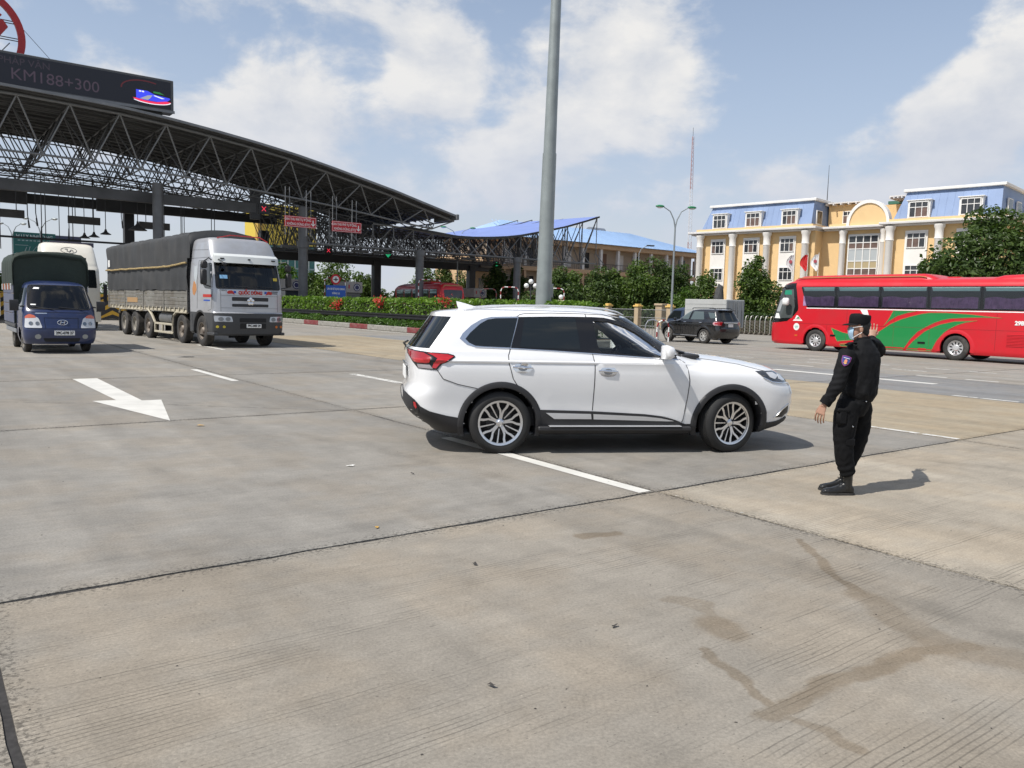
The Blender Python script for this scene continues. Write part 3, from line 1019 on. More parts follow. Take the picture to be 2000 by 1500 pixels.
# ================================================================== wheels
def wheel_meshes(name, R_, wdt, rim_r, style, rimmat):
    """tyre + rim + hub; axis along y, outer face towards -y"""
    h = wdt / 2
    t = MB()
    prof = [(rim_r * .96, -h * .80), (rim_r + .012, -h * .93), (rim_r + (R_ - rim_r) * .5, -h * 1.0), (R_ - .035, -h * .93), (R_ - .010, -h * .80)]
    nrib = 5
    for k in range(nrib):
        a_ = -h * .76 + k * (h * 1.52) / nrib
        b_ = a_ + h * 1.52 / nrib
        prof += [(R_, a_ + .006), (R_, b_ - .006), (R_ - .008, b_ - .003), (R_ - .008, b_ + .003)]
    prof += [(R_ - .010, h * .80), (R_ - .035, h * .93), (rim_r + (R_ - rim_r) * .5, h), (rim_r + .012, h * .93), (rim_r * .96, h * .8)]
    t.lathe(prof, 44, 'Y')
    tyre = t.mesh(name + '_tyre', RUBBER if style != 'car' else pm('tyre_rubber_clean', (0.016, 0.016, 0.016), .7, var=.2, vs=8), 40)
    r = MB()
    mats = [rimmat, DARK, CHROME]
    if style == 'car':
        r.lathe([(rim_r * .965, -h * .93), (rim_r + .008, -h * .97), (rim_r + .010, -h * .88), (rim_r * .93, -h * .80)], 44, 'Y', mi=0)
        r.lathe([(rim_r * .94, -h * .82), (rim_r * .90, -h * .2), (rim_r * .90, h * .8)], 32, 'Y', mi=1)
        r.lathe([(0.001, -h * .12), (rim_r * .9, -h * .12)], 32, 'Y', mi=1)
        r.lathe([(.03, -h * .2), (rim_r * .60, -h * .2), (rim_r * .60, -h * .1)], 32, 'Y', mi=3)
        mats.append(pm('brake_disc', (.05, .05, .05), .5, .6))

        def spoke(pts, w0, w1, mi=0, y0=-h * .66, y1=-h * .84, thick=.028):
            L_ = [];
            m_ = len(pts)
            for i, (rr, aa) in enumerate(pts):
                f = i / (m_ - 1); w = w0 + (w1 - w0) * f
                c, s_ = math.cos(aa), math.sin(aa)
                y = y0 + (y1 - y0) * (rr / rim_r) ** 1.6
                ctr = Vector((rr * c, y, rr * s_)); tg = Vector((-s_, 0, c))
                L_.append([ctr - tg * w / 2 + Vector((0, thick, 0)), ctr - tg * w / 2, ctr + tg * w / 2, ctr + tg * w / 2 + Vector((0, thick, 0))])
            r.loft(L_, True, True, mi)
        for k in range(5):
            a0 = math.pi / 2 + k * 2 * math.pi / 5
            for sg in (-1, 1):
                spoke([(.05, a0 + sg * .16), (rim_r * .40, a0 + sg * .095), (rim_r * .56, a0 + sg * .12), (rim_r * .76, a0 + sg * .25), (rim_r * .955, a0 + sg * .27)], .020, .027)
            spoke([(.06, a0 + math.pi / 5), (rim_r * .95, a0 + math.pi / 5)], .010, .017, 0)
            c, s_ = math.cos(a0 + .30), math.sin(a0 + .30)
            r.cyl((.057 * math.cos(a0 + math.pi / 5), -h * .60, .057 * math.sin(a0 + math.pi / 5)), (.057 * math.cos(a0 + math.pi / 5), -h * .72, .057 * math.sin(a0 + math.pi / 5)), .010, n=6, mi=1)
        r.lathe([(.001, -h * .76), (.026, -h * .74), (.034, -h * .68), (.05, -h * .62), (.05, -h * .2)], 18, 'Y', mi=0)
    elif style == 'suv6':
        r.lathe([(rim_r * .95, -h * .93), (rim_r + .008, -h * .97), (rim_r + .010, -h * .88), (rim_r * .90, -h * .80)], 30, 'Y', mi=0)
        r.lathe([(rim_r * .92, -h * .82), (rim_r * .88, h * .8)], 24, 'Y', mi=1)
        r.lathe([(.001, -h * .3), (rim_r * .9, -h * .3)], 24, 'Y', mi=1)
        for k in range(6):
            a0 = k * math.pi / 3
            for sg in (-1, 1):
                L_ = []
                for rr, aa, w in ((.05, a0 + sg * .2, .03), (rim_r * .6, a0 + sg * .2, .034), (rim_r * .95, a0 + sg * .22, .042)):
                    c, s_ = math.cos(aa), math.sin(aa); ctr = Vector((rr * c, -h * .72 - .02 * rr / rim_r, rr * s_)); tg = Vector((-s_, 0, c))
                    L_.append([ctr - tg * w / 2 + Vector((0, .03, 0)), ctr - tg * w / 2, ctr + tg * w / 2, ctr + tg * w / 2 + Vector((0, .03, 0))])
                r.loft(L_, True, True, 0)
        r.lathe([(.001, -h * .85), (.04, -h * .82), (.06, -h * .6)], 14, 'Y', mi=0)
    elif style == 'bus':
        r.lathe([(rim_r * .97, -h * .9), (rim_r + .01, -h * .95), (rim_r + .012, -h * .85), (rim_r * .93, -h * .72), (rim_r * .80, -h * .60), (rim_r * .45, -h * .62), (rim_r * .36, -h * .78), (.001, -h * .82)], 36, 'Y', mi=0)
        for k in range(10):
            a_ = k * math.pi / 5
            rm = rim_r * .68
            ctr = Vector((rm * math.cos(a_), -h * .615, rm * math.sin(a_)))
            rd = Vector((math.cos(a_), 0, math.sin(a_))); tg = Vector((-math.sin(a_), 0, math.cos(a_)))
            ring = [ctr + rd * .062 * math.cos(q) + tg * .027 * math.sin(q) for q in [2 * math.pi * i / 10 for i in range(10)]]
            r.add([p - Vector((0, .012, 0)) for p in ring], [tuple(range(10))], 1)
    elif style == 'truck':
        r.lathe([(rim_r * .97, -h * .9), (rim_r + .01, -h * .95), (rim_r + .012, -h * .85), (rim_r * .90, -h * .7), (rim_r * .80, -h * .15), (rim_r * .60, -h * .12), (rim_r * .52, -h * .3), (rim_r * .45, -h * .75), (rim_r * .36, -h * .9), (.001, -h * .92)], 30, 'Y', mi=0)
        for k in range(10):
            a_ = k * math.pi / 5
            r.cyl((rim_r * .64 * math.cos(a_), -h * .1, rim_r * .64 * math.sin(a_)), (rim_r * .64 * math.cos(a_), -h * .34, rim_r * .64 * math.sin(a_)), .02, n=6, mi=0)
    elif style == 'truck_rear':
        r.lathe([(rim_r * .97, -h * .9), (rim_r + .01, -h * .95), (rim_r + .012, -h * .85), (rim_r * .92, -h * .7), (rim_r * .84, h * .1), (rim_r * .55, h * .15), (rim_r * .48, -h * .1), (rim_r * .40, -h * .55), (.001, -h * .6)], 30, 'Y', mi=0)
    rim = r.mesh(name + '_rim', mats, 35)
    return tyre, rim


def put_wheel(parent, meshes, x, y, z, side=-1, steer=0.0, spin=0.0, label=None):
    w = link('wheel', meshes[0], parent, (x, y, z), (0, 0, steer + (math.pi if side > 0 else 0)))
    r = link('rim', meshes[1], w, (0, 0, 0), (0, spin, 0))
    return w


# ================================================================== white car, the main subject
WPAINT = pm('white_pearl_paint', (0.775, 0.78, 0.785), 0.28, 0.0, coat=1.0, var=0.015, vs=2)
TINT = pm('dark_tinted_glass', (0.010, 0.013, 0.014), 0.03, spec=.6)
CLEAR = glass('window_glass', (0.62, 0.70, 0.66))
SIDEGL = glass('clear_side_glass', (0.78, 0.82, 0.80))
TRIMB = pm('gloss_black_trim', (0.010, 0.010, 0.011), 0.12)
CHROMES = pm('satin_chrome', (0.78, 0.79, 0.81), 0.2, 1.0)
LAMPR = pm('tail_lamp_red', (0.33, 0.006, 0.010), 0.12, coat=1.0)
LAMPRB = pm('tail_lamp_red_bright', (0.46, 0.010, 0.014), 0.15, coat=1.0)
LAMPW = pm('lamp_clear', (0.55, 0.56, 0.58), 0.12, coat=1.0)
HEADD = pm('headlamp_dark', (0.035, 0.037, 0.042), 0.08, coat=1.0)
SEAMB = pm('panel_gap', (0.05, 0.05, 0.052), 0.8)
SEAT = pm('beige_seat', (0.42, 0.36, 0.28), 0.8, var=.1)
INTB = pm('dark_interior', (0.03, 0.03, 0.032), 0.8)

car = thing('white_car', 'white seven seat car with chrome trim crossing in front of the officer', 'car', (-0.278, 9.767, 0), R(10.476))
ZXF = [(.24, 3.40), (.30, 3.57), (.36, 3.66), (.45, 3.70), (.58, 3.725), (.70, 3.715), (.78, 3.68), (.86, 3.61), (.92, 3.545), (.97, 3.47), (1.01, 3.38), (1.045, 3.27),
       (1.075, 3.13), (1.105, 2.95), (1.125, 2.77), (1.140, 2.58), (1.155, 2.44), (1.175, 2.33), (1.215, 2.22), (1.27, 2.125), (1.34, 2.00), (1.42, 1.88), (1.50, 1.755), (1.56, 1.655), (1.60, 1.56),
       (1.63, 1.455), (1.648, 1.35), (1.660, 1.21), (1.668, 1.02), (1.672, .80)]
ZXF = [(z, x + (.085 if z < 1.02 else .06 if z < 1.06 else .04 if z < 1.09 else .02 if z < 1.115 else 0)) for z, x in ZXF]
ZXR = [(.24, -.74), (.30, -.84), (.38, -.95), (.47, -1.045), (.56, -1.065), (.64, -1.068), (.69, -1.055), (.74, -1.02), (.80, -1.012), (.90, -1.018), (1.05, -1.025), (1.13, -1.025), (1.17, -.995),
       (1.25, -.935), (1.35, -.862), (1.45, -.79), (1.53, -.735), (1.562, -.72), (1.585, -.69), (1.60, -.60), (1.617, -.47), (1.637, -.30), (1.652, -.08), (1.662, .15), (1.668, .38), (1.672, .55)]
WD = [(.22, .80), (.30, .845), (.42, .862), (.50, .862), (.56, .866), (.64, .877), (.72, .888), (.80, .896), (.88, .901), (.94, .901), (.985, .898), (1.010, .893), (1.024, .892), (1.038, .904), (1.052, .905), (1.066, .884), (1.10, .866), (1.15, .846), (1.18, .826), (1.30, .770), (1.42, .712), (1.52, .655),
      (1.56, .625), (1.60, .575), (1.625, .525), (1.645, .45), (1.658, .36), (1.668, .23), (1.673, .1)]
WH = [(.22, .80), (.30, .85), (.42, .875), (.60, .89), (.80, .90), (.90, .893), (.95, .875), (.985, .845), (1.01, .80), (1.045, .74), (1.075, .66), (1.105, .55), (1.125, .43), (1.14, .30), (1.16, .2)]


def car_w(x, z):
    a_ = lerp_tab(WD, z)
    if z < .45 or z > 1.19 or x < 1.95: return a_
    b_ = lerp_tab(WH, z)
    k = smooth01((x - 1.95) / .55)
    return a_ + (b_ - a_) * k


SH = Shell(ZXF, ZXR, car_w, .74, 2.7, .42, 3.0)
zs = sorted(set([.22, .26, .30, .34, .38, .42, .47, .52, .58, .64, .69, .74, .78, .82, .86, .90, .93, .96, .985, 1.0, 1.012, 1.022, 1.030, 1.038, 1.045, 1.052, 1.059, 1.066, 1.075, 1.09, 1.105, 1.115, 1.125, 1.133, 1.14, 1.148, 1.155, 1.165, 1.175,
                 1.19, 1.21, 1.24, 1.27, 1.305, 1.34, 1.38, 1.42, 1.46, 1.50, 1.53, 1.55, 1.562, 1.575, 1.59, 1.60, 1.61, 1.62, 1.63, 1.64, 1.648, 1.655, 1.661, 1.666, 1.67, 1.673]))
FW = 2.765      # front axle
FRONTGL = [(1.085, 1.520), (1.296, 1.518), (1.482, 1.462), (1.624, 1.396), (1.791, 1.279), (1.934, 1.160), (1.923, 1.125), (1.153, 1.151), (1.118, 1.239)]
ARCH = .440


def classify(x, y, z, lev):
    if abs(y) > .55 and z < .9:
        for ax in (0, FW):
            if (x - ax) ** 2 + (z - .335) ** 2 < ARCH ** 2: return None
    if abs(y) > .45 and in_poly(1.5 + (x - 1.5) / 1.045, 1.32 + (z - 1.32) / 1.06, FRONTGL): return None
    if z < .335: return 'underbody'
    if 1.19 < z < 1.56 and x > lerp_tab(ZXF, z) - .40 and abs(y) < .90 * lerp_tab(WD, z): return 'windscreen'
    if 1.17 < z < 1.53 and x < lerp_tab(ZXR, z) + .26 and abs(y) < .93 * lerp_tab(WD, z): return 'rear_window'
    return 'body'


g = SH.parts(zs, classify, 22, 92)
for nm_, mt in (('body', WPAINT), ('underbody', BLACKP), ('windscreen', CLEAR), ('rear_window', TINT)):
    mb = MB(); mb.add(*g[nm_]); mb.build(nm_, mt, car, 28)
# wheel wells and floor
mb = MB()
for ax in (0, FW):
    for sg in (-1, 1):
        arc_ = [R(-12 + 204 * k / 24) for k in range(25)]
        mb.loft([[(ax + .440 * math.cos(a_), y_, .335 + .440 * math.sin(a_)) for a_ in arc_] for y_ in (sg * .79, sg * .45)], False)
        mb.add([(ax + .455 * math.cos(a_), sg * .45, .335 + .455 * math.sin(a_)) for a_ in arc_], [tuple(range(25))])
        mb.build('wheel_well', DARK, car, 40, fix=False); mb = MB()
MB().box(.46, 2.3, -.74, .74, .20, .26).build('floor_pan', DARK, car, 0)

N_, F_ = SH.sidemap(-1), SH.sidemap(1)
SIDES = ((N_, (0, -1, 0), -1), (F_, (0, 1, 0), 1))
QUARTER = [(-.404, 1.287), (-.347, 1.355), (-.23, 1.455), (-.143, 1.503), (-.05, 1.519), (.206, 1.528), (.101, 1.201), (-.20, 1.208), (-.296, 1.215), (-.364, 1.247)]
QCHROME = [(-.468, 1.290), (-.435, 1.345), (-.330, 1.440), (-.215, 1.507), (-.10, 1.536), (.216, 1.548), (.216, 1.533), (.101, 1.190), (-.20, 1.194), (-.30, 1.198), (-.39, 1.224)]
BAND = [(.222, 1.542), (.60, 1.556), (.90, 1.560), (1.079, 1.561), (1.242, 1.556), (1.445, 1.515), (1.601, 1.450), (1.739, 1.358), (1.921, 1.228), (2.035, 1.140), (2.06, 1.10),
        (1.98, 1.101), (1.50, 1.132), (1.037, 1.153), (.60, 1.178), (.11, 1.196)]
RDGLASS = [(.285, 1.537), (.60, 1.548), (.885, 1.548), (.915, 1.19), (.60, 1.196), (.212, 1.205)]


def ring_patch(outer, inner, fmap, ow, off, mb, res=.05):
    """a frame between two outlines: split into quads walking both"""
    a_ = densify(outer, res); n = len(a_)
    cx = sum(p[0] for p in inner) / len(inner); cz = sum(p[1] for p in inner) / len(inner)
    b_ = []
    ii = densify(inner, .012)
    for p in a_:
        b_.append(min(ii, key=lambda q: (q[0] - p[0]) ** 2 + (q[1] - p[1]) ** 2))
    vs = []
    o = Vector(ow)
    for p in a_ + b_:
        nn = surf_normal(fmap, *p)
        if nn.dot(o) < 0: nn = -nn
        vs.append(fmap(*p) + nn * off)
    fs = [(k, (k + 1) % n, n + (k + 1) % n, n + k) for k in range(n)]
    fs = [f for f in fs if len({tuple(round(c, 4) for c in vs[i]) for i in f}) > 2]
    mb.add(vs, fs)


for fm, ow, sg in SIDES:
    mb = MB(); patch(mb, QCHROME, fm, ow, .004, .05); mb.build('window_trim', CHROMES, car, 40)
    mb = MB(); patch(mb, QUARTER, fm, ow, .009, .05); mb.build('quarter_window', TINT, car, 40)
    mb = MB(); ring_patch(BAND, FRONTGL if True else RDGLASS, fm, ow, .005, mb, .03)
    # pillar band: rear half solid, front half a frame round the open glass
    mb = MB()
    patch(mb, [(.222, 1.542), (.60, 1.556), (.90, 1.560), (1.090, 1.561), (1.125, 1.235), (1.160, 1.149), (1.037, 1.153), (.60, 1.178), (.11, 1.196)], fm, ow, .005, .05)
    fr = [(1.079, 1.561), (1.242, 1.556), (1.445, 1.515), (1.601, 1.450), (1.739, 1.358), (1.921, 1.228), (2.035, 1.140), (2.06, 1.100), (1.98, 1.101), (1.50, 1.126), (1.10, 1.147)]
    inn = [(1.090, 1.517), (1.296, 1.514), (1.478, 1.458), (1.620, 1.391), (1.785, 1.276), (1.915, 1.168), (1.928, 1.15), (1.918, 1.130), (1.90, 1.128), (1.50, 1.143), (1.160, 1.156)]
    mbf = MB()
    A_ = densify(fr[:6], .04, False) + [fr[6], fr[7]]
    vs = []; fs = []
    o = Vector(ow)

    def lift(p, off):
        nn = surf_normal(fm, *p)
        if nn.dot(o) < 0: nn = -nn
        return fm(*p) + nn * off
    prs = [(p, min(densify(inn[:7], .01, False), key=lambda q: (q[0] - p[0]) ** 2 + (q[1] - p[1]) ** 2)) for p in A_]
    prs += [((1.98, 1.099), inn[7]), ((1.75, 1.110), (1.75, 1.137)), ((1.5, 1.124), (1.5, 1.146)), ((1.3, 1.134), (1.3, 1.154)), ((1.14, 1.142), (1.155, 1.159))]
    for p, q in prs: vs += [lift(p, .006), lift(q, .006), lift(q, -.03)]
    for k in range(len(prs) - 1):
        fs += [(3 * k, 3 * k + 1, 3 * k + 4, 3 * k + 3), (3 * k + 1, 3 * k + 2, 3 * k + 5, 3 * k + 4)]
    mb.add(vs, fs)
    mb.build('pillar_trim', TRIMB, car, 40)
    mb = MB(); patch(mb, RDGLASS, fm, ow, .009, .06); mb.build('rear_door_window', TINT, car, 40)
    mb = MB(); patch(mb, FRONTGL, fm, ow, -.008, .06, .003); mb.build('front_door_window', SIDEGL, car, 40)
    mb = MB(); seam(mb, [(-.30, 1.200), (.1, 1.190), (.546, 1.171), (1.049, 1.148), (1.5, 1.124), (1.93, 1.102), (2.10, 1.094)], fm, ow, .0075, .004); mb.build('belt_moulding', CHROMES, car, 40)
    # doors: raised skins with gaps
    rd = [(.113, 1.180), (.088, 1.114), (.085, 1.033), (.135, .856), (.185, .787), (.30, .700), (.40, .58), (.442, .505), (1.063, .490), (1.068, .795), (1.068, 1.019), (1.050, 1.135), (.546, 1.160)]
    fd = [(1.064, 1.135), (1.082, 1.019), (1.083, .795), (1.078, .490), (1.70, .458), (1.95, .43), (2.160, .365), (2.172, .395), (2.203, .661), (2.217, .849), (2.192, 1.02), (2.150, 1.084), (1.93, 1.088), (1.5, 1.111)]
    for dn, hx_ in ((rd, .236), (fd, 1.232)):
        mb = MB(); patch(mb, dn, fm, ow, .0035, .05, .006); d = mb.build('door', WPAINT, car, 30)
        # chrome bowl and grip
        hz = .978 if hx_ < .5 else .948
        hb = MB()
        patch(hb, [(hx_ + .115 * math.cos(q) * (1 if math.cos(q) < 0 else 1.0), hz + (.058 if abs(math.cos(q)) < .72 else .04) * math.sin(q)) for q in [2 * math.pi * i / 24 for i in range(24)]], fm, ow, .0055, .03)
        y_ = SH.Y(hx_, hz) * sg
        hb.tube([(hx_ - .118, y_ + sg * .004, hz + .012), (hx_ - .07, y_ + sg * .016, hz + .010), (hx_ + .06, y_ + sg * .017, hz + .004), (hx_ + .112, y_ + sg * .006, hz + .004)], [.010, .014, .014, .009], 8)
        h = hb.build('handle', CHROME, d, 40)
        cb = MB(); patch(cb, [(hx_ + .055 * math.cos(q), hz + .034 * math.sin(q)) for q in [2 * math.pi * i / 16 for i in range(16)]], fm, ow, .008, .03)
        cb.build('handle_bowl', pm('handle_bowl', (.30, .31, .33), .25, .8), d, 40)
    gp = MB()
    for ln in ([(.222, 1.545), (.16, 1.36), (.101, 1.190), (.075, 1.114), (.078, 1.033), (.129, .856), (.180, .78)], [(1.052, 1.150), (1.075, 1.019), (1.075, .795), (1.071, .50)],
               [(2.12, 1.10), (2.185, 1.06), (2.205, 1.0), (2.226, .849), (2.213, .661), (2.18, .395), (2.167, .36)], [(-.724, .945), (-.656, .847), (-.492, .788), (-.271, .742)],
               [(.20, 1.548), (.24, 1.572), (.30, 1.585), (.60, 1.597), (1.0, 1.597), (1.25, 1.590), (1.45, 1.55), (1.62, 1.475)], [(1.02, 1.597), (1.02, 1.562)],
               [(2.36, 1.108), (2.6, 1.085), (2.9, 1.045), (3.15, .985), (3.32, .955)]):
        seam(gp, ln, fm, ow, .0055, -.0005, .04, 5)
    gp.build('panel_gap', SEAMB, car, 40)
    # lower cladding
    CL = [(.425, .505), (1.061, .488), (1.70, .456), (1.90, .432), (2.05, .40), (2.17, .352), (2.30, .32), (2.30, .285), (.44, .285), (.41, .34)]
    mb = MB(); patch(mb, CL, fm, ow, .016, .05, .02); mb.build('sill_cladding', BLACKP, car, 40)
    mb = MB()
    patch(mb, [(.520, .470), (1.050, .458), (1.058, .403), (.617, .405)], fm, ow, .026, .05)
    patch(mb, [(1.080, .457), (1.70, .429), (1.90, .412), (2.06, .380), (1.98, .378), (1.085, .401)], fm, ow, .026, .05)
    mb.build('sill_trim', pm('silver_trim', (.66, .67, .69), .35, .6), car, 40)
    mb = MB()
    mb.box(.43, 2.27, sg * .80, sg * .925, .262, .318, .015)
    mb.build('running_board', BLACKP, car, 30)
    mb = MB(); mb.box(.56, 2.14, sg * .82, sg * .934, .316, .327, .004); mb.build('running_board_strip', pm('silver_trim', (.66, .67, .69), .35, .6), car, 0)
    # wheel arch flares
    for ax in (0, FW):
        mb = MB()
        a0, a1 = (R(-22), R(203)) if ax == 0 else (R(-14), R(196))
        rings = []
        for k in range(41):
            th = a0 + (a1 - a0) * k / 40
            ring = []
            for rr, off in ((.418, -.17), (.418, .012), (.424, .022), (.465, .022), (.486, .010), (.490, -.010)):
                x, z = ax + rr * math.cos(th), .335 + rr * math.sin(th)
                z = max(z, .20)
                yy = SH.Y(min(max(x, -1.0), 3.62), max(z, .24))
                ring.append((x, sg * (yy + off), z))
            rings.append(ring)
        mb.loft(rings, False, False)
        mb.build('wheel_arch_flare', BLACKP, car, 50)
    # rear lower bumper, reflector, tail lamp
    RB = [(-1.060, .700), (-1.029, .650), (-.955, .598), (-.892, .528), (-.796, .480), (-.60, .432), (-.44, .405), (-.44, .276), (-.776, .262), (-.87, .32), (-.975, .42), (-1.060, .53)]
    mb = MB(); patch(mb, RB, fm, ow, .008, .04, .02); mb.build('rear_bumper_cladding', BLACKP, car, 45)
    mb = MB(); patch(mb, round_poly([(-.975, .60), (-.94, .585), (-.90, .50), (-.905, .445), (-.935, .43), (-.965, .52)], .02), fm, ow, .012, .03); fog = mb.build('rear_fog_lamp', TRIMB, car, 45)
    mb = MB(); patch(mb, [(-.958, .575), (-.938, .57), (-.922, .52), (-.93, .50), (-.95, .53)], fm, ow, .016, .02); mb.build('reflector', LAMPRB, fog, 45)
    TL = [(-1.018, 1.149), (-.845, 1.136), (-.602, 1.125), (-.540, 1.108), (-.523, 1.090), (-.576, 1.051), (-.671, 1.009), (-.716, .955), (-.731, .944), (-.92, .952), (-.975, 1.019), (-1.018, 1.097)]
    mb = MB(); patch(mb, TL, fm, ow, .007, .03, .015); tl = mb.build('tail_lamp', TRIMB, car, 45)
    mb = MB(); patch(mb, [(-1.012, 1.138), (-.86, 1.125), (-.79, 1.085), (-.80, 1.035), (-.83, 1.012), (-.93, 1.012), (-.968, 1.03), (-1.01, 1.10)], fm, ow, .011, .025); mb.build('red_lens', LAMPR, tl, 45)
    mb = MB(); patch(mb, [(-.83, 1.126), (-.61, 1.114), (-.54, 1.093), (-.59, 1.058), (-.69, 1.016), (-.735, .962), (-.775, .968), (-.755, 1.03), (-.72, 1.065), (-.77, 1.10)], fm, ow, .012, .025); mb.build('red_lens', LAMPRB, tl, 45)
    mb = MB(); patch(mb, [(-.965, 1.06), (-.80, 1.052), (-.81, 1.02), (-.95, 1.02)], fm, ow, .014, .02); mb.build('lamp_band', LAMPRB, tl, 45)
    mb = MB(); patch(mb, [(-.925, .998), (-.80, .998), (-.765, .955), (-.915, .959)], fm, ow, .012, .02); mb.build('reverse_lens', pm('reverse_lens', (.30, .27, .28), .15, coat=1), tl, 45)
    # headlamp, fog pocket, chin
    HL = [(3.073, .972), (3.20, .972), (3.36, .970), (3.48, .935), (3.575, .858), (3.565, .832), (3.45, .832), (3.28, .852), (3.16, .905)]
    mb = MB(); patch(mb, HL, fm, ow, .006, .03, .015); hl = mb.build('headlamp', HEADD, car, 45)
    mb = MB()
    patch(mb, [(3.22, .955), (3.33, .953), (3.40, .915), (3.33, .878), (3.26, .900)], fm, ow, .009, .02)
    patch(mb, [(3.41, .932), (3.47, .912), (3.54, .862), (3.46, .855), (3.40, .880)], fm, ow, .009, .02)
    mb.build('lens', LAMPW, hl, 45)
    mb = MB(); seam(mb, [(3.16, .900), (3.28, .848), (3.45, .827), (3.57, .826), (3.61, .79), (3.63, .69)], fm, ow, .008, .006, .03); mb.build('lamp_trim', CHROMES, car, 45)
    mb = MB(); patch(mb, [(3.38, .418), (3.47, .510), (3.57, .562), (3.58, .47), (3.49, .415)], fm, ow, .006, .03); mb.build('fog_lamp_pocket', TRIMB, car, 45)
    mb = MB(); seam(mb, [(3.35, .412), (3.455, .515), (3.57, .578)], fm, ow, .009, .006, .03); mb.build('fog_lamp_trim', CHROMES, car, 45)
    mb = MB(); patch(mb, [(3.215, .352), (3.40, .366), (3.57, .415), (3.60, .395), (3.53, .325), (3.36, .258), (3.22, .24)], fm, ow, .010, .04, .02); mb.build('chin_cladding', BLACKP, car, 45)
    # roof rail
    mb = MB()
    rl = [(-.44, 1.588), (-.38, 1.612), (-.25, 1.636), (.1, 1.668), (.5, 1.684), (.95, 1.682), (1.25, 1.668), (1.42, 1.634), (1.50, 1.598)]
    mb.tube([(x, sg * .545, z - .004) for x, z in rl], [.007, .010, .011, .012, .012, .012, .011, .009, .006], 8)
    mb.build('roof_rail', pm('silver_rail', (.76, .77, .79), .3, .5), car, 50)
    # mirror
    mm = MB()
    my = sg * 1.0
    mm.loft([[(1.905 + dx * sc_, sg * yy, 1.185 + dz * sc_) for dx, dz in ((-.055, -.075), (.02, -.08), (.062, -.05), (.07, .02), (.05, .065), (-.02, .085), (-.055, .08))] for yy, sc_ in ((.865, .45), (.89, .85), (.95, 1.0), (1.03, 1.0), (1.085, .8), (1.10, .4))], True, True)
    mr_ = mm.build('mirror', WPAINT, car, 50)
    mb = MB().box(1.875, 1.975, sg * .93, sg * 1.092, 1.148, 1.168, .008); mb.build('indicator', TRIMB, mr_, 0)
    mb = MB(); patch(mb, [(1.95, 1.225), (2.02, 1.170), (2.085, 1.115), (2.075, 1.100), (1.935, 1.105), (1.935, 1.18)], fm, ow, .010, .03, .012); mb.build('mirror_base', BLACKP, car, 40)

# rear plate, wiper, fin, spoiler lip, cowl
MB().box(-1.045, -1.028, -.26, .26, .79, .93, .005).build('licence_plate', WHITEP, car, 0)
MB().box(-1.05, -1.024, -.30, .30, .945, .975, .005).build('plate_garnish', CHROMES, car, 0)
mb = MB().tube([(-1.03, -.05, 1.17), (-1.055, -.10, 1.20), (-1.02, -.35, 1.235)], .012, 6); mb.build('rear_wiper', BLACKP, car)
mb = MB().loft([[(-.43, -.006, 1.708), (-.43, .006, 1.708), (-.37, .010, 1.697), (-.37, -.010, 1.697)],
                [(-.415, -.022, 1.65), (-.415, .022, 1.65), (-.24, .022, 1.662), (-.24, -.022, 1.662)], [(-.39, -.034, 1.60), (-.39, .034, 1.60), (-.16, .026, 1.635), (-.16, -.026, 1.635)]], True, True)
mb.build('roof_fin', WPAINT, car, 60)
mb = MB(); patch(mb, [(-.58, 1.165), (.58, 1.165), (.60, 1.182), (-.60, 1.182)], SH.frontmap(), (1, 0, .4), .004, .05); mb.build('wiper_cowl', BLACKP, car, 40)
mb = MB(); mb.box(2.20, 2.44, -.66, .66, 1.10, 1.150, .015); mb.build('cowl_panel', BLACKP, car, 0)
mb = MB(); patch(mb, [(1.0, 1.60), (1.25, 1.60), (1.5, 1.545), (1.7, 1.43), (1.95, 1.24), (2.15, 1.10), (1.90, 1.13), (1.77, 1.265), (1.60, 1.385), (1.46, 1.45), (1.29, 1.51), (1.0, 1.51)], F_, (0, -1, 0), .03, .06, .002); mb.build('pillar_liner', pm('liner_grey', (.20, .185, .16), .9), car, 40, fix=False)
mb = MB(); mb.box(-.5, 1.5, -.5, .5, 1.585, 1.60, .005); mb.build('headliner', pm('liner_grey', (.20, .185, .16), .9), car, 0)
# a few things inside, seen through the open front glass
mb = MB()
for y in (-.38, .38):
    mb.box(.98, 1.12, y - .23, y + .23, .70, 1.24, .05); mb.box(1.02, 1.09, y - .13, y + .13, 1.27, 1.44, .03); mb.box(1.05, 1.55, y - .25, y + .25, .55, .70, .05)
    mb.box(.0, .14, y - .25, y + .25, .70, 1.22, .05); mb.box(.05, .12, y - .12, y + .12, 1.26, 1.40, .03)
mb.build('seats', SEAT, car, 40)
mb = MB(); mb.box(1.86, 2.22, -.74, .74, .80, 1.145, .05); mb.box(.3, 2.1, -.72, .72, .30, .52); mb.box(1.2, 2.0, -.10, .10, .5, .8, .03); mb.build('dashboard', INTB, car, 0)
mb = MB(); mb.tube([(1.70 + .06 * math.sin(a_), .38 + .18 * math.cos(a_), 1.02 + .17 * math.sin(a_)) for a_ in [2 * math.pi * k / 20 for k in range(20)]], .016, 6, closed=True); mb.cyl((1.70, .38, 1.02), (1.9, .38, .95), .03); mb.build('steering_wheel', INTB, car)
mb = MB(); mb.box(1.55, 1.60, -.12, .12, 1.42, 1.48, .02); mb.build('rear_view_mirror', INTB, car, 0)
WM = wheel_meshes('car', .352, .225, .248, 'car', ALU)
for x, sg, st in ((0, -1, 0), (0, 1, 0), (FW, -1, R(13)), (FW, 1, R(13))):
    put_wheel(car, WM, x, sg * .775, .352, sg, st, .35 if x else .12)

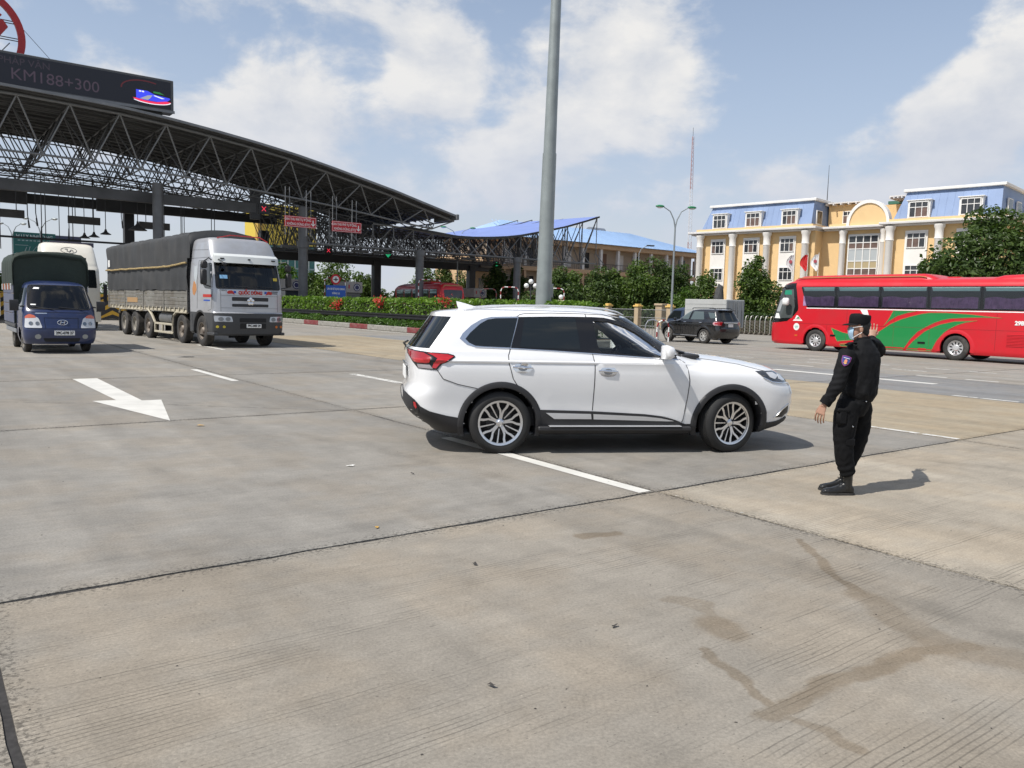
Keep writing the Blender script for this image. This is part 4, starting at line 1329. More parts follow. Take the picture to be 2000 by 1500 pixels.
# ================================================================== toll plaza canopy
TRUSS = pm('truss_steel', (0.105, 0.108, 0.112), 0.5, 0.25, var=0.2, vs=.8)
TRUSSL = pm('truss_steel_light', (0.20, 0.205, 0.21), 0.5, 0.3, var=0.2, vs=.8)
DKSTEEL = pm('dark_beam_steel', (0.040, 0.041, 0.043), 0.55, 0.1, var=0.25, vs=.6)
BEAMG = pm('grey_beam_steel', (0.085, 0.086, 0.088), 0.55, 0.2, var=0.25, vs=.6)
COLG = pm('column_grey', (0.135, 0.138, 0.142), 0.5, 0.2, var=0.2, vs=1.0)
ROOFU = pm('roof_sheet_grey', (0.10, 0.102, 0.104), 0.6, .1, var=0.15, vs=.5)
ROOFB = pm('roof_sheet_blue', (0.17, 0.24, 0.53), 0.45, var=0.08, vs=.4)
unit_tube = MB().cyl((0, 0, 0), (0, 0, 1), 1, 1, 6, False).mesh('truss_tube', TRUSSL, 60)
unit_tube_d = MB().cyl((0, 0, 0), (0, 0, 1), 1, 1, 6, False).mesh('truss_tube_dark', TRUSS, 60)


def bar(name, parent, p0, p1, r, me=None):
    p0, p1 = Vector(p0), Vector(p1)
    d = p1 - p0
    o = bpy.data.objects.new(name, me or unit_tube); COL.objects.link(o)
    o.parent = parent; o.location = p0
    o.rotation_euler = d.to_track_quat('Z', 'Y').to_euler()
    o.scale = (r, r, d.length)
    return o


ZT1 = [(-8, 14.9), (5.45, 15.11), (9.62, 14.97), (12.96, 14.82), (16.2, 14.53), (19.45, 14.15), (22.64, 13.72), (25.79, 13.22), (28.95, 12.59), (32.11, 11.90), (35.09, 11.25), (37.94, 10.52), (41.86, 9.55)]
ZB1 = [(-8, 11.5), (7.66, 11.45), (10.88, 11.39), (14.0, 11.24), (17.11, 11.07), (20.27, 10.85), (23.38, 10.57), (26.59, 10.30), (29.62, 10.02), (32.58, 9.68), (35.49, 9.32), (38.22, 8.93), (41.0, 8.75)]
zt1 = lambda s: lerp_tab(ZT1, s)
zb1 = lambda s: lerp_tab(ZB1, s)
can = thing('toll_canopy', 'dark steel toll plaza canopy with sweeping truss roof over the lanes', 'canopy', (0, 0, 0), ROT)
LF, LB = 65.0, 83.0
TN = [6.4 + 3.2 * i for i in range(-3, 12)]
TN[-1] = 41.7
BN = [(a_ + b_) / 2 for a_, b_ in zip(TN, TN[1:])]
ROWT = [LF + 3.6 * k for k in range(6)]
ROWB = [LF + 1.2 + 3.5 * k for k in range(6)]
# front face of the truss: every tube its own part
for a_, b_ in zip(TN, TN[1:]): bar('top_chord', can, (a_, LF, zt1(a_)), (b_, LF, zt1(b_)), .105)
for a_, b_ in zip(BN, BN[1:]): bar('bottom_chord', can, (a_, ROWB[0], zb1(a_)), (b_, ROWB[0], zb1(b_)), .085)
for i, s in enumerate(BN):
    for t in (TN[i], TN[i + 1]):
        bar('truss_brace', can, (t, LF, zt1(t)), (s, ROWB[0], zb1(s)), .062)
        bar('truss_brace', can, (t, ROWT[1], zt1(t)), (s, ROWB[0], zb1(s)), .05, unit_tube_d)
        if 2.5 < s < 42: bar('truss_brace', can, (t, ROWT[1], zt1(t)), (s, ROWB[1], zb1(s)), .05, unit_tube_d)
for s in TN: bar('cross_tube', can, (s, LF, zt1(s)), (s, LB, zt1(s)), .07, unit_tube_d)
# the deep lattice behind
mb = MB()
for j, l in enumerate(ROWT):
    if j: [mb.cyl((a_, l, zt1(a_)), (b_, l, zt1(b_)), .06, n=5, caps=False) for a_, b_ in zip(TN, TN[1:])]
for j, l in enumerate(ROWB):
    if j: [mb.cyl((a_, l, zb1(a_)), (b_, l, zb1(b_)), .06, n=5, caps=False) for a_, b_ in zip(BN, BN[1:])]
    for i, s in enumerate(BN):
        if j + 1 < len(ROWB): mb.cyl((s, l, zb1(s)), (s, ROWB[j + 1], zb1(s)), .055, n=5, caps=False)
        if j >= 1:
            for t in (TN[i], TN[i + 1]):
                for lt in ((ROWT[j],) if j + 1 >= len(ROWT) else (ROWT[j], ROWT[j + 1])):
                    mb.cyl((t, lt, zt1(t)), (s, l, zb1(s)), .05, n=5, caps=False)
# finer ceiling net below the rear half
for k in range(34):
    s = -1 + 1.25 * k
    if s > 41: break
    for l0, l1 in ((72.0, 77.5), (77.5, 83)):
        z0 = zb1(s) - .15; 
        mb.cyl((s, l0, z0 + .4), (s + 1.9, l1, zb1(s + 1.9) - .2), .035, n=4, caps=False)
        mb.cyl((s + 1.9, l0, z0 + .4), (s, l1, zb1(s) - .2), .035, n=4, caps=False)
for k in range(8):
    l = 72 + 1.55 * k
    for a_ in range(-1, 40, 3): mb.cyl((a_, l, zb1(a_) - .1), (a_ + 3, l, zb1(a_ + 3) - .1), .035, n=4, caps=False)
tag(mb.build('space_frame', TRUSS, can, 60, fix=False), kind='stuff')
# roof deck, purlins, gutter
mb = MB()
ss = [-6 + .8 * k for k in range(61)]
ss = [s for s in ss if s < 41.2] + [41.35]
for l0, l1, dz in ((LF - .9, LB + .6, .32),):
    mb.loft([[(s, l0, zt1(s) + dz), (s, l1, zt1(s) + dz), (s, l1, zt1(s) + dz + .06), (s, l0, zt1(s) + dz + .06)] for s in ss], True, True)
mb.build('roof_deck', ROOFU, can, 40)
for k in range(14):
    l = LF - .6 + 1.4 * k
    mb = MB()
    mb.loft([[(s, l - .04, zt1(s) + .15), (s, l + .04, zt1(s) + .15), (s, l + .04, zt1(s) + .31), (s, l - .04, zt1(s) + .31)] for s in ss[::3] + [41.3]], True, True)
    mb.build('purlin', BEAMG, can, 30)
mb = MB()
mb.loft([[(s, LF - 1.0, zt1(s) + .20), (s, LF - .80, zt1(s) + .20), (s, LF - .80, zt1(s) + .38), (s, LF - 1.0, zt1(s) + .38)] for s in ss], True, True)
mb.build('gutter', TRUSSL, can, 30)
MB().box(41.30, 41.6, LF - 1.1, LF + 3, 9.62, 10.12, .03).build('roof_end_cap', TRUSSL, can, 0)

# lower wing with the blue roof
ZT2 = [(36, 9.0), (37.74, 8.91), (41.74, 8.6), (43.96, 8.40), (46, 8.44), (48.1, 8.58), (50.2, 8.80), (52.15, 9.10), (54.22, 9.55), (58.24, 10.48), (61.55, 11.45), (63.18, 12.0)]
zt2 = lambda s: lerp_tab(ZT2, s)
L2, L2B = 68.4, 84.0
ND = [28.4 + 2.18 * k for k in range(17)]
ZBOT = 6.8
for a_, b_ in zip(ND, ND[1:]):
    if a_ > 34: bar('top_chord', can, (a_, L2, zt2(a_)), (b_, L2, zt2(b_)), .085)
    bar('bottom_chord', can, (a_, L2, ZBOT), (b_, L2, ZBOT), .085)
    if a_ > 34: bar('truss_brace', can, (a_, L2, ZBOT), (b_, L2, zt2(b_)), .045)
for s in ND:
    top = zt2(s) if s > 34 else zb1(s)
    bar('truss_post', can, (s, L2, (ZBOT + 1.1) if s > 34 else ZBOT), (s, L2, top), .05)
    bar('knee_brace', can, (s + .95, L2 - .35, ZBOT), (s, L2, ZBOT + 1.15), .055)
    bar('knee_brace', can, (s + .70, L2 + .5, ZBOT), (s, L2 + .3, ZBOT + 1.15), .05)
bar('end_brace', can, (61.1, L2, ZBOT), (63.28, L2, zt2(63.18)), .07)
mb = MB()
for j in range(1, 6):
    l = L2 + 3.0 * j
    for a_, b_ in zip(ND, ND[1:]):
        rise = .75 * (l - L2) / 15
        z0, z1 = (zt2(a_) if a_ > 34 else zb1(a_)) + rise, (zt2(b_) if b_ > 34 else zb1(b_)) + rise
        mb.cyl((a_, l, z0), (b_, l, z1), .055, n=5, caps=False)
        mb.cyl((a_, l - 1.2, ZBOT), (b_, l - 1.2, ZBOT), .05, n=5, caps=False)
        mb.cyl((a_, l, z0), ((a_ + b_) / 2, l - 1.4, ZBOT), .045, n=5, caps=False)
        mb.cyl((b_, l, z1), ((a_ + b_) / 2, l - 1.4, ZBOT), .045, n=5, caps=False)
        mb.cyl((a_, l - 3, z0 - .15), ((a_ + b_) / 2, l - 1.4, ZBOT), .045, n=5, caps=False)
        mb.cyl((b_, l - 3, z1 - .15), ((a_ + b_) / 2, l - 1.4, ZBOT), .045, n=5, caps=False)
        if b_ < 58:
            zm = (z0 + ZBOT) / 2
            for q in range(3):
                f0 = a_ + .73 * q
                mb.cyl((f0, l - 2.0, ZBOT + .2), (f0 + 1.3, l - .6, zm + 1.2), .032, n=4, caps=False)
                mb.cyl((f0 + 1.3, l - 2.2, ZBOT + .4), (f0, l - .9, zm + 1.1), .032, n=4, caps=False)
tag(mb.build('lower_space_frame', TRUSS, can, 60, fix=False), kind='stuff')
mb = MB()
s2 = [38.2 + .6 * k for k in range(42)] + [63.3]
rise = lambda s: .28 + .80 * max(0.0, min(1.0, (s - 38) / 12)) - .62 * max(0.0, min(1.0, (s - 56) / 7))
mb.loft([[(s, L2 - .3, zt2(s) + .10), (s, L2B, zt2(s) + rise(s)), (s, L2B, zt2(s) + rise(s) + .07), (s, L2 - .3, zt2(s) + .17)] for s in s2], True, True)
mb.build('blue_roof_deck', ROOFB, can, 40)
mb = MB()
mb.loft([[(s, L2 - .42, zt2(s) - .02), (s, L2 - .30, zt2(s) - .02), (s, L2 - .30, zt2(s) + .18), (s, L2 - .42, zt2(s) + .18)] for s in s2], True, True)
mb.build('fascia', DKSTEEL, can, 30)
# beams
MB().box(-6, 24.4, 69.7, 70.1, 9.15, 9.98, .02).build('front_beam', BEAMG, can, 0)
MB().box(-6, 31.0, 82.2, 82.7, 9.5, 10.35, .02).build('rear_beam', DKSTEEL, can, 0)
MB().box(24.0, 60.0, 83.8, 84.3, 6.0, 7.25, .02).build('rear_beam', DKSTEEL, can, 0)
MB().box(24.0, 24.8, 69.7, 70.2, 8.6, 11.2, .02).build('beam_bracket', DKSTEEL, can, 0)
for s0, s1, z in ((5.0, 8.6, 9.35), (14.0, 19.2, 9.30)):
    MB().box(s0, s1, 81.6, 82.1, z, z + 1.2, .03).build('duct', DKSTEEL, can, 0)
for s, z1, r_ in ((16.1, 10.6, .41), (28.13, 9.9, .41), (40.04, 6.7, .40), (52.0, 6.75, .38)):
    mb = MB()
    pf = [(.001, 0)]
    for k in range(int(z1 // 2.4) + 1):
        z = k * 2.4
        pf += [(r_, z), (r_, min(z + 2.36, z1)), (r_ * .96, min(z + 2.37, z1)), (r_ * .96, min(z + 2.395, z1))]
    mb.lathe(pf + [(.001, z1)], 20, 'Z', (s, 68.4, 0))
    mb.build('column', COLG, can, 35)
    if s > 20:
        mb = MB().cyl((s, 68.4, 6.35), (s, 68.4, 6.9), r_ + .12, n=20); mb.build('column_collar', COLG, can, 35)
for s, z1 in ((3.9, 11), (17.1, 11.2), (30.2, 8.9), (43.4, 6.5), (56.6, 6.6)):
    MB().box(s - .44, s + .44, 83.6, 84.4, 0, z1, .03).build('rear_column', DKSTEEL, can, 0)
# under-roof flood lamps fixed to the lower chord
for s in (27.6, 34.7, 37.0, 42.6, 47.5):
    mb = MB().box(s, s + 1.7, 72.0, 72.5, 6.55, 6.78, .04); mb.cyl((s + .8, 72.2, 6.78), (s + .8, 72.2, 7.2), .05); mb.build('floodlight', COLG, can, 0)

# hanging lane panels seen from behind
PANB = pm('panel_back', (0.060, 0.056, 0.052), .6, .1, var=.2, vs=1)
for k, (s0, s1, z0, z1, lb) in enumerate(((4.6, 7.66, 7.58, 8.22, 'dark hanging lane panel above the green billboard at the far left'), (10.69, 13.09, 7.48, 8.10, 'dark hanging lane panel above the tall white truck cab'),
                                          (16.1, 18.6, 7.48, 8.08, 'dark hanging lane panel crossing behind the front grey column'))):
    t = thing('lane_board', lb, 'sign', (0, 0, 0), ROT, 'dark lane panels hung under the canopy')
    MB().box(s0, s1, 74.9, 75.1, z0, z1, .02).build('board', PANB, t, 0)
    for s in (s0 + .55, s1 - .55): MB().cyl((s, 75.0, z1), (s, 75.0, zb1(s) - .1), .035, n=6).build('hanger', DKSTEEL, t)
# drop rods and cable hoses
for k, (s, z0, w, lb) in enumerate(((7.74, 6.8, .06, 'black hose hanging beside the green billboard, left of two'), (8.3, 7.01, .06, 'black hose hanging over the green billboard, right of two'), (14.5, 7.3, .055, 'black hose hanging left of the black rear column'))):
    t = thing('hanging_hose', lb, 'hose', (0, 0, 0), ROT, 'hoses hung under the canopy')
    MB().tube([(s, 74, zb1(s)), (s + .02, 74, z0 + 1), (s + .08, 74, z0 + .5)], w * .6, 6).build('hose', DKSTEEL, t)
    MB().cyl((s + .06, 74, z0 + .6), (s + .12, 74, z0), w, w * 1.3, 6).build('nozzle', DKSTEEL, t)
# lane posts: pairs of thin rods from roof to booth roofs
mb_i = 0
for s, lb in ((6.0, 'pair of thin steel rods left of the green billboard'), (9.2, 'pair of thin steel rods at the right end of the green billboard'), (11.2, 'pair of thin steel rods behind the white truck roof'), (20.2, 'pair of thin steel rods over the dark tarpaulin'),
              (22.9, 'pair of thin steel rods over the silver cab roof')):
    t = thing('tie_rods', lb, 'rods', (0, 0, 0), ROT, 'thin tie rods hung under the canopy')
    for ds in (-.14, .14): MB().cyl((s + ds, 77, 5.2), (s + ds, 77, zb1(s)), .035, n=6).build('rod', DKSTEEL, t)
    MB().add([(s - .3, 77, 5.2), (s - .12, 77, 5.2), (s - .12, 77, 7.2), (s - .2, 77, 7.2)], [(0, 1, 2, 3)]).box(s - .28, s - .14, 76.95, 77.05, 5.2, 6.2).build('gusset', DKSTEEL, t, 0)
# bell lamps
for s, l, z, k, lb in ((11.73, 74, 6.3, 1, 'left bell lamp of three hung over the white truck'), (12.6, 75, 6.5, 1, 'middle bell lamp of three hung over the white truck'), (13.4, 74.5, 6.75, 1, 'right bell lamp of three hung over the white truck'),
                       (15.35, 72, 7.1, 1.7, 'large bell lamp hung in front of the black rear column'), (19.9, 76, 6.6, 1, 'bell lamp hung just above the grey tarpaulin')):
    t = thing('bell_lamp', lb, 'lamp', tuple(road(s, l, z)), ROT, 'bell lamps hung under the canopy')
    MB().cyl((0, 0, .3 * k), (0, 0, zb1(s) - z), .03, n=6).build('rod', DKSTEEL, t)
    MB().lathe([(.07, .42 * k), (.10, .30 * k), (.16 * k, .18 * k), (.42 * k, .02), (.43 * k, -.02), (.12, .02)], 14).build('lamp_shade', PANB, t, 40)
t = thing('cable_tray', 'long dark pipe hung across the lanes behind the trucks', 'pipe', (0, 0, 0), ROT)
MB().cyl((-4, 76, 6.15), (22, 76, 6.15), .085, n=8).build('pipe', DKSTEEL, t)
for s in (2.2, 10.2, 18.4): MB().cyl((s, 76, 6.2), (s, 76, zb1(s)), .03, n=6).build('hanger', DKSTEEL, t)

# red lane signs
SIGNR = pm('sign_red', (0.46, 0.010, 0.020), .5, var=.05)
SIGNW = pm('sign_white', (0.70, 0.70, 0.68), .5)
for s0, z0, hh, lb in ((23.98, 7.50, .84, 'left red lane sign with white letters and arrow'), (27.98, 7.42, .84, 'right red lane sign with white letters and arrow')):
    t = thing('lane_sign', lb, 'sign', tuple(road(s0, 62.0, 0)), ROT, 'red lane signs hung from the canopy')
    w = 2.62
    bd = MB().box(0, w, -.04, .04, z0, z0 + hh, .01).build('board', SIGNR, t, 0)
    mb = MB()
    for a_, b_, c_, d_ in ((.03, w - .03, z0 + .03, z0 + .055), (.03, w - .03, z0 + hh - .055, z0 + hh - .03), (.03, .055, z0 + .055, z0 + hh - .055), (w - .055, w - .03, z0 + .055, z0 + hh - .055)):
        mb.box(a_, b_, -.047, -.041, c_, d_)
    mb.build('border', SIGNW, bd, 0)
    lettering('LÀN THU PHÍ TỰ ĐỘNG', .27, SIGNW, bd, (1.08, -.046, z0 + hh * .70), (1, 0, 0), (0, 0, 1), bold=.004, wide=.74)
    lettering('KHÔNG DỪNG (ETC)', .27, SIGNW, bd, (1.13, -.046, z0 + hh * .27), (1, 0, 0), (0, 0, 1), bold=.004, wide=.74)
    mb = MB(); ax = 2.34; az = z0 + hh * .40
    mb.prism([(ax - .045, az + .28), (ax - .045, az - .06), (ax - .17, az + .06), (ax - .17, az - .03), (ax, az - .20), (ax + .17, az - .03), (ax + .17, az + .06), (ax + .045, az - .06), (ax + .045, az + .28)], -.047, -.041)
    mb.build('arrow', SIGNW, bd, 0)
    for q in (.08, .42, w - .8, w - .42): MB().cyl((q, .09, 6.85), (q, .09, zb1(s0 + q) + .1), .035, n=6).build('hanger', TRUSSL, t)
# lane signals
SIGK = pm('signal_case', (0.012, 0.013, 0.013), .5)
LEDR = pm('led_red', (.3, .01, .02), .4, emit=(1, .05, .10), es=.75)
LEDG = pm('led_green', (.01, .2, .08), .4, emit=(.03, .75, .32), es=.45)
for s, l, z, kind, lb in ((23.8, 66.2, 9.15, 'x', 'lane signal with red cross high beside the yellow wall'), (33.9, 76, 6.78, 'x', 'lane signal with red cross under the second red sign'),
                          (40.6, 76, 6.80, 'v', 'lane signal with green arrow over the dark red bus'), (57.3, 79.6, 6.72, 'v', 'lane signal with dim green arrow beside the mast')):
    t = thing('lane_signal', lb, 'signal', tuple(road(s, l, z)), ROT)
    MB().box(-.42, .42, -.06, .14, -.42, .42, .03).build('case', SIGK, t, 0)
    mb = MB()
    if kind == 'x':
        for sg in (-1, 1): mb.box(-.25, .25, -.085, -.061, -.026, .026, M=Matrix.Rotation(sg * R(48), 4, 'Y'))
        mb.build('cross', LEDR, t, 0)
    else:
        mb.prism([(-.06, .32), (-.06, -.12), (-.22, .05), (-.30, -.03), (0, -.34), (.30, -.03), (.22, .05), (.06, -.12), (.06, .32)], -.085, -.061)
        mb.build('arrow', LEDG, t, 0)
    MB().cyl((0, .1, .5), (0, .1, 1.6), .05, n=6).build('bracket', DKSTEEL, t)

# the electronic board on the roof
LEDK = pm('screen_dark', (0.010, 0.011, 0.020), .35)
LEDD = pm('screen_dim', (0.06, 0.04, 0.06), .5, emit=(.28, .20, .26), es=.09)
LEDD2 = pm('screen_dimmer', (0.03, 0.025, 0.04), .5, emit=(.25, .18, .22), es=.07)
t = thing('electronic_board', 'long dark electronic message board standing on the canopy roof', 'message board', tuple(road(0, 65.9, 0)), ROT)
MB().box(-4, 16.75, .0, 1.1, 15.62, 18.05, .04).build('case', pm('board_frame', (.09, .092, .095), .5, .2), t, 0)
MB().box(-3.8, 16.55, -.012, -.003, 15.88, 17.88).build('screen', LEDK, t, 0)
MB().box(-4, 16.8, -.1, -.0, 15.60, 15.80, .01).build('sill', TRUSSL, t, 0)
lettering('PHÁP VÂN', .66, LEDD2, t, (7.0, -.018, 17.44), (1, 0, 0), (0, 0, 1), bold=0, wide=1.0)
lettering('KM188+300', 1.08, LEDD, t, (8.9, -.018, 16.58), (1, 0, 0), (0, 0, 1), bold=0, wide=1.02)
mb = MB()
ell = lambda cx, cz, a_, b_, t0, t1, n=24: [(cx + a_ * math.cos(R(t0 + (t1 - t0) * k / n)), cz + b_ * math.sin(R(t0 + (t1 - t0) * k / n))) for k in range(n + 1)]
lg = bpy.data.objects.new('emblem', None); COL.objects.link(lg); lg.parent = t
BLU = pm('led_blue', (.01, .02, .3), .4, emit=(.05, .07, .85), es=.9)
WHT = pm('led_white', (.5, .5, .5), .4, emit=(.85, .87, .95), es=.9)
GRY = pm('led_grey', (.2, .2, .2), .4, emit=(.40, .42, .48), es=.7)
LRD = pm('led_red2', (.3, .01, .02), .4, emit=(.85, .03, .12), es=.9)
LGN = pm('led_green2', (.02, .15, .03), .4, emit=(.03, .22, .05), es=.6)


def flat(poly, mat, name, y):
    m_ = MB().prism(poly, y - .006, y); return m_.build(name, mat, lg, 0)


flat([(14.1, 16.98), (14.9, 16.98), (15.4, 16.78), (16.45, 16.70), (16.5, 16.62)] + [(16.3, 16.45), (15.6, 16.30), (14.7, 16.30), (14.1, 16.38)], BLU, 'blue_field', -.014)
flat([(14.1, 16.36)] + ell(15.2, 16.42, 1.35, .32, 190, 355, 16) + [(16.2, 16.42), (15.5, 16.27), (14.8, 16.27)], LRD, 'red_sweep', -.022)
flat(ell(15.15, 16.38, 1.42, .32, 210, 350, 16) + ell(15.15, 16.41, 1.36, .30, 350, 210, 16), WHT, 'white_edge', -.030)
flat([(14.35, 16.36), (14.9, 16.66), (15.25, 16.72), (15.05, 16.45), (14.9, 16.33)], GRY, 'grey_road', -.024)
flat([(15.3, 16.70), (15.9, 16.56), (16.1, 16.60), (15.4, 16.74)], WHT, 'white_road', -.026)
flat([(14.30, 16.84), (14.45, 16.84), (14.45, 16.93), (14.30, 16.93)], WHT, 'white_mark', -.026)
flat([(14.50, 16.84), (14.65, 16.84), (14.65, 16.93), (14.50, 16.93)], WHT, 'white_mark', -.026)
flat([(15.3, 17.02), (15.75, 17.02), (16.1, 16.87), (15.3, 16.90)], LGN, 'green_hill', -.024)
flat(ell(14.7, 17.0, 1.65, .72, 60, 185, 20) + ell(14.7, 17.0, 1.55, .63, 185, 60, 20), pm('led_dim_red', (.05, .01, .015), .5, emit=(.3, .04, .05), es=.18), 'dim_ring', -.014)
for s in (-2, 5.6, 9.9, 13.3): MB().box(s - .12, s + .12, .2, .6, 15.1, 15.64, .02).build('foot', DKSTEEL, t, 0)
MB().box(12.6, 16.0, .3, 1.0, 14.85, 15.63).build('plinth', DKSTEEL, t, 0)

# red ring emblem above the roof at the left edge
t = thing('ring_emblem', 'big red ring emblem on a lattice above the message board', 'emblem', tuple(road(4.05, 68.6, 19.55)), ROT)
RR = 3.35
RINGR = pm('emblem_red', (0.40, 0.022, 0.025), .5, var=.08)
mb = MB()
mb.loft([[(RR * math.cos(a_) * k, y, RR * math.sin(a_) * k) for k, y in ((1, -.15), (1, .15), (.865, .15), (.865, -.15))] for a_ in [2 * math.pi * i / 56 for i in range(57)]], True)
mb.build('ring', RINGR, t, 40)
for pts in ([(-2.6, .9), (-1.9, .9), (-.4, -1.3), (1.35, .95), (2.0, 1.25), (2.3, .80), (.1, -2.2), (-.8, -2.2)], [(.25, .75), (1.4, 1.9), (1.95, 1.55), (.7, .35)]):
    MB().prism(pts, -.12, .12).build('stroke', RINGR, t, 0)
for z in (-2.3, -1.15, 0, 1.15, 2.3):
    w = math.sqrt(max(.1, (RR * .9) ** 2 - z * z))
    for dz in (0, .16): bar('lattice_bar', t, (-w, .2, z + dz), (w, .2, z + dz), .035, unit_tube_d)
for a_, b_ in (((-2.8, .2, -1.15), (0, .2, -3)), ((2.8, .2, -1.15), (0, .2, -3)), ((.3, .2, -2.9), (2.4, .2, -.2))): bar('lattice_bar', t, a_, b_, .035, unit_tube_d)
for a_ in ((2.3, .3, -2.2), (2.9, .3, -1.5), (1.6, .3, 2.7)): bar('stay_wire', t, a_, (8.2, .6, -4.2), .018, unit_tube_d)
for x in (-1.5, 1.5): bar('leg', t, (x, .2, -4.5), (x, .2, -2.9), .08, unit_tube_d)

# ================================================================== yellow office building with mansard roof
YEL = pm('yellow_render', (0.74, 0.52, 0.265), 0.85, var=.06, vs=.35, dirt=(.56, .40, .20), ds=.35, da=.35)
CREAM = pm('white_trim_render', (0.78, 0.75, 0.70), 0.8, var=.06, vs=.6)
BLUER = pm('blue_metal_roof', (0.195, 0.275, 0.445), 0.6, var=.10, vs=.35)
PALEC = pm('cornice_grey', (0.62, 0.60, 0.58), .8, var=.08, vs=.5)
GLD = pm('window_dark_glass', (0.035, 0.038, 0.042), .08, spec=.7, var=.4, vs=1.3)
CURT = pm('curtain_brown', (0.13, 0.085, 0.07), .7, var=.3, vs=2)
FRW = pm('window_frame_white', (0.74, 0.73, 0.70), .6)
yb = thing('office_building', 'yellow office building with blue mansard roof, white columns and arched gable', 'building', (36.5, 95.0, 0), R(-45))


def wall(x0, x1, y0, y1, z0, z1, mat, name='wall', b=0, parent=None): return MB().box(x0, x1, y0, y1, z0, z1, b).build(name, mat, parent or yb, 0)


# volumes: left wing, centre, right wing (front faces at y = -1.0, 0.6, -1.0)
wall(-17.0, -1.0, -.95, 11, 0, 11.5, YEL); wall(-1.0, 6.9, .9, 11, 0, 11.5, YEL); wall(6.9, 18.6, -.95, 12, 0, 11.5, YEL)
wall(18.6, 34, 3.5, 14, 0, 11.5, YEL)


def slabs(x0, x1, y0, name='cornice'):
    wall(x0 - .1, x1 + .1, y0 - .75, 11.5, 11.5, 11.68, PALEC, name, .03); wall(x0 - .45, x1 + .45, y0 - 1.1, 11.6, 11.68, 11.95, PALEC, name, .04); wall(x0 + .3, x1 - .3, y0 - .25, 11.2, 11.95, 12.30, YEL, 'parapet')


slabs(-17.3, -1.0, -.95); slabs(-.45, 6.2, .9); slabs(7.0, 18.8, -.95)


def mansard(x0, x1, y0, y1, z0, z1, inset=.95, name='mansard_roof'):
    mb = MB()
    a_ = [(x0, y0, z0), (x1, y0, z0), (x1, y1, z0), (x0, y1, z0)]
    b_ = [(x0 + inset, y0 + inset, z1), (x1 - inset * .2, y0 + inset, z1), (x1 - inset * .2, y1, z1), (x0 + inset, y1, z1)]
    mb.add(a_ + b_, [(0, 1, 5, 4), (1, 2, 6, 5), (2, 3, 7, 6), (3, 0, 4, 7), (4, 5, 6, 7)])
    r_ = mb.build(name, BLUER, yb, 0)
    k = 0
    for i in range(int((x1 - x0 - 1) / .75)):        # standing seams
        x = x0 + .6 + .75 * i
        f0 = max(0, min(1, (x - x0) / inset))
        MB().tube([(x, y0 - .012, z0), (x, y0 + inset - .012, z1)] if f0 >= 1 else [(x, y0 - .012, z0), (x, y0 + inset * f0 - .012, z0 + (z1 - z0) * f0)], .014, 4).build('seam', BLUER, r_, 0)
    wall(x0 + inset - .3, x1 - inset * .2 + .35, y0 + inset - .35, y1 + .2, z1, z1 + .30, FRW, 'roof_edge', .03)
    return r_


mansard(-16.5, -1.7, -.75, 11, 12.30, 15.15); mansard(7.6, 18.0, -.75, 12, 12.30, 15.25)
wall(-1.6, 1.6, 3.6, 11, 12.3, 14.9, YEL, 'roof_room'); wall(4.5, 7.4, 5.0, 11, 12.3, 14.7, YEL, 'roof_room')
for x0, x1, z in ((-1.8, 3.6, 15.0), (5.6, 8.2, 15.3)):
    w = wall(x0, x1, 3.0, 6.5, z, z + .14, PALEC, 'pergola')
    for k in range(6): MB().box(x0 + (x1 - x0) * k / 6 + .1, x0 + (x1 - x0) * k / 6 + .25, 2.7, 6.6, z - .22, z - .003).build('rafter', PALEC, w, 0)
for x in (3.2, 7.3): wall(x, x + .35, 3.2, 3.55, 12.3, 15.0, YEL, 'pergola_post')
wall(4.4, 6.8, 6, 9, 14.9, 15.25, pm('green_shed_roof', (.04, .14, .10), .6), 'shed_roof')
# arched gable
mb = MB(); cx_, rx, rz = 4.35, 2.12, 2.35
mb.prism([(cx_ - rx, 11.96)] + [(cx_ - rx * math.cos(R(180 * k / 28)), 12.15 + rz * math.sin(R(180 * k / 28))) for k in range(29)] + [(cx_ + rx, 11.96)], .55, 1.25)
mb.build('gable', YEL, yb, 30)
mb = MB()
arc = [(cx_ - rx * math.cos(R(180 * k / 28)), 12.15 + rz * math.sin(R(180 * k / 28))) for k in range(29)]
arc = [(cx_ - rx, 11.96)] + arc + [(cx_ + rx, 11.96)]
mb.loft([[(cx_ + (x - cx_) * f, y, 12.0 + (z - 12.0) * f) for f, y in ((.985, .42), (1.13, .42), (1.13, 1.3), (.985, 1.3))] for x, z in arc], True, True)
mb.build('gable_arch', CREAM, yb, 30)


def column(x, y, z1, r_=.42, w=True):
    mb = MB().lathe([(r_ * 1.25, 0), (r_ * 1.25, .5), (r_, .6), (r_ * .95, z1 - 1.6), (r_ * 1.12, z1 - 1.5), (r_ * 1.0, z1 - 1.35), (r_ * 1.02, z1 - .5), (r_ * 1.3, z1 - .25), (r_ * 1.35, z1)], 16, 'Z', (x, y, 0))
    mb.build('column', CREAM, yb, 40)


for x in (-16.2, -11.5, -6.85, -1.95): column(x, -1.45, 11.5)
for x in (7.6, 12.6, 17.9): column(x, -1.45, 11.5)
for x in (1.65, 6.3): column(x, .45, 11.5, .36)


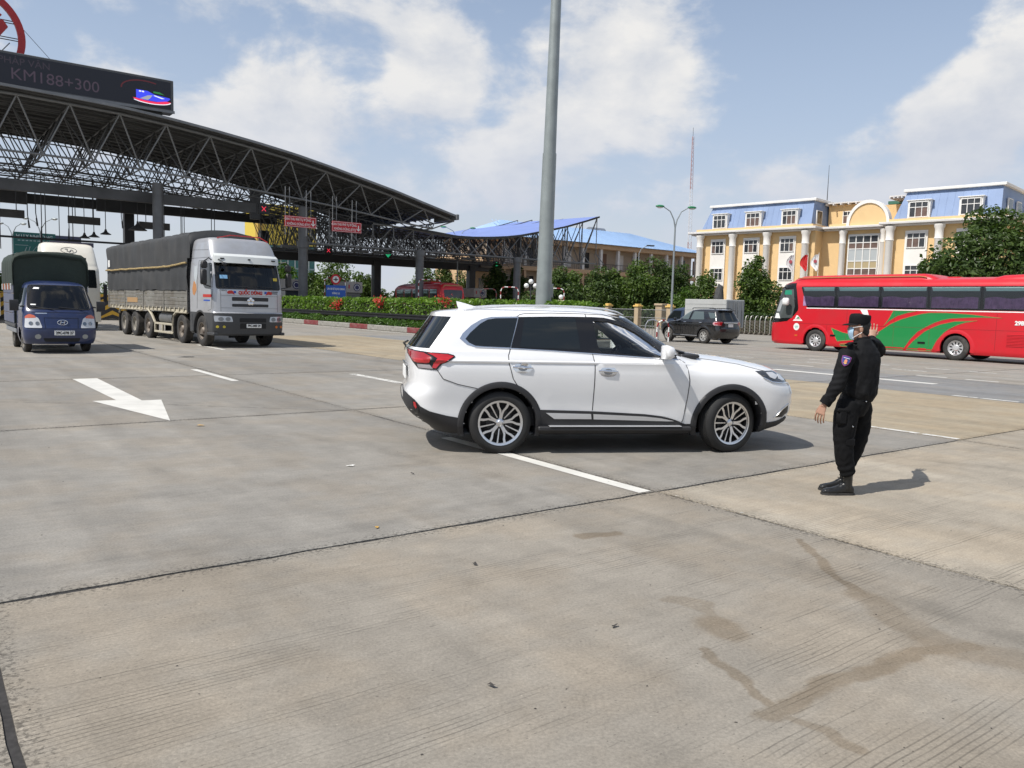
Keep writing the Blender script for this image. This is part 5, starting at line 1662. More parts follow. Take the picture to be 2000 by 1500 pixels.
def window(x0, x1, z0, z1, y, cols=3, trans=.62, surround=True, fr=.09, dark=None, parent=None):
    f = MB()
    f.box(x0, x0 + fr, y - .06, y + .05, z0, z1); f.box(x1 - fr, x1, y - .06, y + .05, z0, z1)
    f.box(x0 + fr, x1 - fr, y - .06, y + .05, z0, z0 + fr); f.box(x0 + fr, x1 - fr, y - .06, y + .05, z1 - fr, z1)
    zt = z0 + (z1 - z0) * trans
    f.box(x0 + fr, x1 - fr, y - .05, y + .04, zt, zt + fr * .8)
    for k in range(1, cols):
        xx = x0 + (x1 - x0) * k / cols
        f.box(xx - fr * .4, xx + fr * .4, y - .055, y + .045, z0 + fr, zt); f.box(xx - fr * .3, xx + fr * .3, y - .045, y + .035, zt + fr * .8, z1 - fr)
    w = f.build('window', FRW, parent or yb, 0)
    for k in range(cols):
        xa, xb = x0 + (x1 - x0) * k / cols + fr * .4, x0 + (x1 - x0) * (k + 1) / cols - fr * .4
        MB().box(xa, xb, y + .0, y + .02, z0 + fr, zt).build('pane', dark or (GLD if rng.random() < .6 else CURT), w, 0)
        MB().box(xa, xb, y + .0, y + .02, zt + fr * .8, z1 - fr).build('pane', dark or GLD, w, 0)
    return w


for xs in ((-14.69, -12.9), (-10.06, -8.2), (-5.26, -3.5), (9.25, 11.2), (14.3, 16.2)):
    x0, x1 = xs
    wall(x0 - .18, x1 + .18, -1.10, -.955, 4.9, 11.0, CREAM, 'window_panel', .02)
    window(x0, x1, 9.12, 10.75, -1.13); window(x0, x1, 5.72, 7.30, -1.13); window(x0, x1, 2.2, 3.8, -1.0)
    # dormer
    d = MB().box(x0 - .16, x1 + .16, -.95, .5, 12.25, 14.15, .02).build('dormer', FRW, yb, 0)
    window(x0, x1, 12.36, 14.05, -.985)
    MB().box(x0 - .3, x1 + .3, -1.1, .6, 14.152, 14.25, .02).build('dormer_cap', FRW, yb, 0)
# big stair window
wall(2.15, 5.85, .72, .895, 5.0, 11.05, CREAM, 'window_panel', .02)
f = MB()
for x in (2.3, 3.13, 3.96, 4.79, 5.62): f.box(x - .05, x + .05, .60, .70, 5.2, 10.9)
for z in (5.2, 6.35, 7.1, 7.95, 9.35, 10.05, 10.85): f.box(2.35, 5.57, .61, .69, z - .05, z + .05)
w = f.build('stair_window', FRW, yb, 0)
zz = [5.2, 6.35, 7.1, 7.95, 9.35, 10.05, 10.85]; xx = [2.3, 3.13, 3.96, 4.79, 5.62]
PANE_P = pm('pane_pale', (.42, .45, .46), .15)
PANE_Y = pm('pane_buff', (.42, .34, .2), .4)
for i in range(4):
    for j in range(6):
        m_ = {0: GLD, 1: CURT, 2: PANE_Y, 3: PANE_P, 4: CURT, 5: GLD}[j]
        MB().box(xx[i] + .05, xx[i + 1] - .05, .655, .675, zz[j] + .05, zz[j + 1] - .05).build('pane', m_, w, 0)
window(.15, 1.25, 12.6, 14.1, 3.57, 2)
for y in (1.2, 4.6, 8.2):            # right return of the right wing
    wall(18.0, 18.14, y, y + 1.6, 12.4, 14.1, FRW, 'side_window_frame'); wall(18.142, 18.16, y + .15, y + 1.45, 12.5, 14.0, GLD, 'side_pane')
wall(-1.72, -1.60, .4, 1.9, 12.36, 14.05, FRW, 'side_window_frame'); wall(-1.598, -1.58, .55, 1.75, 12.5, 13.95, GLD, 'side_pane')
mb = MB().cyl((-3, 6, 15.4), (-3, 6, 20.2), .06, .02, 6); mb.build('aerial', DKSTEEL, yb)

# flags before the building
for x, (c, nm_), lb in ((-1.85, ((.55, .52, .52), 'flag_grey'), 'grey white flag hanging limp before the yellow building'), (-.2, ((.50, .02, .02), 'flag_red'), 'red flag hanging limp before the yellow building'),
                        (1.05, ((.70, .69, .68), 'flag_white'), 'white flag hanging limp before the yellow building')):
    M_ = Matrix.Rotation(R(-45), 4, 'Z')
    p = Vector((36.5, 95, 0)) + M_ @ Vector((x, -5, 0))
    t = thing('flag', lb, 'flag', tuple(p), R(-45), 'flags before the yellow building')
    MB().cyl((.35, 0, 0), (.35, 0, 8.6), .04, .03, 8).build('pole', FRW, t)
    mb = MB(); rr = random.Random(int(x * 10) + 50)
    rings = []
    for k in range(9):
        z = 8.4 - .2 * k
        wd_ = .12 + .75 * math.sin(math.pi * min(1, (k + .8) / 9)) ** .8 * (1 if k < 6 else .8)
        rings.append([(.33 - wd_ * q / 8, .10 * math.sin(q * 1.9 + k * .5), z - .30 * q / 8 * (k / 8)) for q in range(9)])
    mb.loft(rings, False); mb.build('cloth', pm(nm_, c, .7, var=.06), t, 60, fix=False)
    if nm_ != 'flag_red':
        MB().cyl((.02, -.125, 7.65), (.02, -.118, 7.65), .2, n=12).build('emblem', pm('flag_mark', (.35, .06, .08), .7), t)

# ================================================================== long office block with blue roof
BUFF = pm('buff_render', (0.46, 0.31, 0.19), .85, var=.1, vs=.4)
SHADE = pm('buff_shaded_wall', (0.40, 0.33, 0.26), .85, var=.1, vs=.5)  # greyer buff, shade behind the balcony put into the wall colour
LROOF = pm('light_blue_roof', (0.31, 0.45, 0.66), .5, var=.06, vs=.3)
ob = thing('office_block', 'long buff two storey office block with light blue roof behind the trees', 'building', tuple(road(0, 85, 0)), ROT)
ow = lambda *a_, **k: wall(*a_, parent=ob, **k)
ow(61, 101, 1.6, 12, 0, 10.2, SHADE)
ow(59.3, 61, .3, 12, 0, 8.3, pm('buff_sunlit', (.62, .42, .25), .85, var=.06))  # lighter copy of the buff render, sunlight put into its colour
ow(60.8, 102.2, -.3, 12.5, 10.2, 10.85, BUFF, name='eave_beam', b=.04)
ow(61, 102, -.1, 1.6, 6.55, 7.15, BUFF, name='floor_slab', b=.03)
ow(61, 102, -.1, 1.6, 3.0, 3.5, BUFF, name='floor_slab', b=.03)
for k in range(12):
    x = 62.5 + 3.45 * k
    ow(x - .2, x + .2, -.05, .35, 7.152, 10.19, PALEC, name='post'); ow(x - .2, x + .2, -.05, .35, 0, 6.54, BUFF, name='post')
    ow(x + .9, x + 2.5, 1.54, 1.595, 7.5, 9.7, (PALEC, GLD, pm('brown_door', (.16, .09, .06), .6))[k % 3], name='door_leaf')
    ow(x + .7, x + 2.7, 1.54, 1.595, 3.9, 5.9, GLD, name='window')
rl = MB()
rl.box(61, 102, -.06, -.02, 8.05, 8.11)
for k in range(118): rl.box(61.2 + .345 * k, 61.23 + .345 * k, -.05, -.03, 7.15, 8.05)
tag(rl.build('balcony_rail', DKSTEEL, ob, 0), kind='stuff')
mb = MB(); mb.add([(60.3, -.8, 10.86), (102.6, -.8, 10.86), (102.6, 13, 10.86), (60.3, 13, 10.86), (66, 6, 13.6), (91, 6, 13.6)], [(0, 1, 5, 4), (1, 2, 5), (2, 3, 4, 5), (3, 0, 4), (0, 3, 2, 1)])
rf = mb.build('roof', LROOF, ob, 0)
for k in range(40): MB().tube([(62 + k, -.8 + .01, 10.885), (64.5 + .68 * k, 6, 13.62)], .03, 4).build('roof_seam', LROOF, rf, 0)
# outside stair at the left end
st = MB()
for k in range(14): st.box(60.6 + .34 * k, 61.0 + .34 * k, -1.5, -.12, 6.4 - .34 * k, 6.6 - .34 * k)
st.box(57.8, 60.8, -1.5, -.12, 6.5, 6.75)
st.build('stair', pm('stair_concrete', (.20, .17, .14), .8), ob, 0)
rl = MB()
for k in range(9): rl.cyl((57.9 + .36 * k, -1.45, 6.75), (57.9 + .36 * k, -1.45, 8.1), .03, n=5)
rl.cyl((57.9, -1.45, 8.1), (60.8, -1.45, 8.1), .035, n=5); rl.cyl((60.8, -1.45, 8.1), (65.6, -1.45, 3.2), .035, n=5)
tag(rl.build('stair_rail', DKSTEEL, ob), kind='stuff')
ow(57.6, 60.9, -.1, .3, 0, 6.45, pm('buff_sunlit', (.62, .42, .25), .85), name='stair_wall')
ow(58.4, 59.5, -.14, -.105, 3.2, 5.2, GLD, name='window')
tank = thing('water_tank', 'steel water tank lying on the light blue roof', 'water tank', (12.4, 126, 12.2), R(37))
MB().cyl((-1.5, 0, 1.3), (1.5, 0, 1.3), .75, n=20).build('drum', pm('tank_steel', (.5, .52, .54), .3, .9, var=.1), tank, 40)
mb = MB()
for x in (-1.1, 0, 1.1): mb.box(x - .06, x + .06, -.6, .6, 0, .7)
mb.build('cradle', DKSTEEL, tank, 0)

# tall yellow and teal building beyond the lanes
tb = thing('glass_building', 'yellow topped building with teal glass below, beyond the canopy', 'building', tuple(road(46, 128, 0)), ROT)
MB().box(0, 9, 0, 9, 10.6, 17.0, .05).build('yellow_storey', pm('yellow_panels', (.62, .46, .06), .6, var=.06), tb, 0)
MB().box(.3, 8.8, .3, 8.8, 0, 10.55).build('glass_walls', pm('teal_glass', (.05, .16, .15), .15, spec=.7, var=.1), tb, 0)
MB().box(-1.0, .0, -.3, 1.0, 10.8, 16.6).build('corner_fin', pm('ochre_panels', (.46, .29, .05), .6), tb, 0)
for k in range(7): MB().box(1.2 * k + .5, 1.2 * k + .6, .22, .297, 0, 10.5).build('mullion', FRW, tb, 0)
for z in (3.2, 6.8): MB().box(.3, 8.8, .18, .298, z, z + .25).build('spandrel', pm('teal_band', (.25, .33, .33), .4), tb, 0)

# green advertising board beyond the lanes at the left
gb = thing('billboard', 'dark green advertising board on posts beyond the canopy', 'billboard', tuple(road(11.4, 125, 0)), ROT)
MB().box(0, 4.9, 0, .3, 5.6, 9.75, .02).build('board', pm('board_green', (.012, .095, .085), .5, var=.1), gb, 0)
MB().box(4.9, 8.0, 0, .3, 5.6, 9.6, .02).build('side_panel', pm('board_navy', (.045, .05, .09), .5), gb, 0)
lettering('H.U.Y.NHUONG', .62, pm('board_letter', (.45, .5, .5), .6), gb, (2.45, -.012, 9.2), (1, 0, 0), (0, 0, 1), wide=.95, bold=.01)
mb = MB()
for k in range(9): mb.box(.5 + .45 * k, .8 + .45 * k, -.012, -.003, 8.6, 8.74)
mb.box(.2, 1.7, -.012, -.003, 8.0, 8.06)
mb.build('small_print', pm('board_letter_dim', (.25, .32, .32), .6), gb, 0)
mb = MB()
for pts in ([(1.2, 7.0), (1.5, 7.8), (1.3, 7.3)], [(1.7, 7.2), (1.9, 7.9)], [(2.2, 7.3), (2.6, 7.9), (3.4, 7.5), (3.8, 7.1)], [(2.0, 6.4), (2.8, 6.9), (3.4, 7.2)], [(3.0, 6.7), (3.7, 6.6), (4.2, 6.9)]):
    mb.tube([(x, -.01, z) for x, z in pts], .05, 4)
mb.build('drawing', pm('board_letter_dim', (.25, .32, .32), .6), gb, 0)
for x in (.6, 4.2, 7.4): MB().cyl((x, .45, 0), (x, .45, 9.5), .12, n=8).build('post', DKSTEEL, gb)

LF_B0 = leafmat('leaf_shrub_dark', (0.020, 0.042, 0.010), (0.062, 0.105, 0.024), .25)
# ================================================================== boundary: fence, sliding gate
FEN = pm('fence_steel', (.30, .31, .31), .5, .5)
PIL = pm('fence_pillar', (.42, .33, .22), .85, var=.15, vs=1)
PILY = pm('pillar_yellow_cap', (.66, .44, .14), .8)
fe = thing('boundary_fence', 'wire fence with buff pillars under the row of trees', 'fence', tuple(road(53.4, 0, 0)), ROT)
for k in range(6):
    l = 44.0 + 3.9 * k
    MB().box(-.25, .25, l - .25, l + .25, 0, 1.95, .03).build('pillar', PIL, fe, 0)
    mb = MB().box(-.34, .34, l - .34, l + .34, 1.953, 2.1, .03); mb.box(-.22, .22, l - .22, l + .22, 2.1, 2.22, .03); mb.build('pillar_cap', PILY, fe, 0)
    mb = MB()
    for z in (.25, 1.0, 1.72): mb.cyl((0, l + .25, z), (0, l + 3.65, z), .03, n=5)
    mb.build('rail', FEN, fe, 0)
    mb = MB()
    for q in range(24): mb.cyl((.0, l + .3 + q * .14, .1), (0, l + .3 + q * .14, 1.72), .009, n=3, caps=False)
    tag(mb.build('mesh', FEN, fe, 0), kind='stuff')
GATE = pm('gate_alloy', (.17, .145, .115), .5, .5, var=.15)
ga = thing('sliding_gate', 'folding metal gate with hooped tops between the black car and red bus', 'gate', tuple(road(53, 0, 0)), ROT)
for k in range(15):
    l = 42.2 - .46 * k
    mb = MB()
    mb.tube([(-.28, l, .08), (-.28, l, 1.15), (-.16, l, 1.42), (.05, l, 1.47), (.24, l + .1, 1.32)], .028, 6)
    mb.build('hoop', pm('gate_bright', (.55, .54, .50), .35, .7), ga)
    mb = MB()
    for x in (-.25, .18):
        for z in (.12, .36, .60, .84):
            mb.cyl((x, l, z), (x, l - .46, z + .26), .019, n=5); mb.cyl((x, l, z + .26), (x, l - .46, z), .019, n=5)
        mb.cyl((x, l - .23, .1), (x, l - .23, 1.15), .018, n=5)
    mb.box(-.35, .1, l - .06, l + .06, .0, .14, .02)
    mb.build('lattice', GATE, ga, 0)
for l, lb in ((33.2, 'buff gate pillar partly behind the red bus front'), (50.4, 'buff pillar behind the black car roof')):
    gp_ = thing('gate_pillar', lb, 'pillar', tuple(road(55, l, 0)), ROT)
    MB().box(-.4, .4, -.4, .4, 0, 2.1, .03).build('shaft', PIL, gp_, 0); MB().box(-.5, .5, -.5, .5, 2.103, 2.3, .04).build('cap', PIL, gp_, 0)

# ================================================================== lamps and masts
LGREEN = pm('lamp_green', (0.02, 0.20, 0.085), .45)
LPOLE = pm('lamp_pole_grey', (.30, .33, .34), .45, .5)


def double_lamp(x, y, h, label, spread=1.05, cap=LGREEN, rz=0.0):
    t = thing('street_lamp', label, 'street lamp', (x, y, 0), rz)
    MB().cyl((0, 0, 0), (0, 0, h * .84), .10, .065, 10).build('pole', LPOLE, t)
    for sg in (-1, 1):
        MB().tube([(0, 0, h * .84 - .02), (sg * spread * .12, 0, h * .90), (sg * spread * .42, 0, h * .965), (sg * spread * .95, 0, h)], [.055, .05, .042, .035], 8).build('arm', LPOLE, t)
        hd = MB().sphere((sg * (spread + .22), 0, h + .02), (.36, .15, .11), 12, 8); hd = hd.build('lamp_head', cap, t, 60)
        MB().sphere((sg * (spread + .24), 0, h - .04), (.26, .12, .10), 10, 6).build('lamp_glass', pm('lamp_glass', (.7, .7, .66), .3), hd, 60)
    return t


double_lamp(12.15, 62, 9.55, 'double headed street lamp with green caps before the office block', rz=R(8))
double_lamp(-6.8, 95, 10.7, 'double headed street lamp with green caps above the canopy dip', 1.5, rz=R(10))
double_lamp(-50.0, 85, 9.5, 'double headed grey street lamp behind the green billboard', 1.3, LPOLE)
double_lamp(-53.6, 86, 9.0, 'double headed grey street lamp at the left edge', 1.0, LPOLE)
t = thing('street_lamp', 'single arm street lamp in front of the light blue roof', 'street lamp', (13.75, 90, 0), R(10))
MB().cyl((0, 0, 0), (0, 0, 8.0), .09, .06, 8).build('pole', LPOLE, t)
MB().tube([(0, 0, 7.9), (.25, 0, 8.45), (.9, 0, 8.8)], .045, 6).build('arm', LPOLE, t)
MB().box(.85, 1.75, -.12, .12, 8.76, 8.92, .05).build('lamp_head', DKSTEEL, t, 0)

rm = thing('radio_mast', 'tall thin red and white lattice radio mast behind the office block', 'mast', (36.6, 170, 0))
MR, MW = pm('mast_red_hazed', (.42, .25, .24), .6), pm('mast_white', (.66, .66, .68), .6)  # distance haze put into the mast's paler colours
for k in range(7):
    z0, z1 = 5.4 * k, 5.4 * (k + 1)
    w0, w1 = .62 - .06 * k, .62 - .06 * (k + 1)
    mb = MB()
    for q in range(3):
        a_, b_ = 2.094 * q, 2.094 * (q + 1)
        P = lambda w, an, z: (w * math.cos(an) - z * .012, w * math.sin(an), z)
        mb.cyl(P(w0, a_, z0), P(w1, a_, z1), .045, n=5)
        for i in range(6):
            f0, f1 = i / 6, (i + 1) / 6
            mb.cyl(P(w0 + (w1 - w0) * f0, a_, z0 + 5.4 * f0), P(w0 + (w1 - w0) * f1, b_, z0 + 5.4 * f1), .022, n=4)
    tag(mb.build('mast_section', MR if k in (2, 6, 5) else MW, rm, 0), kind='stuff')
MB().cyl((-.45, 0, 37.8), (-.47, 0, 39.6), .04, n=5).build('aerial', DKSTEEL, rm)

# globe lamps, hoop barriers and island furniture
GLOBE = pm('globe_white', (.80, .80, .78), .25)
t = thing('globe_lamp', 'lamp post with three white globes left of the big mast', 'street lamp', (1.25, 62, 0))
MB().cyl((0, 0, 0), (0, 0, 3.2), .06, .045, 8).build('post', DKSTEEL, t)
for x, z in ((-.34, 3.3), (0.0, 3.62), (.34, 3.3)):
    MB().tube([(0, 0, 2.95), (x * .6, 0, 2.95), (x, 0, z - .15)], .03, 6).build('arm', DKSTEEL, t)
    MB().sphere((x, 0, z), .19, 14, 10).build('globe', GLOBE, t, 80)
t = thing('globe_lamp', 'single white globe on a cream pillar right of the big mast', 'lamp', (3.6, 62, 0))
MB().box(-.2, .2, -.2, .2, 0, 2.25, .02).build('pillar', pm('cream_paint', (.66, .58, .36), .7), t, 0)
MB().sphere((0, 0, 2.5), .18, 14, 10).build('globe', GLOBE, t, 80)


HOOPR = pm('hoop_red', (.26, .022, .025), .55)


def hoop(x, y, w, h, label, rz=0.0, r_=.04, mats=None):
    t = thing('hoop_barrier', label, 'barrier', (x, y, 0), rz, 'red and white hoop barriers')
    path = [(-w / 2, 0, 0), (-w / 2, 0, h - .35), (-w / 2 + .08, 0, h - .12), (-w / 2 + .3, 0, h), (w / 2 - .3, 0, h), (w / 2 - .08, 0, h - .12), (w / 2, 0, h - .35), (w / 2, 0, 0)]
    pts = []
    for a_, b_ in zip(path, path[1:]):
        a_, b_ = Vector(a_), Vector(b_); n = max(1, round((b_ - a_).length / .30))
        for k in range(n): pts.append((a_ + (b_ - a_) * k / n, a_ + (b_ - a_) * (k + 1) / n))
    for k, (a_, b_) in enumerate(pts): MB().cyl(a_, b_, r_, n=8).build('band', (mats or (WHITEP, HOOPR))[k % 2], t, 60)
    return t


hoop(3.45, 66, 1.25, 3.25, 'red and white hoop barrier right of the big mast')
hoop(-.4, 66, 1.45, 3.25, 'red and white hoop barrier framing the white box left of the mast')
hoop(-2.2, 68, 1.35, 3.1, 'dark red hoop barrier beside the sunlit stair wall', mats=(DKSTEEL, pm('hoop_dark_red', (.10, .02, .02), .6)))
hp = road(30.1, 66)
hoop(hp.x, hp.y, 1.95, 3.75, 'red and white hoop with the blue board and round sign', ROT)
hoop(7.95, 42.6, .75, 1.15, 'red and white hoop barrier beside the black car front wheel', R(25), .04)
q = road(39.8, 66); hoop(q.x, q.y, 2.5, 4.0, 'red and white height hoop before the dark red bus', ROT, .05)
# silver crowd hoops
for k in range(7):
    t = thing('crowd_hoop', ('nearest', 'second', 'third', 'fourth', 'fifth', 'sixth', 'farthest')[k] + ' bare steel hoop in the row left of the black car', 'barrier', (7.55 + .12 * k, 43.6 + .7 * k, 0), R(25), 'bare steel hoop barriers in a row')
    MB().tube([(-.45, 0, 0), (-.45, 0, .85), (-.3, 0, 1.08), (0, 0, 1.15), (.3, 0, 1.08), (.45, 0, .85), (.45, 0, 0)], .022, 6).build('frame', pm('steel_bright', (.5, .51, .52), .3, .8), t)
    for x in (-.2, 0, .2): MB().cyl((x, 0, .1), (x, 0, 1.1), .012, n=5).build('rail', pm('steel_bright', (.5, .51, .52), .3, .8), t)
t = thing('round_sign', 'round red and white sign on the hoop above the blue board', 'sign', tuple(road(30.1, 65.9, 3.62)), ROT)
MB().lathe([(.001, -.03), (.44, -.03), (.46, 0), (.44, .03), (.001, .03)], 24, 'Y').build('disc', SIGNR, t, 30)
MB().lathe([(.001, -.036), (.30, -.036), (.30, -.03)], 24, 'Y').build('white_face', SIGNW, t, 30)
mb = MB(); mb.box(-.22, .22, -.045, -.037, -.05, .03); mb.box(-.04, .06, -.046, -.038, -.16, .17); mb.build('symbol', SIGK, t, 0)
t = thing('blue_sign', 'blue board with white letters under the round sign', 'sign', tuple(road(30.1, 65.85, 0)), ROT)
MB().box(-.92, .92, -.04, .04, 2.05, 3.10, .01).build('board', pm('sign_blue', (.012, .085, .40), .5), t, 0)
lettering('LÀN XE SỬ DỤNG CHUNG', .23, SIGNW, t, (0, -.046, 2.78), (1, 0, 0), (0, 0, 1), bold=.006, wide=.60)
lettering('DỪNG LẠI', .22, SIGNW, t, (0, -.046, 2.40), (1, 0, 0), (0, 0, 1), bold=.006, wide=.7)
for x in (-.8, .8): MB().cyl((x, .06, 0), (x, .06, 2.3), .035, n=6).build('leg', DKSTEEL, t)
# toll booths: pale box with a round dark emblem
BOOTH = pm('booth_panel', (.36, .33, .30), .6, var=.1, vs=1.5)
for s, l, lb in ((33.9, 70, 'pale toll booth with round dark emblem right of the blue board'), (27.9, 70, 'pale toll booth with round dark emblem behind the silver truck mirror'), (51.2, 74, 'pale toll booth with round emblem inside the hoop left of the mast')):
    t = thing('toll_booth', lb, 'toll booth', tuple(road(s, l, 0)), ROT, 'toll booths under the canopy')
    MB().box(-.85, .85, 0, 3, 2.55, 3.6, .05).build('head_panel', BOOTH, t, 0)
    MB().box(-.7, .7, .2, 2.8, 0, 2.548, .03).build('cabin', pm('booth_glass', (.045, .05, .055), .15, spec=.7), t, 0)
    MB().lathe([(.001, -.03), (.36, -.03), (.36, -.002)], 20, 'Y', (.25, 0, 3.07)).build('emblem', pm('emblem_navy', (.03, .03, .10), .5), t, 30)
    MB().lathe([(.22, -.04), (.27, -.04), (.27, -.031), (.22, -.031), (.22, -.04)], 20, 'Y', (.25, 0, 3.07)).build('emblem_ring', SIGNW, t, 30)
    MB().box(-.62, -.50, -.02, -.002, 2.95, 3.3).build('red_mark', SIGNR, t, 0)
# chevron island noses
CHY, CHK = pm('chevron_yellow', (.58, .33, .03), .6, var=.12, vs=2), pm('chevron_black', (.025, .024, .024), .6)
for s, l, lb in ((11.15, 60.3, 'yellow and black chevron island nose between the two trucks'), (4.7, 57.8, 'yellow and black chevron island nose left of the blue truck'), (17.7, 62.0, 'yellow and black chevron island nose behind the silver truck')):
    t = thing('island_nose', lb, 'barrier', tuple(road(s, l, 0)), ROT, 'chevron painted island noses')
    for k in range(9):
        zb = -.1 + .27 * k
        for sg in (-1, 1):
            pl = [(0, zb + .22), (sg * .95, zb - .32), (sg * .95, zb - .05), (0, zb + .49)]
            pl = [(x, min(1.75, max(.02, z))) for x, z in pl]
            if max(z for _, z in pl) - min(z for _, z in pl) < .1: continue
            mb = MB().prism(pl, -.06 if k % 2 else -.055, .3); mb.build('stripe', CHY if k % 2 else CHK, t, 0)
    MB().box(-.93, .93, .0, 12, .0, .45, .05).build('island', KG, t, 0)

hedge('dark green hedge behind the folding gate with hooped tops', 56.2, 57.6, 33.4, 43.5, 0, 1.55, 5200, .12, LF_B0, 8)
hedge('dark green shrubs behind the wire fence under the trees', 55.6, 57.2, 46, 66, 0, 1.5, 6500, .13, LF_B0, 9)

# dark boulder ornament by the trees
t = thing('rock_ornament', 'dark grey upright rock ornament before the yellow building', 'rock', (19.2, 75.5, 0))
bm = bmesh.new(); bmesh.ops.create_icosphere(bm, subdivisions=3, radius=1)
for v in bm.verts:
    n_ = mnoise.noise(v.co * 1.6) * .35
    v.co = Vector((v.co.x * .55, v.co.y * .5, v.co.z * 2.15 + 2.1)) * (1 + n_ * .35)
me = bpy.data.meshes.new('rock'); bm.to_mesh(me); bm.free(); me.materials.append(pm('rock_grey', (.07, .07, .072), .9, var=.3, vs=3)); link('rock', me, t)

# ================================================================== trees
LF_A = leafmat('leaf_mid_green', (0.034, 0.068, 0.012), (0.115, 0.175, 0.034), .30)
LF_B = leafmat('leaf_dark_green', (0.026, 0.053, 0.012), (0.092, 0.140, 0.032), .28)
LF_C = leafmat('leaf_fresh_green', (0.035, 0.080, 0.010), (0.110, 0.190, 0.028), .3)


def crown_pts(blobs):
    tot = [b[1][0] * b[1][1] + b[1][1] * b[1][2] for b in blobs]

    def fn(rg):
        c, r_ = rg.choices(blobs, tot)[0]
        d = Vector((rg.gauss(0, 1), rg.gauss(0, 1), rg.gauss(0, 1))).normalized()
        rad = (0.45 + .6 * rg.random() ** .55)
        rad *= 1 + .28 * mnoise.noise(d * 2.3 + Vector(c))
        return Vector(c) + Vector((d.x * r_[0], d.y * r_[1], d.z * r_[2])) * rad, d + Vector((0, 0, .25))
    return fn


def tree(name, label, x, y, h, blobs, n, size, mat, seed, trunk_h=None, group=None, tr=.14):
    t = thing(name, label, 'tree', (x, y, 0), random.Random(seed).uniform(0, 6.28) * 0, group)
    leaf_cloud('crown', crown_pts(blobs), n, size, mat, t, seed)
    rg = random.Random(seed + 99)
    mb = MB()
    th = trunk_h or h * .45
    mb.tube([(0, 0, 0), (.05, .03, th * .5), (-.04, .02, th), (.02, 0, h * .82)], [tr, tr * .85, tr * .7, tr * .2], 8)
    for c, r_ in blobs:
        mb.tube([(0, 0, th * rg.uniform(.6, 1)), tuple(Vector(c) * .6 + Vector((0, 0, th * .3))), tuple(c)], [tr * .5, tr * .35, tr * .12], 5)
    mb.build('trunk', BARK, t)
    return t


def blob_set(seed, h, w, base, n=9, cone=0.0):
    rg = random.Random(seed); out = []
    for k in range(n):
        f = (k + .5) / n
        z = base + (h - base) * (.12 + .78 * f)
        ww = w * (1 - cone * f) * (.55 + .45 * math.sin(math.pi * min(1, f + .15)))
        a_ = rg.uniform(0, 6.28); rr = ww * rg.uniform(.15, .6)
        s_ = ww * rg.uniform(.42, .62)
        out.append(((rr * math.cos(a_), rr * math.sin(a_), z), (s_, s_, s_ * .8)))
    out.append(((0, 0, base + (h - base) * .45), (w * .55, w * .55, (h - base) * .42)))
    return out


tree('cone_tree', 'dense cone shaped green tree before the yellow building', 22.3, 75, 7.4, blob_set(4, 7.5, 3.1, .6, 13, .55), 8500, .17, LF_A, 11)
tree('broad_tree', 'large spreading tree at right above the red bus', 35.6, 60, 10.6,
     [((0, 0, 6.2), (4.2, 3.6, 2.2)), ((-2.8, -.5, 5.6), (2.3, 2.2, 1.2)), ((1.6, .3, 8.3), (2.5, 2.3, 1.5)), ((-.6, .2, 9.0), (1.7, 1.6, 1.05)), ((3.6, -.4, 7.0), (2.6, 2.3, 1.9)), ((-3.9, .3, 4.9), (1.6, 1.5, .8)), ((4.8, 0, 5.2), (2.5, 2.3, 1.6)),
      ((-1.4, -1.0, 7.4), (2.2, 2.0, 1.1)), ((.5, -1.5, 4.9), (3.0, 2.2, 1.3)), ((5.6, 0, 8.4), (2.0, 1.8, 1.5)), ((-2.2, -1.2, 4.2), (2.6, 2.2, 1.1)), ((2.4, -1.4, 3.8), (3.2, 2.2, 1.2)), ((-4.6, -.4, 5.4), (1.3, 1.2, .6)), ((-1.2, -1.4, 3.2), (2.6, 2.0, .9))], 17000, .20, LF_B, 12, 4.5, None, .28)
tree('round_tree', 'small round tree behind the grey box truck', 18.1, 77, 5.6, blob_set(6, 5.8, 2.6, .8, 9, .15), 4200, .16, LF_A, 13)
tree('round_tree', 'small pale tree close beside the slim street lamp', 15.6, 74, 4.3, blob_set(26, 4.2, 1.5, 1.0, 7, .15), 1700, .14, LF_C, 23)
for k, (x, y, h, w, m_) in enumerate(((4.0, 79, 6.1, 1.9, LF_B), (5.7, 81, 5.6, 1.8, LF_A), (8.1, 80, 6.1, 2.0, LF_B), (9.9, 81, 6.1, 1.7, LF_A), (12.1, 79, 6.9, 2.0, LF_A), (14.6, 80, 7.3, 2.1, LF_B), (16.6, 82, 7.0, 1.8, LF_B))):
    lb = ('dark tree just right of the big mast', 'shorter green tree, second right of the big mast', 'dark tree, third right of the big mast', 'green tree, fourth right of the big mast', 'tall green tree left of the double headed street lamp', 'tall dark tree right of the double headed street lamp',
          'dark tree at the right end of the row before the office block')[k]
    tree('fence_tree', lb, x, y, h, blob_set(30 + k, h * .98, w * 1.5, .2, 12, .02), 6500, .17, m_, 40 + k, None, 'trees in a row behind the wire fence')
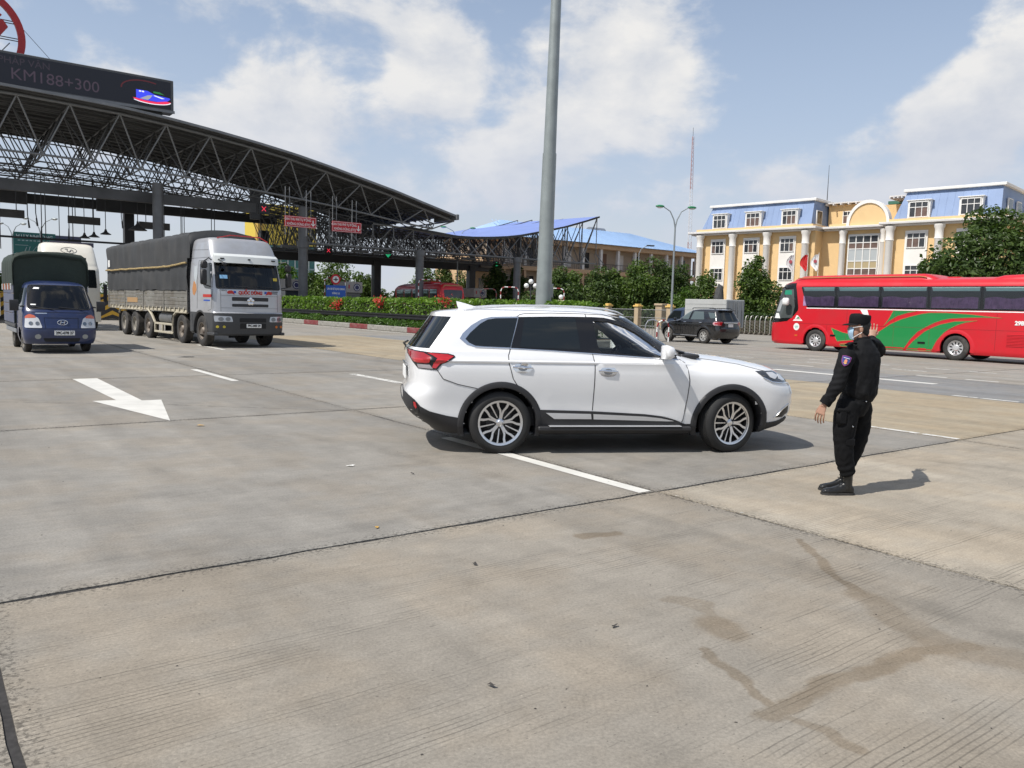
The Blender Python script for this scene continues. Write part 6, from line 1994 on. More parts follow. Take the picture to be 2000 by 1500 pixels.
for k, (x, y, h, w, m_, lb) in enumerate(((-27.0, 95, 6.0, 2.6, LF_C, 'bright green tree right of the silver truck mirror'), (-21.8, 97, 6.7, 3.4, LF_A, 'broad round tree behind the round sign'), (-17.6, 95, 5.0, 2.2, LF_A, 'small tree left of the dark red bus'),
                                          (-12.2, 110, 7.2, 2.6, LF_A, 'tree above the dark red bus, left of the front column'), (-9.6, 110, 7.1, 2.4, LF_B, 'dark tree above the red bus tail'), (-6.7, 108, 6.9, 2.4, LF_B, 'dark tree left of the sunlit stair wall'),
                                          (-2.2, 96, 6.6, 1.9, LF_B, 'slim dark tree before the outside stair'), (.2, 97, 6.4, 1.6, LF_B, 'slim dark tree left of the big mast'), (-24.5, 99, 5.0, 2.0, LF_B, 'low dark tree between booth and silver truck'))):
    tree('far_tree', lb, x, y, h, blob_set(60 + k, h * 1.08, w * 1.25, .6, 10, .1), 4200, .20, m_, 80 + k, None, 'trees beyond the canopy')
for k, (x, y, lb) in enumerate(((-45.2, 70, 'dark green bush between the white and silver trucks'), (-42.0, 66, 'dark bush at the rear corner of the silver truck'), (-50.5, 74, 'dark green bush left of the blue truck'))):
    tree('roadside_bush', lb, x, y, 3.6, blob_set(160 + k, 3.5, 2.0, .3, 7, .1), 1700, .16, LF_B, 180 + k, None, 'bushes beyond the trucks', .08)
# far tree line that closes the view beyond the toll lanes
rgf = random.Random(77)


def far_pts(rg):
    x = rg.uniform(-210, 120); y = 210 + rg.uniform(-6, 6)
    top = 4.6 + 1.6 * mnoise.noise(Vector((x * .06, 0, 1))) + 1.2 * mnoise.noise(Vector((x * .25, 0, 5)))
    z = rg.uniform(0, max(1.5, top))
    return Vector((x, y, z)), Vector((0, -1, .5))


tag(leaf_cloud('distant_woods', far_pts, 16000, .42, LF_B, None, 5), kind='stuff')

# ================================================================== red coach
BUSR = pm('coach_red', (0.56, 0.008, 0.018), 0.35, coat=.3, var=.03, vs=1, dirt=(.30, .03, .03), ds=.9, da=.25)
BUSG = pm('coach_green', (0.010, 0.225, 0.055), 0.35, coat=.5, var=.04, vs=1)
GLDARK = pm('coach_glass_dark', (0.060, 0.060, 0.066), .12, spec=.5)
COACHGL = glass('coach_window', (.90, .92, .91), 1.38)
TEAL = pm('sky_tint_teal', (0.46, 0.66, 0.64), .15, spec=.5)  # tinted film with the sky's reflection painted into its teal
PURP = pm('curtain_purple', (0.32, 0.20, 0.36), .8, var=.3, vs=6)
bus = thing('coach', 'red coach with green swooping stripes and purple curtains', 'bus', (18.5325, 32.7727, 0), ROT + math.pi / 2)
BXF = [(0.28, 8.7), (0.34, 8.8), (0.5, 8.84), (1.15, 8.84), (1.3, 8.81), (2.1, 8.6), (2.6, 8.44), (2.95, 8.3), (3.1, 8.18), (3.22, 7.93), (3.3, 7.53), (3.34, 7.08)]
BXR = [(.28, -3.3), (.4, -3.38), (1.5, -3.42), (2.6, -3.36), (3.05, -3.25), (3.2, -3.05), (3.34, -2.6)]
BWD = [(.26, 1.20), (.36, 1.24), (.8, 1.25), (1.9, 1.25), (2.6, 1.235), (2.95, 1.215), (3.06, 1.18), (3.14, 1.11), (3.20, 1.02), (3.26, .85), (3.30, .65), (3.34, .3)]
BS = Shell(BXF, BXR, BWD, 1.0, 2.5, .35, 3.2)
bz = [.26, .30, .36, .45, .6, .8, 1.0, 1.2, 1.4, 1.6, 1.8, 1.95, 2.1, 2.3, 2.5, 2.7, 2.85, 2.95, 3.02, 3.08, 3.13, 3.17, 3.20, 3.24, 3.28, 3.32, 3.34]


def bcls(x, y, z, lev):
    if abs(y) > .7 and z < 1.25:
        for ax in (6.07, -.14):
            if (x - ax) ** 2 + (z - .5) ** 2 < .64 ** 2: return None
    return 'body'


g = BS.parts(bz, bcls, 10, 110)
mb = MB(); mb.add(*g['body']); mb.build('body', BUSR, bus, 30)
mb = MB()
for ax in (6.07, -.14):
    for sg in (-1, 1):
        arc_ = [R(-18 + 216 * k / 24) for k in range(25)]
        mb.loft([[(ax + .67 * math.cos(a_), y_, .5 + .67 * math.sin(a_)) for a_ in arc_] for y_ in (sg * 1.22, sg * .7)], False)
        mb.add([(ax + .67 * math.cos(a_), sg * .70, .5 + .67 * math.sin(a_)) for a_ in arc_], [tuple(range(25))])
tag(mb.build('wheel_well', DARK, bus, 40, fix=False), kind='stuff')
bl, bow = BS.sidemap(1), (0, 1, 0)
mb = MB(); patch(mb, round_poly([(-1.0, 1.28), (1.0, 1.28), (.96, 3.08), (-.96, 3.08)], .1), BS.frontmap(), (1, 0, .1), .008, .1); mb.build('windscreen', TINT, bus, 40)
WBAND = [(6.93, 2.955), (-3.1, 2.945), (-3.1, 2.005), (1.0, 2.0), (6.52, 1.985), (6.60, 2.06)]
mb = MB(); patch(mb, round_poly(WBAND, .08), bl, bow, .004, .12); mb.build('window_band', TRIMB, bus, 40)
panes = [[(6.85, 2.92), (5.20, 2.925), (5.13, 2.04), (6.58, 2.06)], [(5.08, 2.925), (3.13, 2.92), (3.07, 2.05), (5.02, 2.04)], [(3.04, 2.92), (1.10, 2.92), (1.04, 2.06), (2.99, 2.05)],
         [(.99, 2.92), (-.95, 2.92), (-.96, 2.06), (.95, 2.06)], [(-1.04, 2.92), (-3.02, 2.91), (-3.02, 2.06), (-1.1, 2.06)]]
for pn in panes:
    xs = [p[0] for p in pn]; x0, x1 = min(xs), max(xs)
    mb = MB(); patch(mb, pn, bl, bow, .007, .12); w = mb.build('side_window', GLDARK, bus, 40)
    # pleated curtain along the lower part of the pane
    n = int((x1 - x0) / .042)
    rings = []
    for k in range(n + 1):
        x = x0 + .08 + (x1 - x0 - .16) * k / n
        hgt = 2.50 + .03 * math.sin(k * .21)
        d_ = .011 + .010 * (k % 2) + .004 * math.sin(k * 1.7)
        rings.append([(x, BS.Y(x, z) + d_, z) for z in (2.075, 2.28, hgt)])
    mb = MB(); mb.loft(rings, False); mb.build('curtain', PURP, w, 0, fix=False)
    tl = lambda x, z: (x, z)
    cut = [(p[0] - (.05 if p[0] > (x0 + x1) / 2 else -.05), p[1]) for p in pn]
    mb = MB(); patch(mb, [(cut[0][0], 2.905), (cut[1][0], 2.905), (cut[1][0] + .0, 2.755), (cut[0][0] - .05, 2.755)], bl, bow, .010, .12); mb.build('sky_tint_band', TEAL, w, 40)
    mb = MB(); patch(mb, pn, bl, bow, .034, .15, .004); mb.build('pane', COACHGL, w, 40)
mb = MB(); patch(mb, [(6.60, 1.985), (-3.2, 1.985), (-3.2, 1.945), (6.55, 1.945)], bl, bow, .005, .2); mb.build('white_stripe', WHITEP, bus, 40)
GA = [(2.46, 1.93), (2.62, 1.60), (2.84, 1.27), (2.63, 1.48), (2.27, 1.71), (1.88, 1.84), (1.45, 1.93)]
GB = [(3.43, .70), (3.09, .98), (2.53, 1.37), (2.09, 1.58), (1.71, 1.70), (1.28, 1.82), (.96, 1.87), (.27, 1.885), (-.64, 1.84), (-1.8, 1.725), (-1.14, 1.735), (-.65, 1.72), (.1, 1.66), (.41, 1.59), (.71, 1.48), (1.07, 1.28), (1.38, 1.08), (1.64, .79), (1.79, .56), (1.96, .30), (3.28, .29)]
GC = [(1.82, .30), (1.70, .50), (1.52, .71), (1.11, 1.09), (.80, 1.27), (.50, 1.41), (-.06, 1.55), (-.91, 1.60), (-.47, 1.52), (-.17, 1.41), (.12, 1.25), (.32, 1.09), (.48, .90), (.60, .73), (.70, .51), (.78, .31)]
GD = [(5.28, 1.10), (4.69, .91), (4.05, .82), (4.03, .62), (4.95, .51)]
GE = [(4.84, .39), (4.27, .46), (3.9, .51), (3.89, .33), (4.77, .30)]
for pl_ in (GA, GB, GC, GD, GE):
    mb = MB(); patch(mb, pl_, bl, bow, .003, .09, .003); mb.build('green_stripe', BUSG, bus, 40)
    mb = MB(); seam(mb, pl_, bl, bow, .013, .0, .08, 4, 0, True); mb.build('stripe_edge', pm('stripe_edge_tan', (.36, .20, .07), .5), bus, 40)
mb = MB()
for ln in ([(7.21, 1.25), (-3.2, 1.25)], [(2.40, 1.94), (2.40, .28)], [(4.55, 1.94), (4.55, .30)], [(.9, 1.25), (.9, .3)], [(-1.6, 1.9), (-1.6, .3)], [(5.5, 1.2), (5.5, .3)]):
    seam(mb, ln, bl, bow, .006, .0, .2, 4)
mb.build('panel_gap', pm('coach_gap', (.16, .012, .015), .7), bus, 40)
# driver side: black front pillar, pane, mirror
mb = MB(); patch(mb, [(8.62, 1.245), (8.1, 1.27), (7.57, 1.335), (7.25, 1.58), (7.03, 1.84), (7.01, 1.96), (7.10, 2.5), (7.24, 3.12), (7.75, 3.12), (8.05, 2.95), (8.36, 2.33)], bl, bow, .005, .08); bp = mb.build('front_pillar', TRIMB, bus, 40)
mb = MB(); patch(mb, [(8.36, 1.44), (8.16, 2.2), (7.86, 2.83), (7.32, 2.83), (7.20, 2.02), (7.30, 1.50)], bl, bow, .009, .06); dw = mb.build('driver_window', pm('driver_glass', (.075, .085, .085), .08, spec=.7), bp, 40)
mb = MB(); patch(mb, [(7.80, 2.79), (7.42, 2.79), (7.39, 2.58), (7.86, 2.58)], bl, bow, .013, .06); mb.build('green_sticker', pm('sticker_green', (.02, .25, .15), .4), bp, 40)
mb = MB(); patch(mb, [(8.33, 1.46), (7.95, 1.46), (8.06, 1.70), (8.25, 1.70)], bl, bow, .013, .06); mb.build('paper_card', WHITEP, bp, 40)
mb = MB(); patch(mb, [(8.25, 1.78), (8.0, 1.78), (7.82, 2.4), (8.05, 2.32)], bl, bow, .011, .06); mb.build('bright_reflection_strip', pm('reflection_pale', (.33, .35, .36), .5), bp, 40)  # reflection on the driver's window painted as a pale strip
mr_ = MB().box(7.36, 7.68, 1.42, 1.62, 2.08, 2.42, .06).build('mirror', WHITEP, bus, 50)
MB().tube([(7.9, 1.05, 2.95), (7.85, 1.38, 2.85), (7.55, 1.52, 2.42)], .025, 6).build('mirror_arm', BLACKP, mr_)
mb = MB(); patch(mb, [(7.26, 1.36), (6.75, 1.36), (6.80, 1.43), (7.20, 1.43)], bl, bow, .005, .05); patch(mb, [(7.16, 1.45), (6.84, 1.45), (7.02, 1.62), (7.08, 1.62)], bl, bow, .005, .05); mb.build('hat_emblem', WHITEP, bus, 40)
mb = MB(); patch(mb, [(7.08, 1.47), (6.88, 1.47), (6.98, 1.56)], bl, bow, .008, .05); mb.build('green_mark', BUSG, bus, 40)
mb = MB(); patch(mb, [(7.05 + .155 * math.cos(q), 1.09 + .165 * math.sin(q)) for q in [2 * math.pi * i / 20 for i in range(20)]], bl, bow, .005, .06); rd_ = mb.build('round_sticker', WHITEP, bus, 40)
mb = MB(); patch(mb, [(7.14, 1.13), (6.96, 1.13), (6.96, 1.09), (7.14, 1.09)], bl, bow, .008, .06); patch(mb, [(7.12, 1.05), (6.98, 1.05), (6.98, 1.02), (7.12, 1.02)], bl, bow, .008, .06); mb.build('sticker_print', pm('print_teal', (.1, .42, .33), .6), rd_, 40)
mb = MB(); patch(mb, [(7.12, .71), (6.98, .71), (6.98, .66), (7.12, .66)], bl, bow, .01, .05); mb.build('side_indicator', pm('amber_lens', (.6, .16, .02), .3), bus, 40)
mb = MB(); patch(mb, [(3.95, 1.94), (3.62, 1.94), (3.50, 1.62), (3.72, 1.62)], bl, bow, .004, .08); mb.build('white_flash', WHITEP, bus, 40)
lettering('29B-', .21, WHITEP, bus, (-2.44, 1.262, 1.545), (-1, 0, 0), (0, 0, 1), bold=.010)
for k in range(9):
    z = .66 + .055 * k
    MB().box(-2.95, -2.0, 1.245, 1.268, z, z + .026, .006).build('louvre', BUSR, bus, 0)
mb = MB(); mb.box(1.05, 1.35, 1.24, 1.275, .60, .68, .01); mb.build('flap_handle', TRIMB, bus, 0)
mb = MB(); mb.box(5.05, 5.3, 1.24, 1.27, .72, .80, .01); mb.build('flap_handle', TRIMB, bus, 0)
# roof fairings
mb = MB()
rings = []
for x, z, w in ((7.75, 3.10, .7), (7.55, 3.33, .86), (7.1, 3.45, .96), (5.5, 3.48, 1.0), (3.0, 3.49, 1.0), (1.5, 3.49, 1.0), (1.25, 3.44, .98), (.95, 3.30, .95), (.75, 3.16, .92)):
    rings.append([(x, w * math.cos(t) if abs(math.cos(t)) < .98 else w * math.cos(t), 3.05 + (z - 3.05) * min(1, 1.25 * math.sin(t) ** .5)) for t in [math.pi * k / 14 for k in range(15)]])
mb.loft(rings, False); mb.build('front_roof_fairing', BUSR, bus, 35)
mb = MB(); mb.tube([(7.3, .955, 3.36), (5.0, .99, 3.37), (1.6, .99, 3.37), (1.3, .99, 3.33)], .022, 5); mb.build('fairing_line', pm('stripe_edge_tan', (.36, .20, .07), .5), bus)
mb = MB(); rings = []
for x, z, w in ((-.9, 3.18, .95), (-1.25, 3.30, 1.0), (-1.6, 3.38, 1.03), (-2.6, 3.42, 1.03), (-3.2, 3.35, 1.0), (-3.35, 3.1, .95)):
    rings.append([(x, w * math.cos(t), 3.0 + (z - 3.0) * min(1, 1.25 * max(0, math.sin(t)) ** .5)) for t in [math.pi * k / 14 for k in range(15)]])
mb.loft(rings, False); mb.build('rear_roof_unit', BUSR, bus, 35)
mb = MB(); mb.box(.2, .8, -.4, .5, 3.2, 3.36, .08); mb.build('roof_hatch', BUSR, bus, 40)
for ax in (6.07, -.14):
    mb = MB(); arc_ = [R(-14 + 208 * k / 30) for k in range(31)]
    mb.loft([[(ax + rr * math.cos(a_), BS.Y(ax + rr * math.cos(a_), .7) + o_, .5 + rr * math.sin(a_)) for rr, o_ in ((.585, -.08), (.585, .012), (.68, .018), (.74, -.002))] for a_ in arc_], False)
    mb.build('wheel_arch', BUSR, bus, 50)
MB().box(-3.0, 7.9, -1.0, 1.0, .30, .42).build('chassis', DARK, bus, 0)
WB = wheel_meshes('coach', .50, .28, .285, 'bus', pm('wheel_silver', (.60, .60, .60), .4, .5, var=.06))
for x in (6.07, -.14):
    put_wheel(bus, WB, x, 1.07, .5, 1, 0, .2); put_wheel(bus, WB, x, -1.07, .5, -1)

# second coach beyond the hedge
rb = thing('coach', 'dark red coach half hidden behind the hedge, rounded tail window showing', 'bus', tuple(road(41.9, 66.0)), ROT + math.pi / 2 - R(8))
CS = Shell([(.4, 12.6), (1.4, 12.6), (2.0, 12.4), (3.2, 11.7), (3.6, 11.2), (3.75, 10.6)], [(.4, -1.2), (1.8, -1.25), (2.6, -1.2), (3.4, -1.0), (3.65, -.7), (3.78, -.2)], [(.4, 1.2), (1, 1.25), (3, 1.23), (3.4, 1.15), (3.6, .95), (3.78, .5)], .5, 3, .35, 3.0)
g = CS.parts([.4, .8, 1.2, 1.6, 2.0, 2.4, 2.8, 3.1, 3.3, 3.45, 3.55, 3.65, 3.72, 3.78], lambda *a_: 'body', 8, 30)
mb = MB(); mb.add(*g['body']); mb.build('body', BUSR, rb, 35)
cl = CS.sidemap(1)
for x0 in (-.3, 1.95, 4.2, 6.45, 8.7):
    mb = MB(); patch(mb, [(x0 + (.35 if x0 < 0 else 0), 3.15), (x0 + 2.05, 3.15), (x0 + 2.05, 1.7), (x0, 1.7)], cl, (0, 1, 0), .006, .2); w = mb.build('side_window', GLDARK, rb, 40)
    mb = MB(); patch(mb, [(x0 + .4, 3.12), (x0 + 2.0, 3.12), (x0 + 2.0, 2.75), (x0 + .4, 2.75)], cl, (0, 1, 0), .010, .2); mb.build('sky_tint_band', TEAL, w, 40)
mb = MB(); patch(mb, round_poly([(-1.0, 3.1), (1.0, 3.1), (.9, 2.3), (.55, 1.95), (-.55, 1.95), (-.9, 2.3)], .2), CS.rearmap(), (-1, 0, .1), .008, .12); mb.build('rear_window', GLDARK, rb, 40)
mb = MB(); patch(mb, [(12.4, 1.5), (11.7, 3.1), (11.3, 3.2), (11.0, 1.8)], cl, (0, 1, 0), .008, .15); mb.build('front_pillar', TRIMB, rb, 40)
mb = MB().tube([(-1.05, -1.05, 3.3), (-1.08, -.9, 3.52), (-1.08, .9, 3.52), (-1.05, 1.05, 3.3)], .05, 6); mb.build('rear_spoiler', pm('stripe_edge_tan', (.36, .20, .07), .5), rb)
for x in (0.8, 8.0):
    for sg in (-1, 1): put_wheel(rb, WB, x, sg * 1.05, .5, sg)
MB().box(3.0, 6.5, -.5, .6, 3.78, 3.95, .05).build('roof_unit', BUSR, rb, 0)

# ================================================================== silver ten wheel truck
SILV = pm('cab_silver', (.46, .47, .49), .33, .45, coat=.4, var=.05, vs=1.2, dirt=(.30, .27, .23), ds=.9, da=.35)
SILVD = pm('cab_grey_plastic', (.045, .047, .050), .5, var=.12, vs=2)
TARP = pm('tarpaulin_grey', (.036, .038, .040), .75, var=.16, vs=1.1, bump=.25, bs=9, dirt=(.065, .062, .058), ds=1.2, da=.35)
PLANK = pm('alloy_boards', (.215, .205, .18), .55, .3, var=.2, vs=2, dirt=(.12, .10, .075), ds=1.5, da=.6)
CREAMF = pm('cream_frame', (.46, .42, .32), .65, var=.15, vs=2, dirt=(.2, .17, .13), ds=2, da=.6)
tk = thing('cargo_truck', 'silver cab ten wheel cargo truck under a dark grey tarpaulin', 'truck', (-9.924, 28.569, 0), R(-49.465))
TS = Shell([(.42, 1.34), (.48, 1.40), (.9, 1.44), (1.18, 1.42), (1.22, 1.37), (1.95, 1.34), (2.02, 1.31), (2.5, 1.20), (2.88, 1.08), (3.0, 1.05), (3.15, .98), (3.4, .82), (3.58, .69), (3.68, .60), (3.74, .48), (3.77, .2)],
           [(.42, -1.08), (3.5, -1.08), (3.7, -1.02), (3.77, -.9)], [(.42, 1.20), (.6, 1.24), (1.9, 1.245), (2.4, 1.235), (2.9, 1.19), (3.2, 1.17), (3.45, 1.14), (3.62, 1.10), (3.70, 1.05), (3.75, .96), (3.77, .8)], .32, 2.6, .08, 3)
tz = [.42, .48, .6, .75, .9, 1.05, 1.18, 1.22, 1.35, 1.5, 1.65, 1.8, 1.95, 2.02, 2.15, 2.3, 2.5, 2.7, 2.88, 3.0, 3.1, 3.2, 3.3, 3.4, 3.5, 3.58, 3.64, 3.68, 3.72, 3.75, 3.77]
ty_ = lambda y: y


def tcls(x, y, z, lev):
    if abs(y) > .6 and z < 1.3 and x ** 2 + (z - .53) ** 2 < .70 ** 2: return None
    if z < 1.20: return 'lower_body'
    if abs(y) < 1.06 and 2.05 < z < 2.88 and x > .9: return None
    return 'body'


g = TS.parts(tz, tcls, 14, 40)
for nm_, mt in (('body', SILV), ('lower_body', SILVD)):
    mb = MB(); mb.add(*g[nm_]); mb.build(nm_, mt, tk, 32)
tf, tfo = TS.frontmap(), (1, 0, .1)
CABGL = glass('cab_glass', (.30, .34, .34), 1.5)
mb = MB(); patch(mb, round_poly([(-1.10, 2.02), (1.10, 2.02), (1.075, 2.88), (-1.075, 2.88)], .07), tf, tfo, .006, .09); ws = mb.build('windscreen', CABGL, tk, 40)
mb = MB(); seam(mb, round_poly([(-1.11, 2.01), (1.11, 2.01), (1.085, 2.89), (-1.085, 2.89)], .07), tf, tfo, .022, .004, .08, 5, 0, True); mb.build('windscreen_seal', BLACKP, ws, 50)
mb = MB()
for y0, y1 in ((-.95, -.1), (-.1, .80)): mb.tube([(TS.XF(y0, 2.05) + .03, y0, 2.04), (TS.XF(y0, 2.1) + .03, y0 + .2, 2.11), (TS.XF(y1, 2.07) + .03, y1, 2.08)], .012, 5)
mb.build('wiper', BLACKP, ws)
mb = MB(); patch(mb, [(-.98, 2.34), (-.74, 2.34), (-.74, 2.46), (-.98, 2.46)], tf, tfo, .012, .08); mb.build('blue_sticker', pm('sticker_blue', (.22, .45, .70), .5), ws, 0)
mb = MB(); patch(mb, [(.88, 2.32), (1.04, 2.32), (1.04, 2.42), (.88, 2.42)], tf, tfo, .012, .08); mb.build('yellow_sticker', pm('sticker_yellow', (.62, .48, .05), .5), ws, 0)
# cab inside
mb = MB(); mb.box(.55, 1.05, -1.05, 1.05, 1.9, 2.08, .05); mb.box(-1.0, -.9, -1.1, 1.1, 1.3, 3.0); mb.box(-.5, .1, .2, .8, 1.5, 2.5, .1); mb.box(-.5, .1, -.8, -.2, 1.5, 2.5, .1); mb.build('cab_interior', INTB, tk, 0)
mb = MB().sphere((.15, .52, 2.62), (.10, .08, .13)); mb.sphere((.05, .52, 2.25), (.16, .25, .27)); mb.build('driver', pm('driver_skin', (.26, .15, .11), .7), tk)
# visor
mb = MB()
ysv = [-1.12 + 2.24 * k / 16 for k in range(17)]
mb.loft([[(TS.XF(y, 3.1) + .02, y, 3.19), (TS.XF(y, 3.0) + .15, y, 3.10), (TS.XF(y, 2.95) + .21, y, 2.87), (TS.XF(y, 2.95) + .02, y, 2.91)] for y in ysv], True, True)
vis = mb.build('sun_visor', pm('visor_pale', (.62, .64, .62), .3, coat=.3), tk, 40)
for y in (-.92, -.88, 0, .86, .92): MB().box(TS.XF(y, 3) + .12, TS.XF(y, 3) + .205, y - .045, y + .045, 2.99, 3.035, .008).build('marker_lamp', TRIMB, vis, 0)
mb = MB(); mb.tube([(.45, -.8, 3.74), (.35, -.3, 3.86), (.35, .75, 3.86), (.45, 1.0, 3.70)], .02, 5); mb.build('roof_bar', REDP, tk)
# grille and badge
for z0, z1 in ((1.60, 1.73), (1.40, 1.50)):
    mb = MB(); patch(mb, round_poly([(-.64, z0), (.64, z0), (.64, z1), (-.64, z1)], .03), tf, tfo, .006, .08); mb.build('grille_slot', BLACKP, tk, 40)
mb = MB(); patch(mb, [(-.72, 1.76), (.72, 1.76), (.72, 1.30), (-.72, 1.30)], tf, tfo, -.004, .1, .003)
for y0 in (-1.0, 1.0): seam(mb, [(y0, 1.24), (y0, 1.98)], tf, tfo, .006, 0, .1, 4)
seam(mb, [(-1.0, 1.78), (1.0, 1.78)], tf, tfo, .006, 0, .1, 4); seam(mb, [(-1.0, 1.36), (1.0, 1.36)], tf, tfo, .005, 0, .1, 4)
mb.build('panel_gap', SEAMB, tk, 40)
bx_ = TS.XF(0, 1.58)
mb = MB()
for k in range(5):
    a_ = math.pi / 2 + k * 2 * math.pi / 5
    mb.sphere((bx_ + .01, .075 * math.cos(a_), 1.59 + .085 * math.sin(a_)), (.02, .06, .06), 10, 6)
mb.sphere((bx_ + .015, 0, 1.52), (.02, .09, .05), 10, 6)
mb.build('badge', CHROMES, tk, 60)
XF18 = TS.XF(0, 1.88) + .008
lettering('QUỐC DŨNG', .155, pm('letter_red', (.45, .03, .02), .6), tk, (XF18, 0, 1.875), (0, 1, 0), (0, 0, 1), bold=.008, wide=.86)
for sg in (-1, 1):
    mb = MB(); patch(mb, [(sg * (.54 + a_), 1.81 + b_) for a_, b_ in ((0, 0), (.10, .03), (.22, .02), (.26, .08), (.20, .13), (.10, .14), (.04, .10))], tf, tfo, .006, .03); mb.build('horse_mark', pm('letter_red', (.45, .03, .02), .6), tk, 0)
    mb = MB(); patch(mb, [(sg * (.50 + a_), 1.86 + b_) for a_, b_ in ((0, 0), (.08, .0), (.08, .08), (0, .07))], tf, tfo, .009, .03); mb.build('blue_mark', pm('letter_blue', (.02, .08, .4), .6), tk, 0)
lettering('CHENGLONG', .075, SILVD, tk, (TS.XF(.86, 1.95) + .008, -.84, 1.945), (0, 1, 0), (0, 0, 1), wide=.9)
mb = MB(); patch(mb, [(.76, 1.92), (1.02, 1.92), (1.02, 1.95), (.76, 1.95)], tf, tfo, .005, .04); patch(mb, [(.78, 1.86), (1.0, 1.86), (1.0, 1.895), (.78, 1.895)], tf, tfo, .005, .04); mb.build('small_print', SILVD, tk, 0)
# bumper: lamps, plate, steps
for sg in (-1, 1):
    mb = MB(); patch(mb, round_poly([(sg * .64, .89), (sg * 1.20, .89), (sg * 1.22, 1.09), (sg * .68, 1.07)], .03), tf, tfo, .006, .05); hl = mb.build('headlamp', pm('lamp_silver', (.42, .43, .45), .15, .5, coat=1), tk, 40)
    mb = MB()
    for y_ in (.80, 1.02): patch(mb, [(sg * (y_ + .085 * math.cos(q)), .98 + .070 * math.sin(q)) for q in [2 * math.pi * i / 12 for i in range(12)]], tf, tfo, .012, .04)
    mb.build('lens', pm('lens_deep', (.12, .125, .13), .08, coat=1), hl, 40)
    mb = MB()
    for y_ in (.92, 1.12): patch(mb, [(sg * (y_ + .045 * math.cos(q)), .72 + .045 * math.sin(q)) for q in [2 * math.pi * i / 12 for i in range(12)]], tf, tfo, .012, .04)
    mb.build('fog_lamp', pm('amber_lens', (.6, .16, .02), .3) if sg > 0 else pm('yellow_lens', (.55, .45, .05), .3), tk, 40)
mb = MB(); patch(mb, round_poly([(-.42, .88), (.52, .88), (.52, 1.02), (-.42, 1.02)], .03), tf, tfo, .006, .1); patch(mb, round_poly([(-.40, .66), (.52, .66), (.52, .84), (-.40, .84)], .03), tf, tfo, .006, .1); mb.build('bumper_recess', DARK, tk, 40)
xp = TS.XF(0, .77)
pl_ = MB().box(xp + .006, xp + .022, -.18, .34, .69, .82, .004).build('licence_plate', WHITEP, tk, 0)
lettering('79C-000 29', .105, TRIMB, pl_, (xp + .025, .08, .757), (0, 1, 0), (0, 0, 1), bold=.004, wide=.9)
# right side of the cab
ts, tso = TS.sidemap(-1), (0, -1, 0)
for fm, ow, sg in ((ts, tso, -1), (TS.sidemap(1), (0, 1, 0), 1)):
    mb = MB(); patch(mb, round_poly([(-.12, 2.84), (.90, 2.86), (1.02, 2.45), (1.02, 1.98), (.5, 2.0), (.02, 2.30)], .06), fm, ow, .006, .07); mb.build('door_window', TINT, tk, 40)
    mb = MB(); patch(mb, round_poly([(-.62, 2.78), (-.36, 2.78), (-.26, 2.40), (-.40, 2.12), (-.60, 2.42)], .05), fm, ow, .006, .07); mb.build('quarter_window', pm('pane_pale', (.42, .45, .46), .15), tk, 40)
    mb = MB()
    for ln in ([(-.22, 2.95), (-.22, 2.2), (-.30, 1.3)], [(-.22, 2.95), (.95, 2.95)], [(1.12, 1.98), (1.05, 1.3), (.75, 1.25)], [(-1.0, 3.05), (1.0, 3.05)], [(-1.0, 3.35), (.7, 3.30)]): seam(mb, ln, fm, ow, .007, 0, .12, 4)
    mb.build('panel_gap', SEAMB, tk, 40)
    mb = MB(); patch(mb, [(.30, 1.80), (1.08, 1.80), (1.08, 1.70), (.30, 1.70)], fm, ow, .005, .1); mb.build('red_lettering', pm('letter_red', (.45, .03, .02), .6), tk, 0)
    mb = MB(); patch(mb, [(.35, 1.62), (.95, 1.62), (.95, 1.57), (.35, 1.57)], fm, ow, .005, .1); mb.build('blue_lettering', pm('letter_blue', (.02, .08, .4), .6), tk, 0)
    mb = MB(); patch(mb, [(-.75, 2.0), (-.62, 2.25), (-.40, 2.20), (-.32, 1.95), (-.55, 1.75), (-.70, 1.80)], fm, ow, .004, .06); mb.build('orange_mark', pm('orange_mark', (.45, .20, .07), .6), tk, 0)
    mb = MB(); mb.box(1.0, 1.16, sg * 1.40, sg * 1.60, 2.12, 2.62, .04); mb.box(1.0, 1.16, sg * 1.38, sg * 1.58, 2.66, 2.90, .04); mr_ = mb.build('mirror', BLACKP, tk, 40)
    mb = MB(); mb.tube([(.95, sg * 1.18, 2.95), (1.2, sg * 1.36, 3.0), (1.1, sg * 1.48, 2.9)], .02, 5); mb.build('mirror_arm', BLACKP, mr_); mb = MB(); mb.tube([(.95, sg * 1.2, 2.05), (1.1, sg * 1.48, 2.12)], .02, 5); mb.build('mirror_arm', BLACKP, mr_)
    mb = MB(); mb.box(.66, 1.30, sg * 1.10, sg * 1.262, .42, .52, .02); mb.box(-1.05, -.72, sg * 1.0, sg * 1.25, .45, 1.15, .04); mb.build('step', SILVD, tk, 0)
mb = MB().tube([(.98, -1.02, 2.92), (1.18, -1.02, 2.98), (1.35, -.92, 2.86)], .018, 5); mb.sphere((1.36, -.90, 2.82), (.03, .09, .06), 8, 6); mb.build('front_mirror', BLACKP, tk)
mb = MB(); arc_ = [R(10 + 170 * k / 20) for k in range(21)]
for sg in (-1, 1): mb.loft([[(rr * math.cos(a_), sg * y_, .53 + rr * math.sin(a_)) for rr, y_ in ((.66, .85), (.66, 1.25), (.72, 1.262), (.74, 1.2))] for a_ in arc_], False)
mb.build('wheel_arch', SILVD, tk, 40)
MB().box(-11.6, 1.0, -.5, .5, .55, 1.0).build('chassis', DARK, tk, 0)
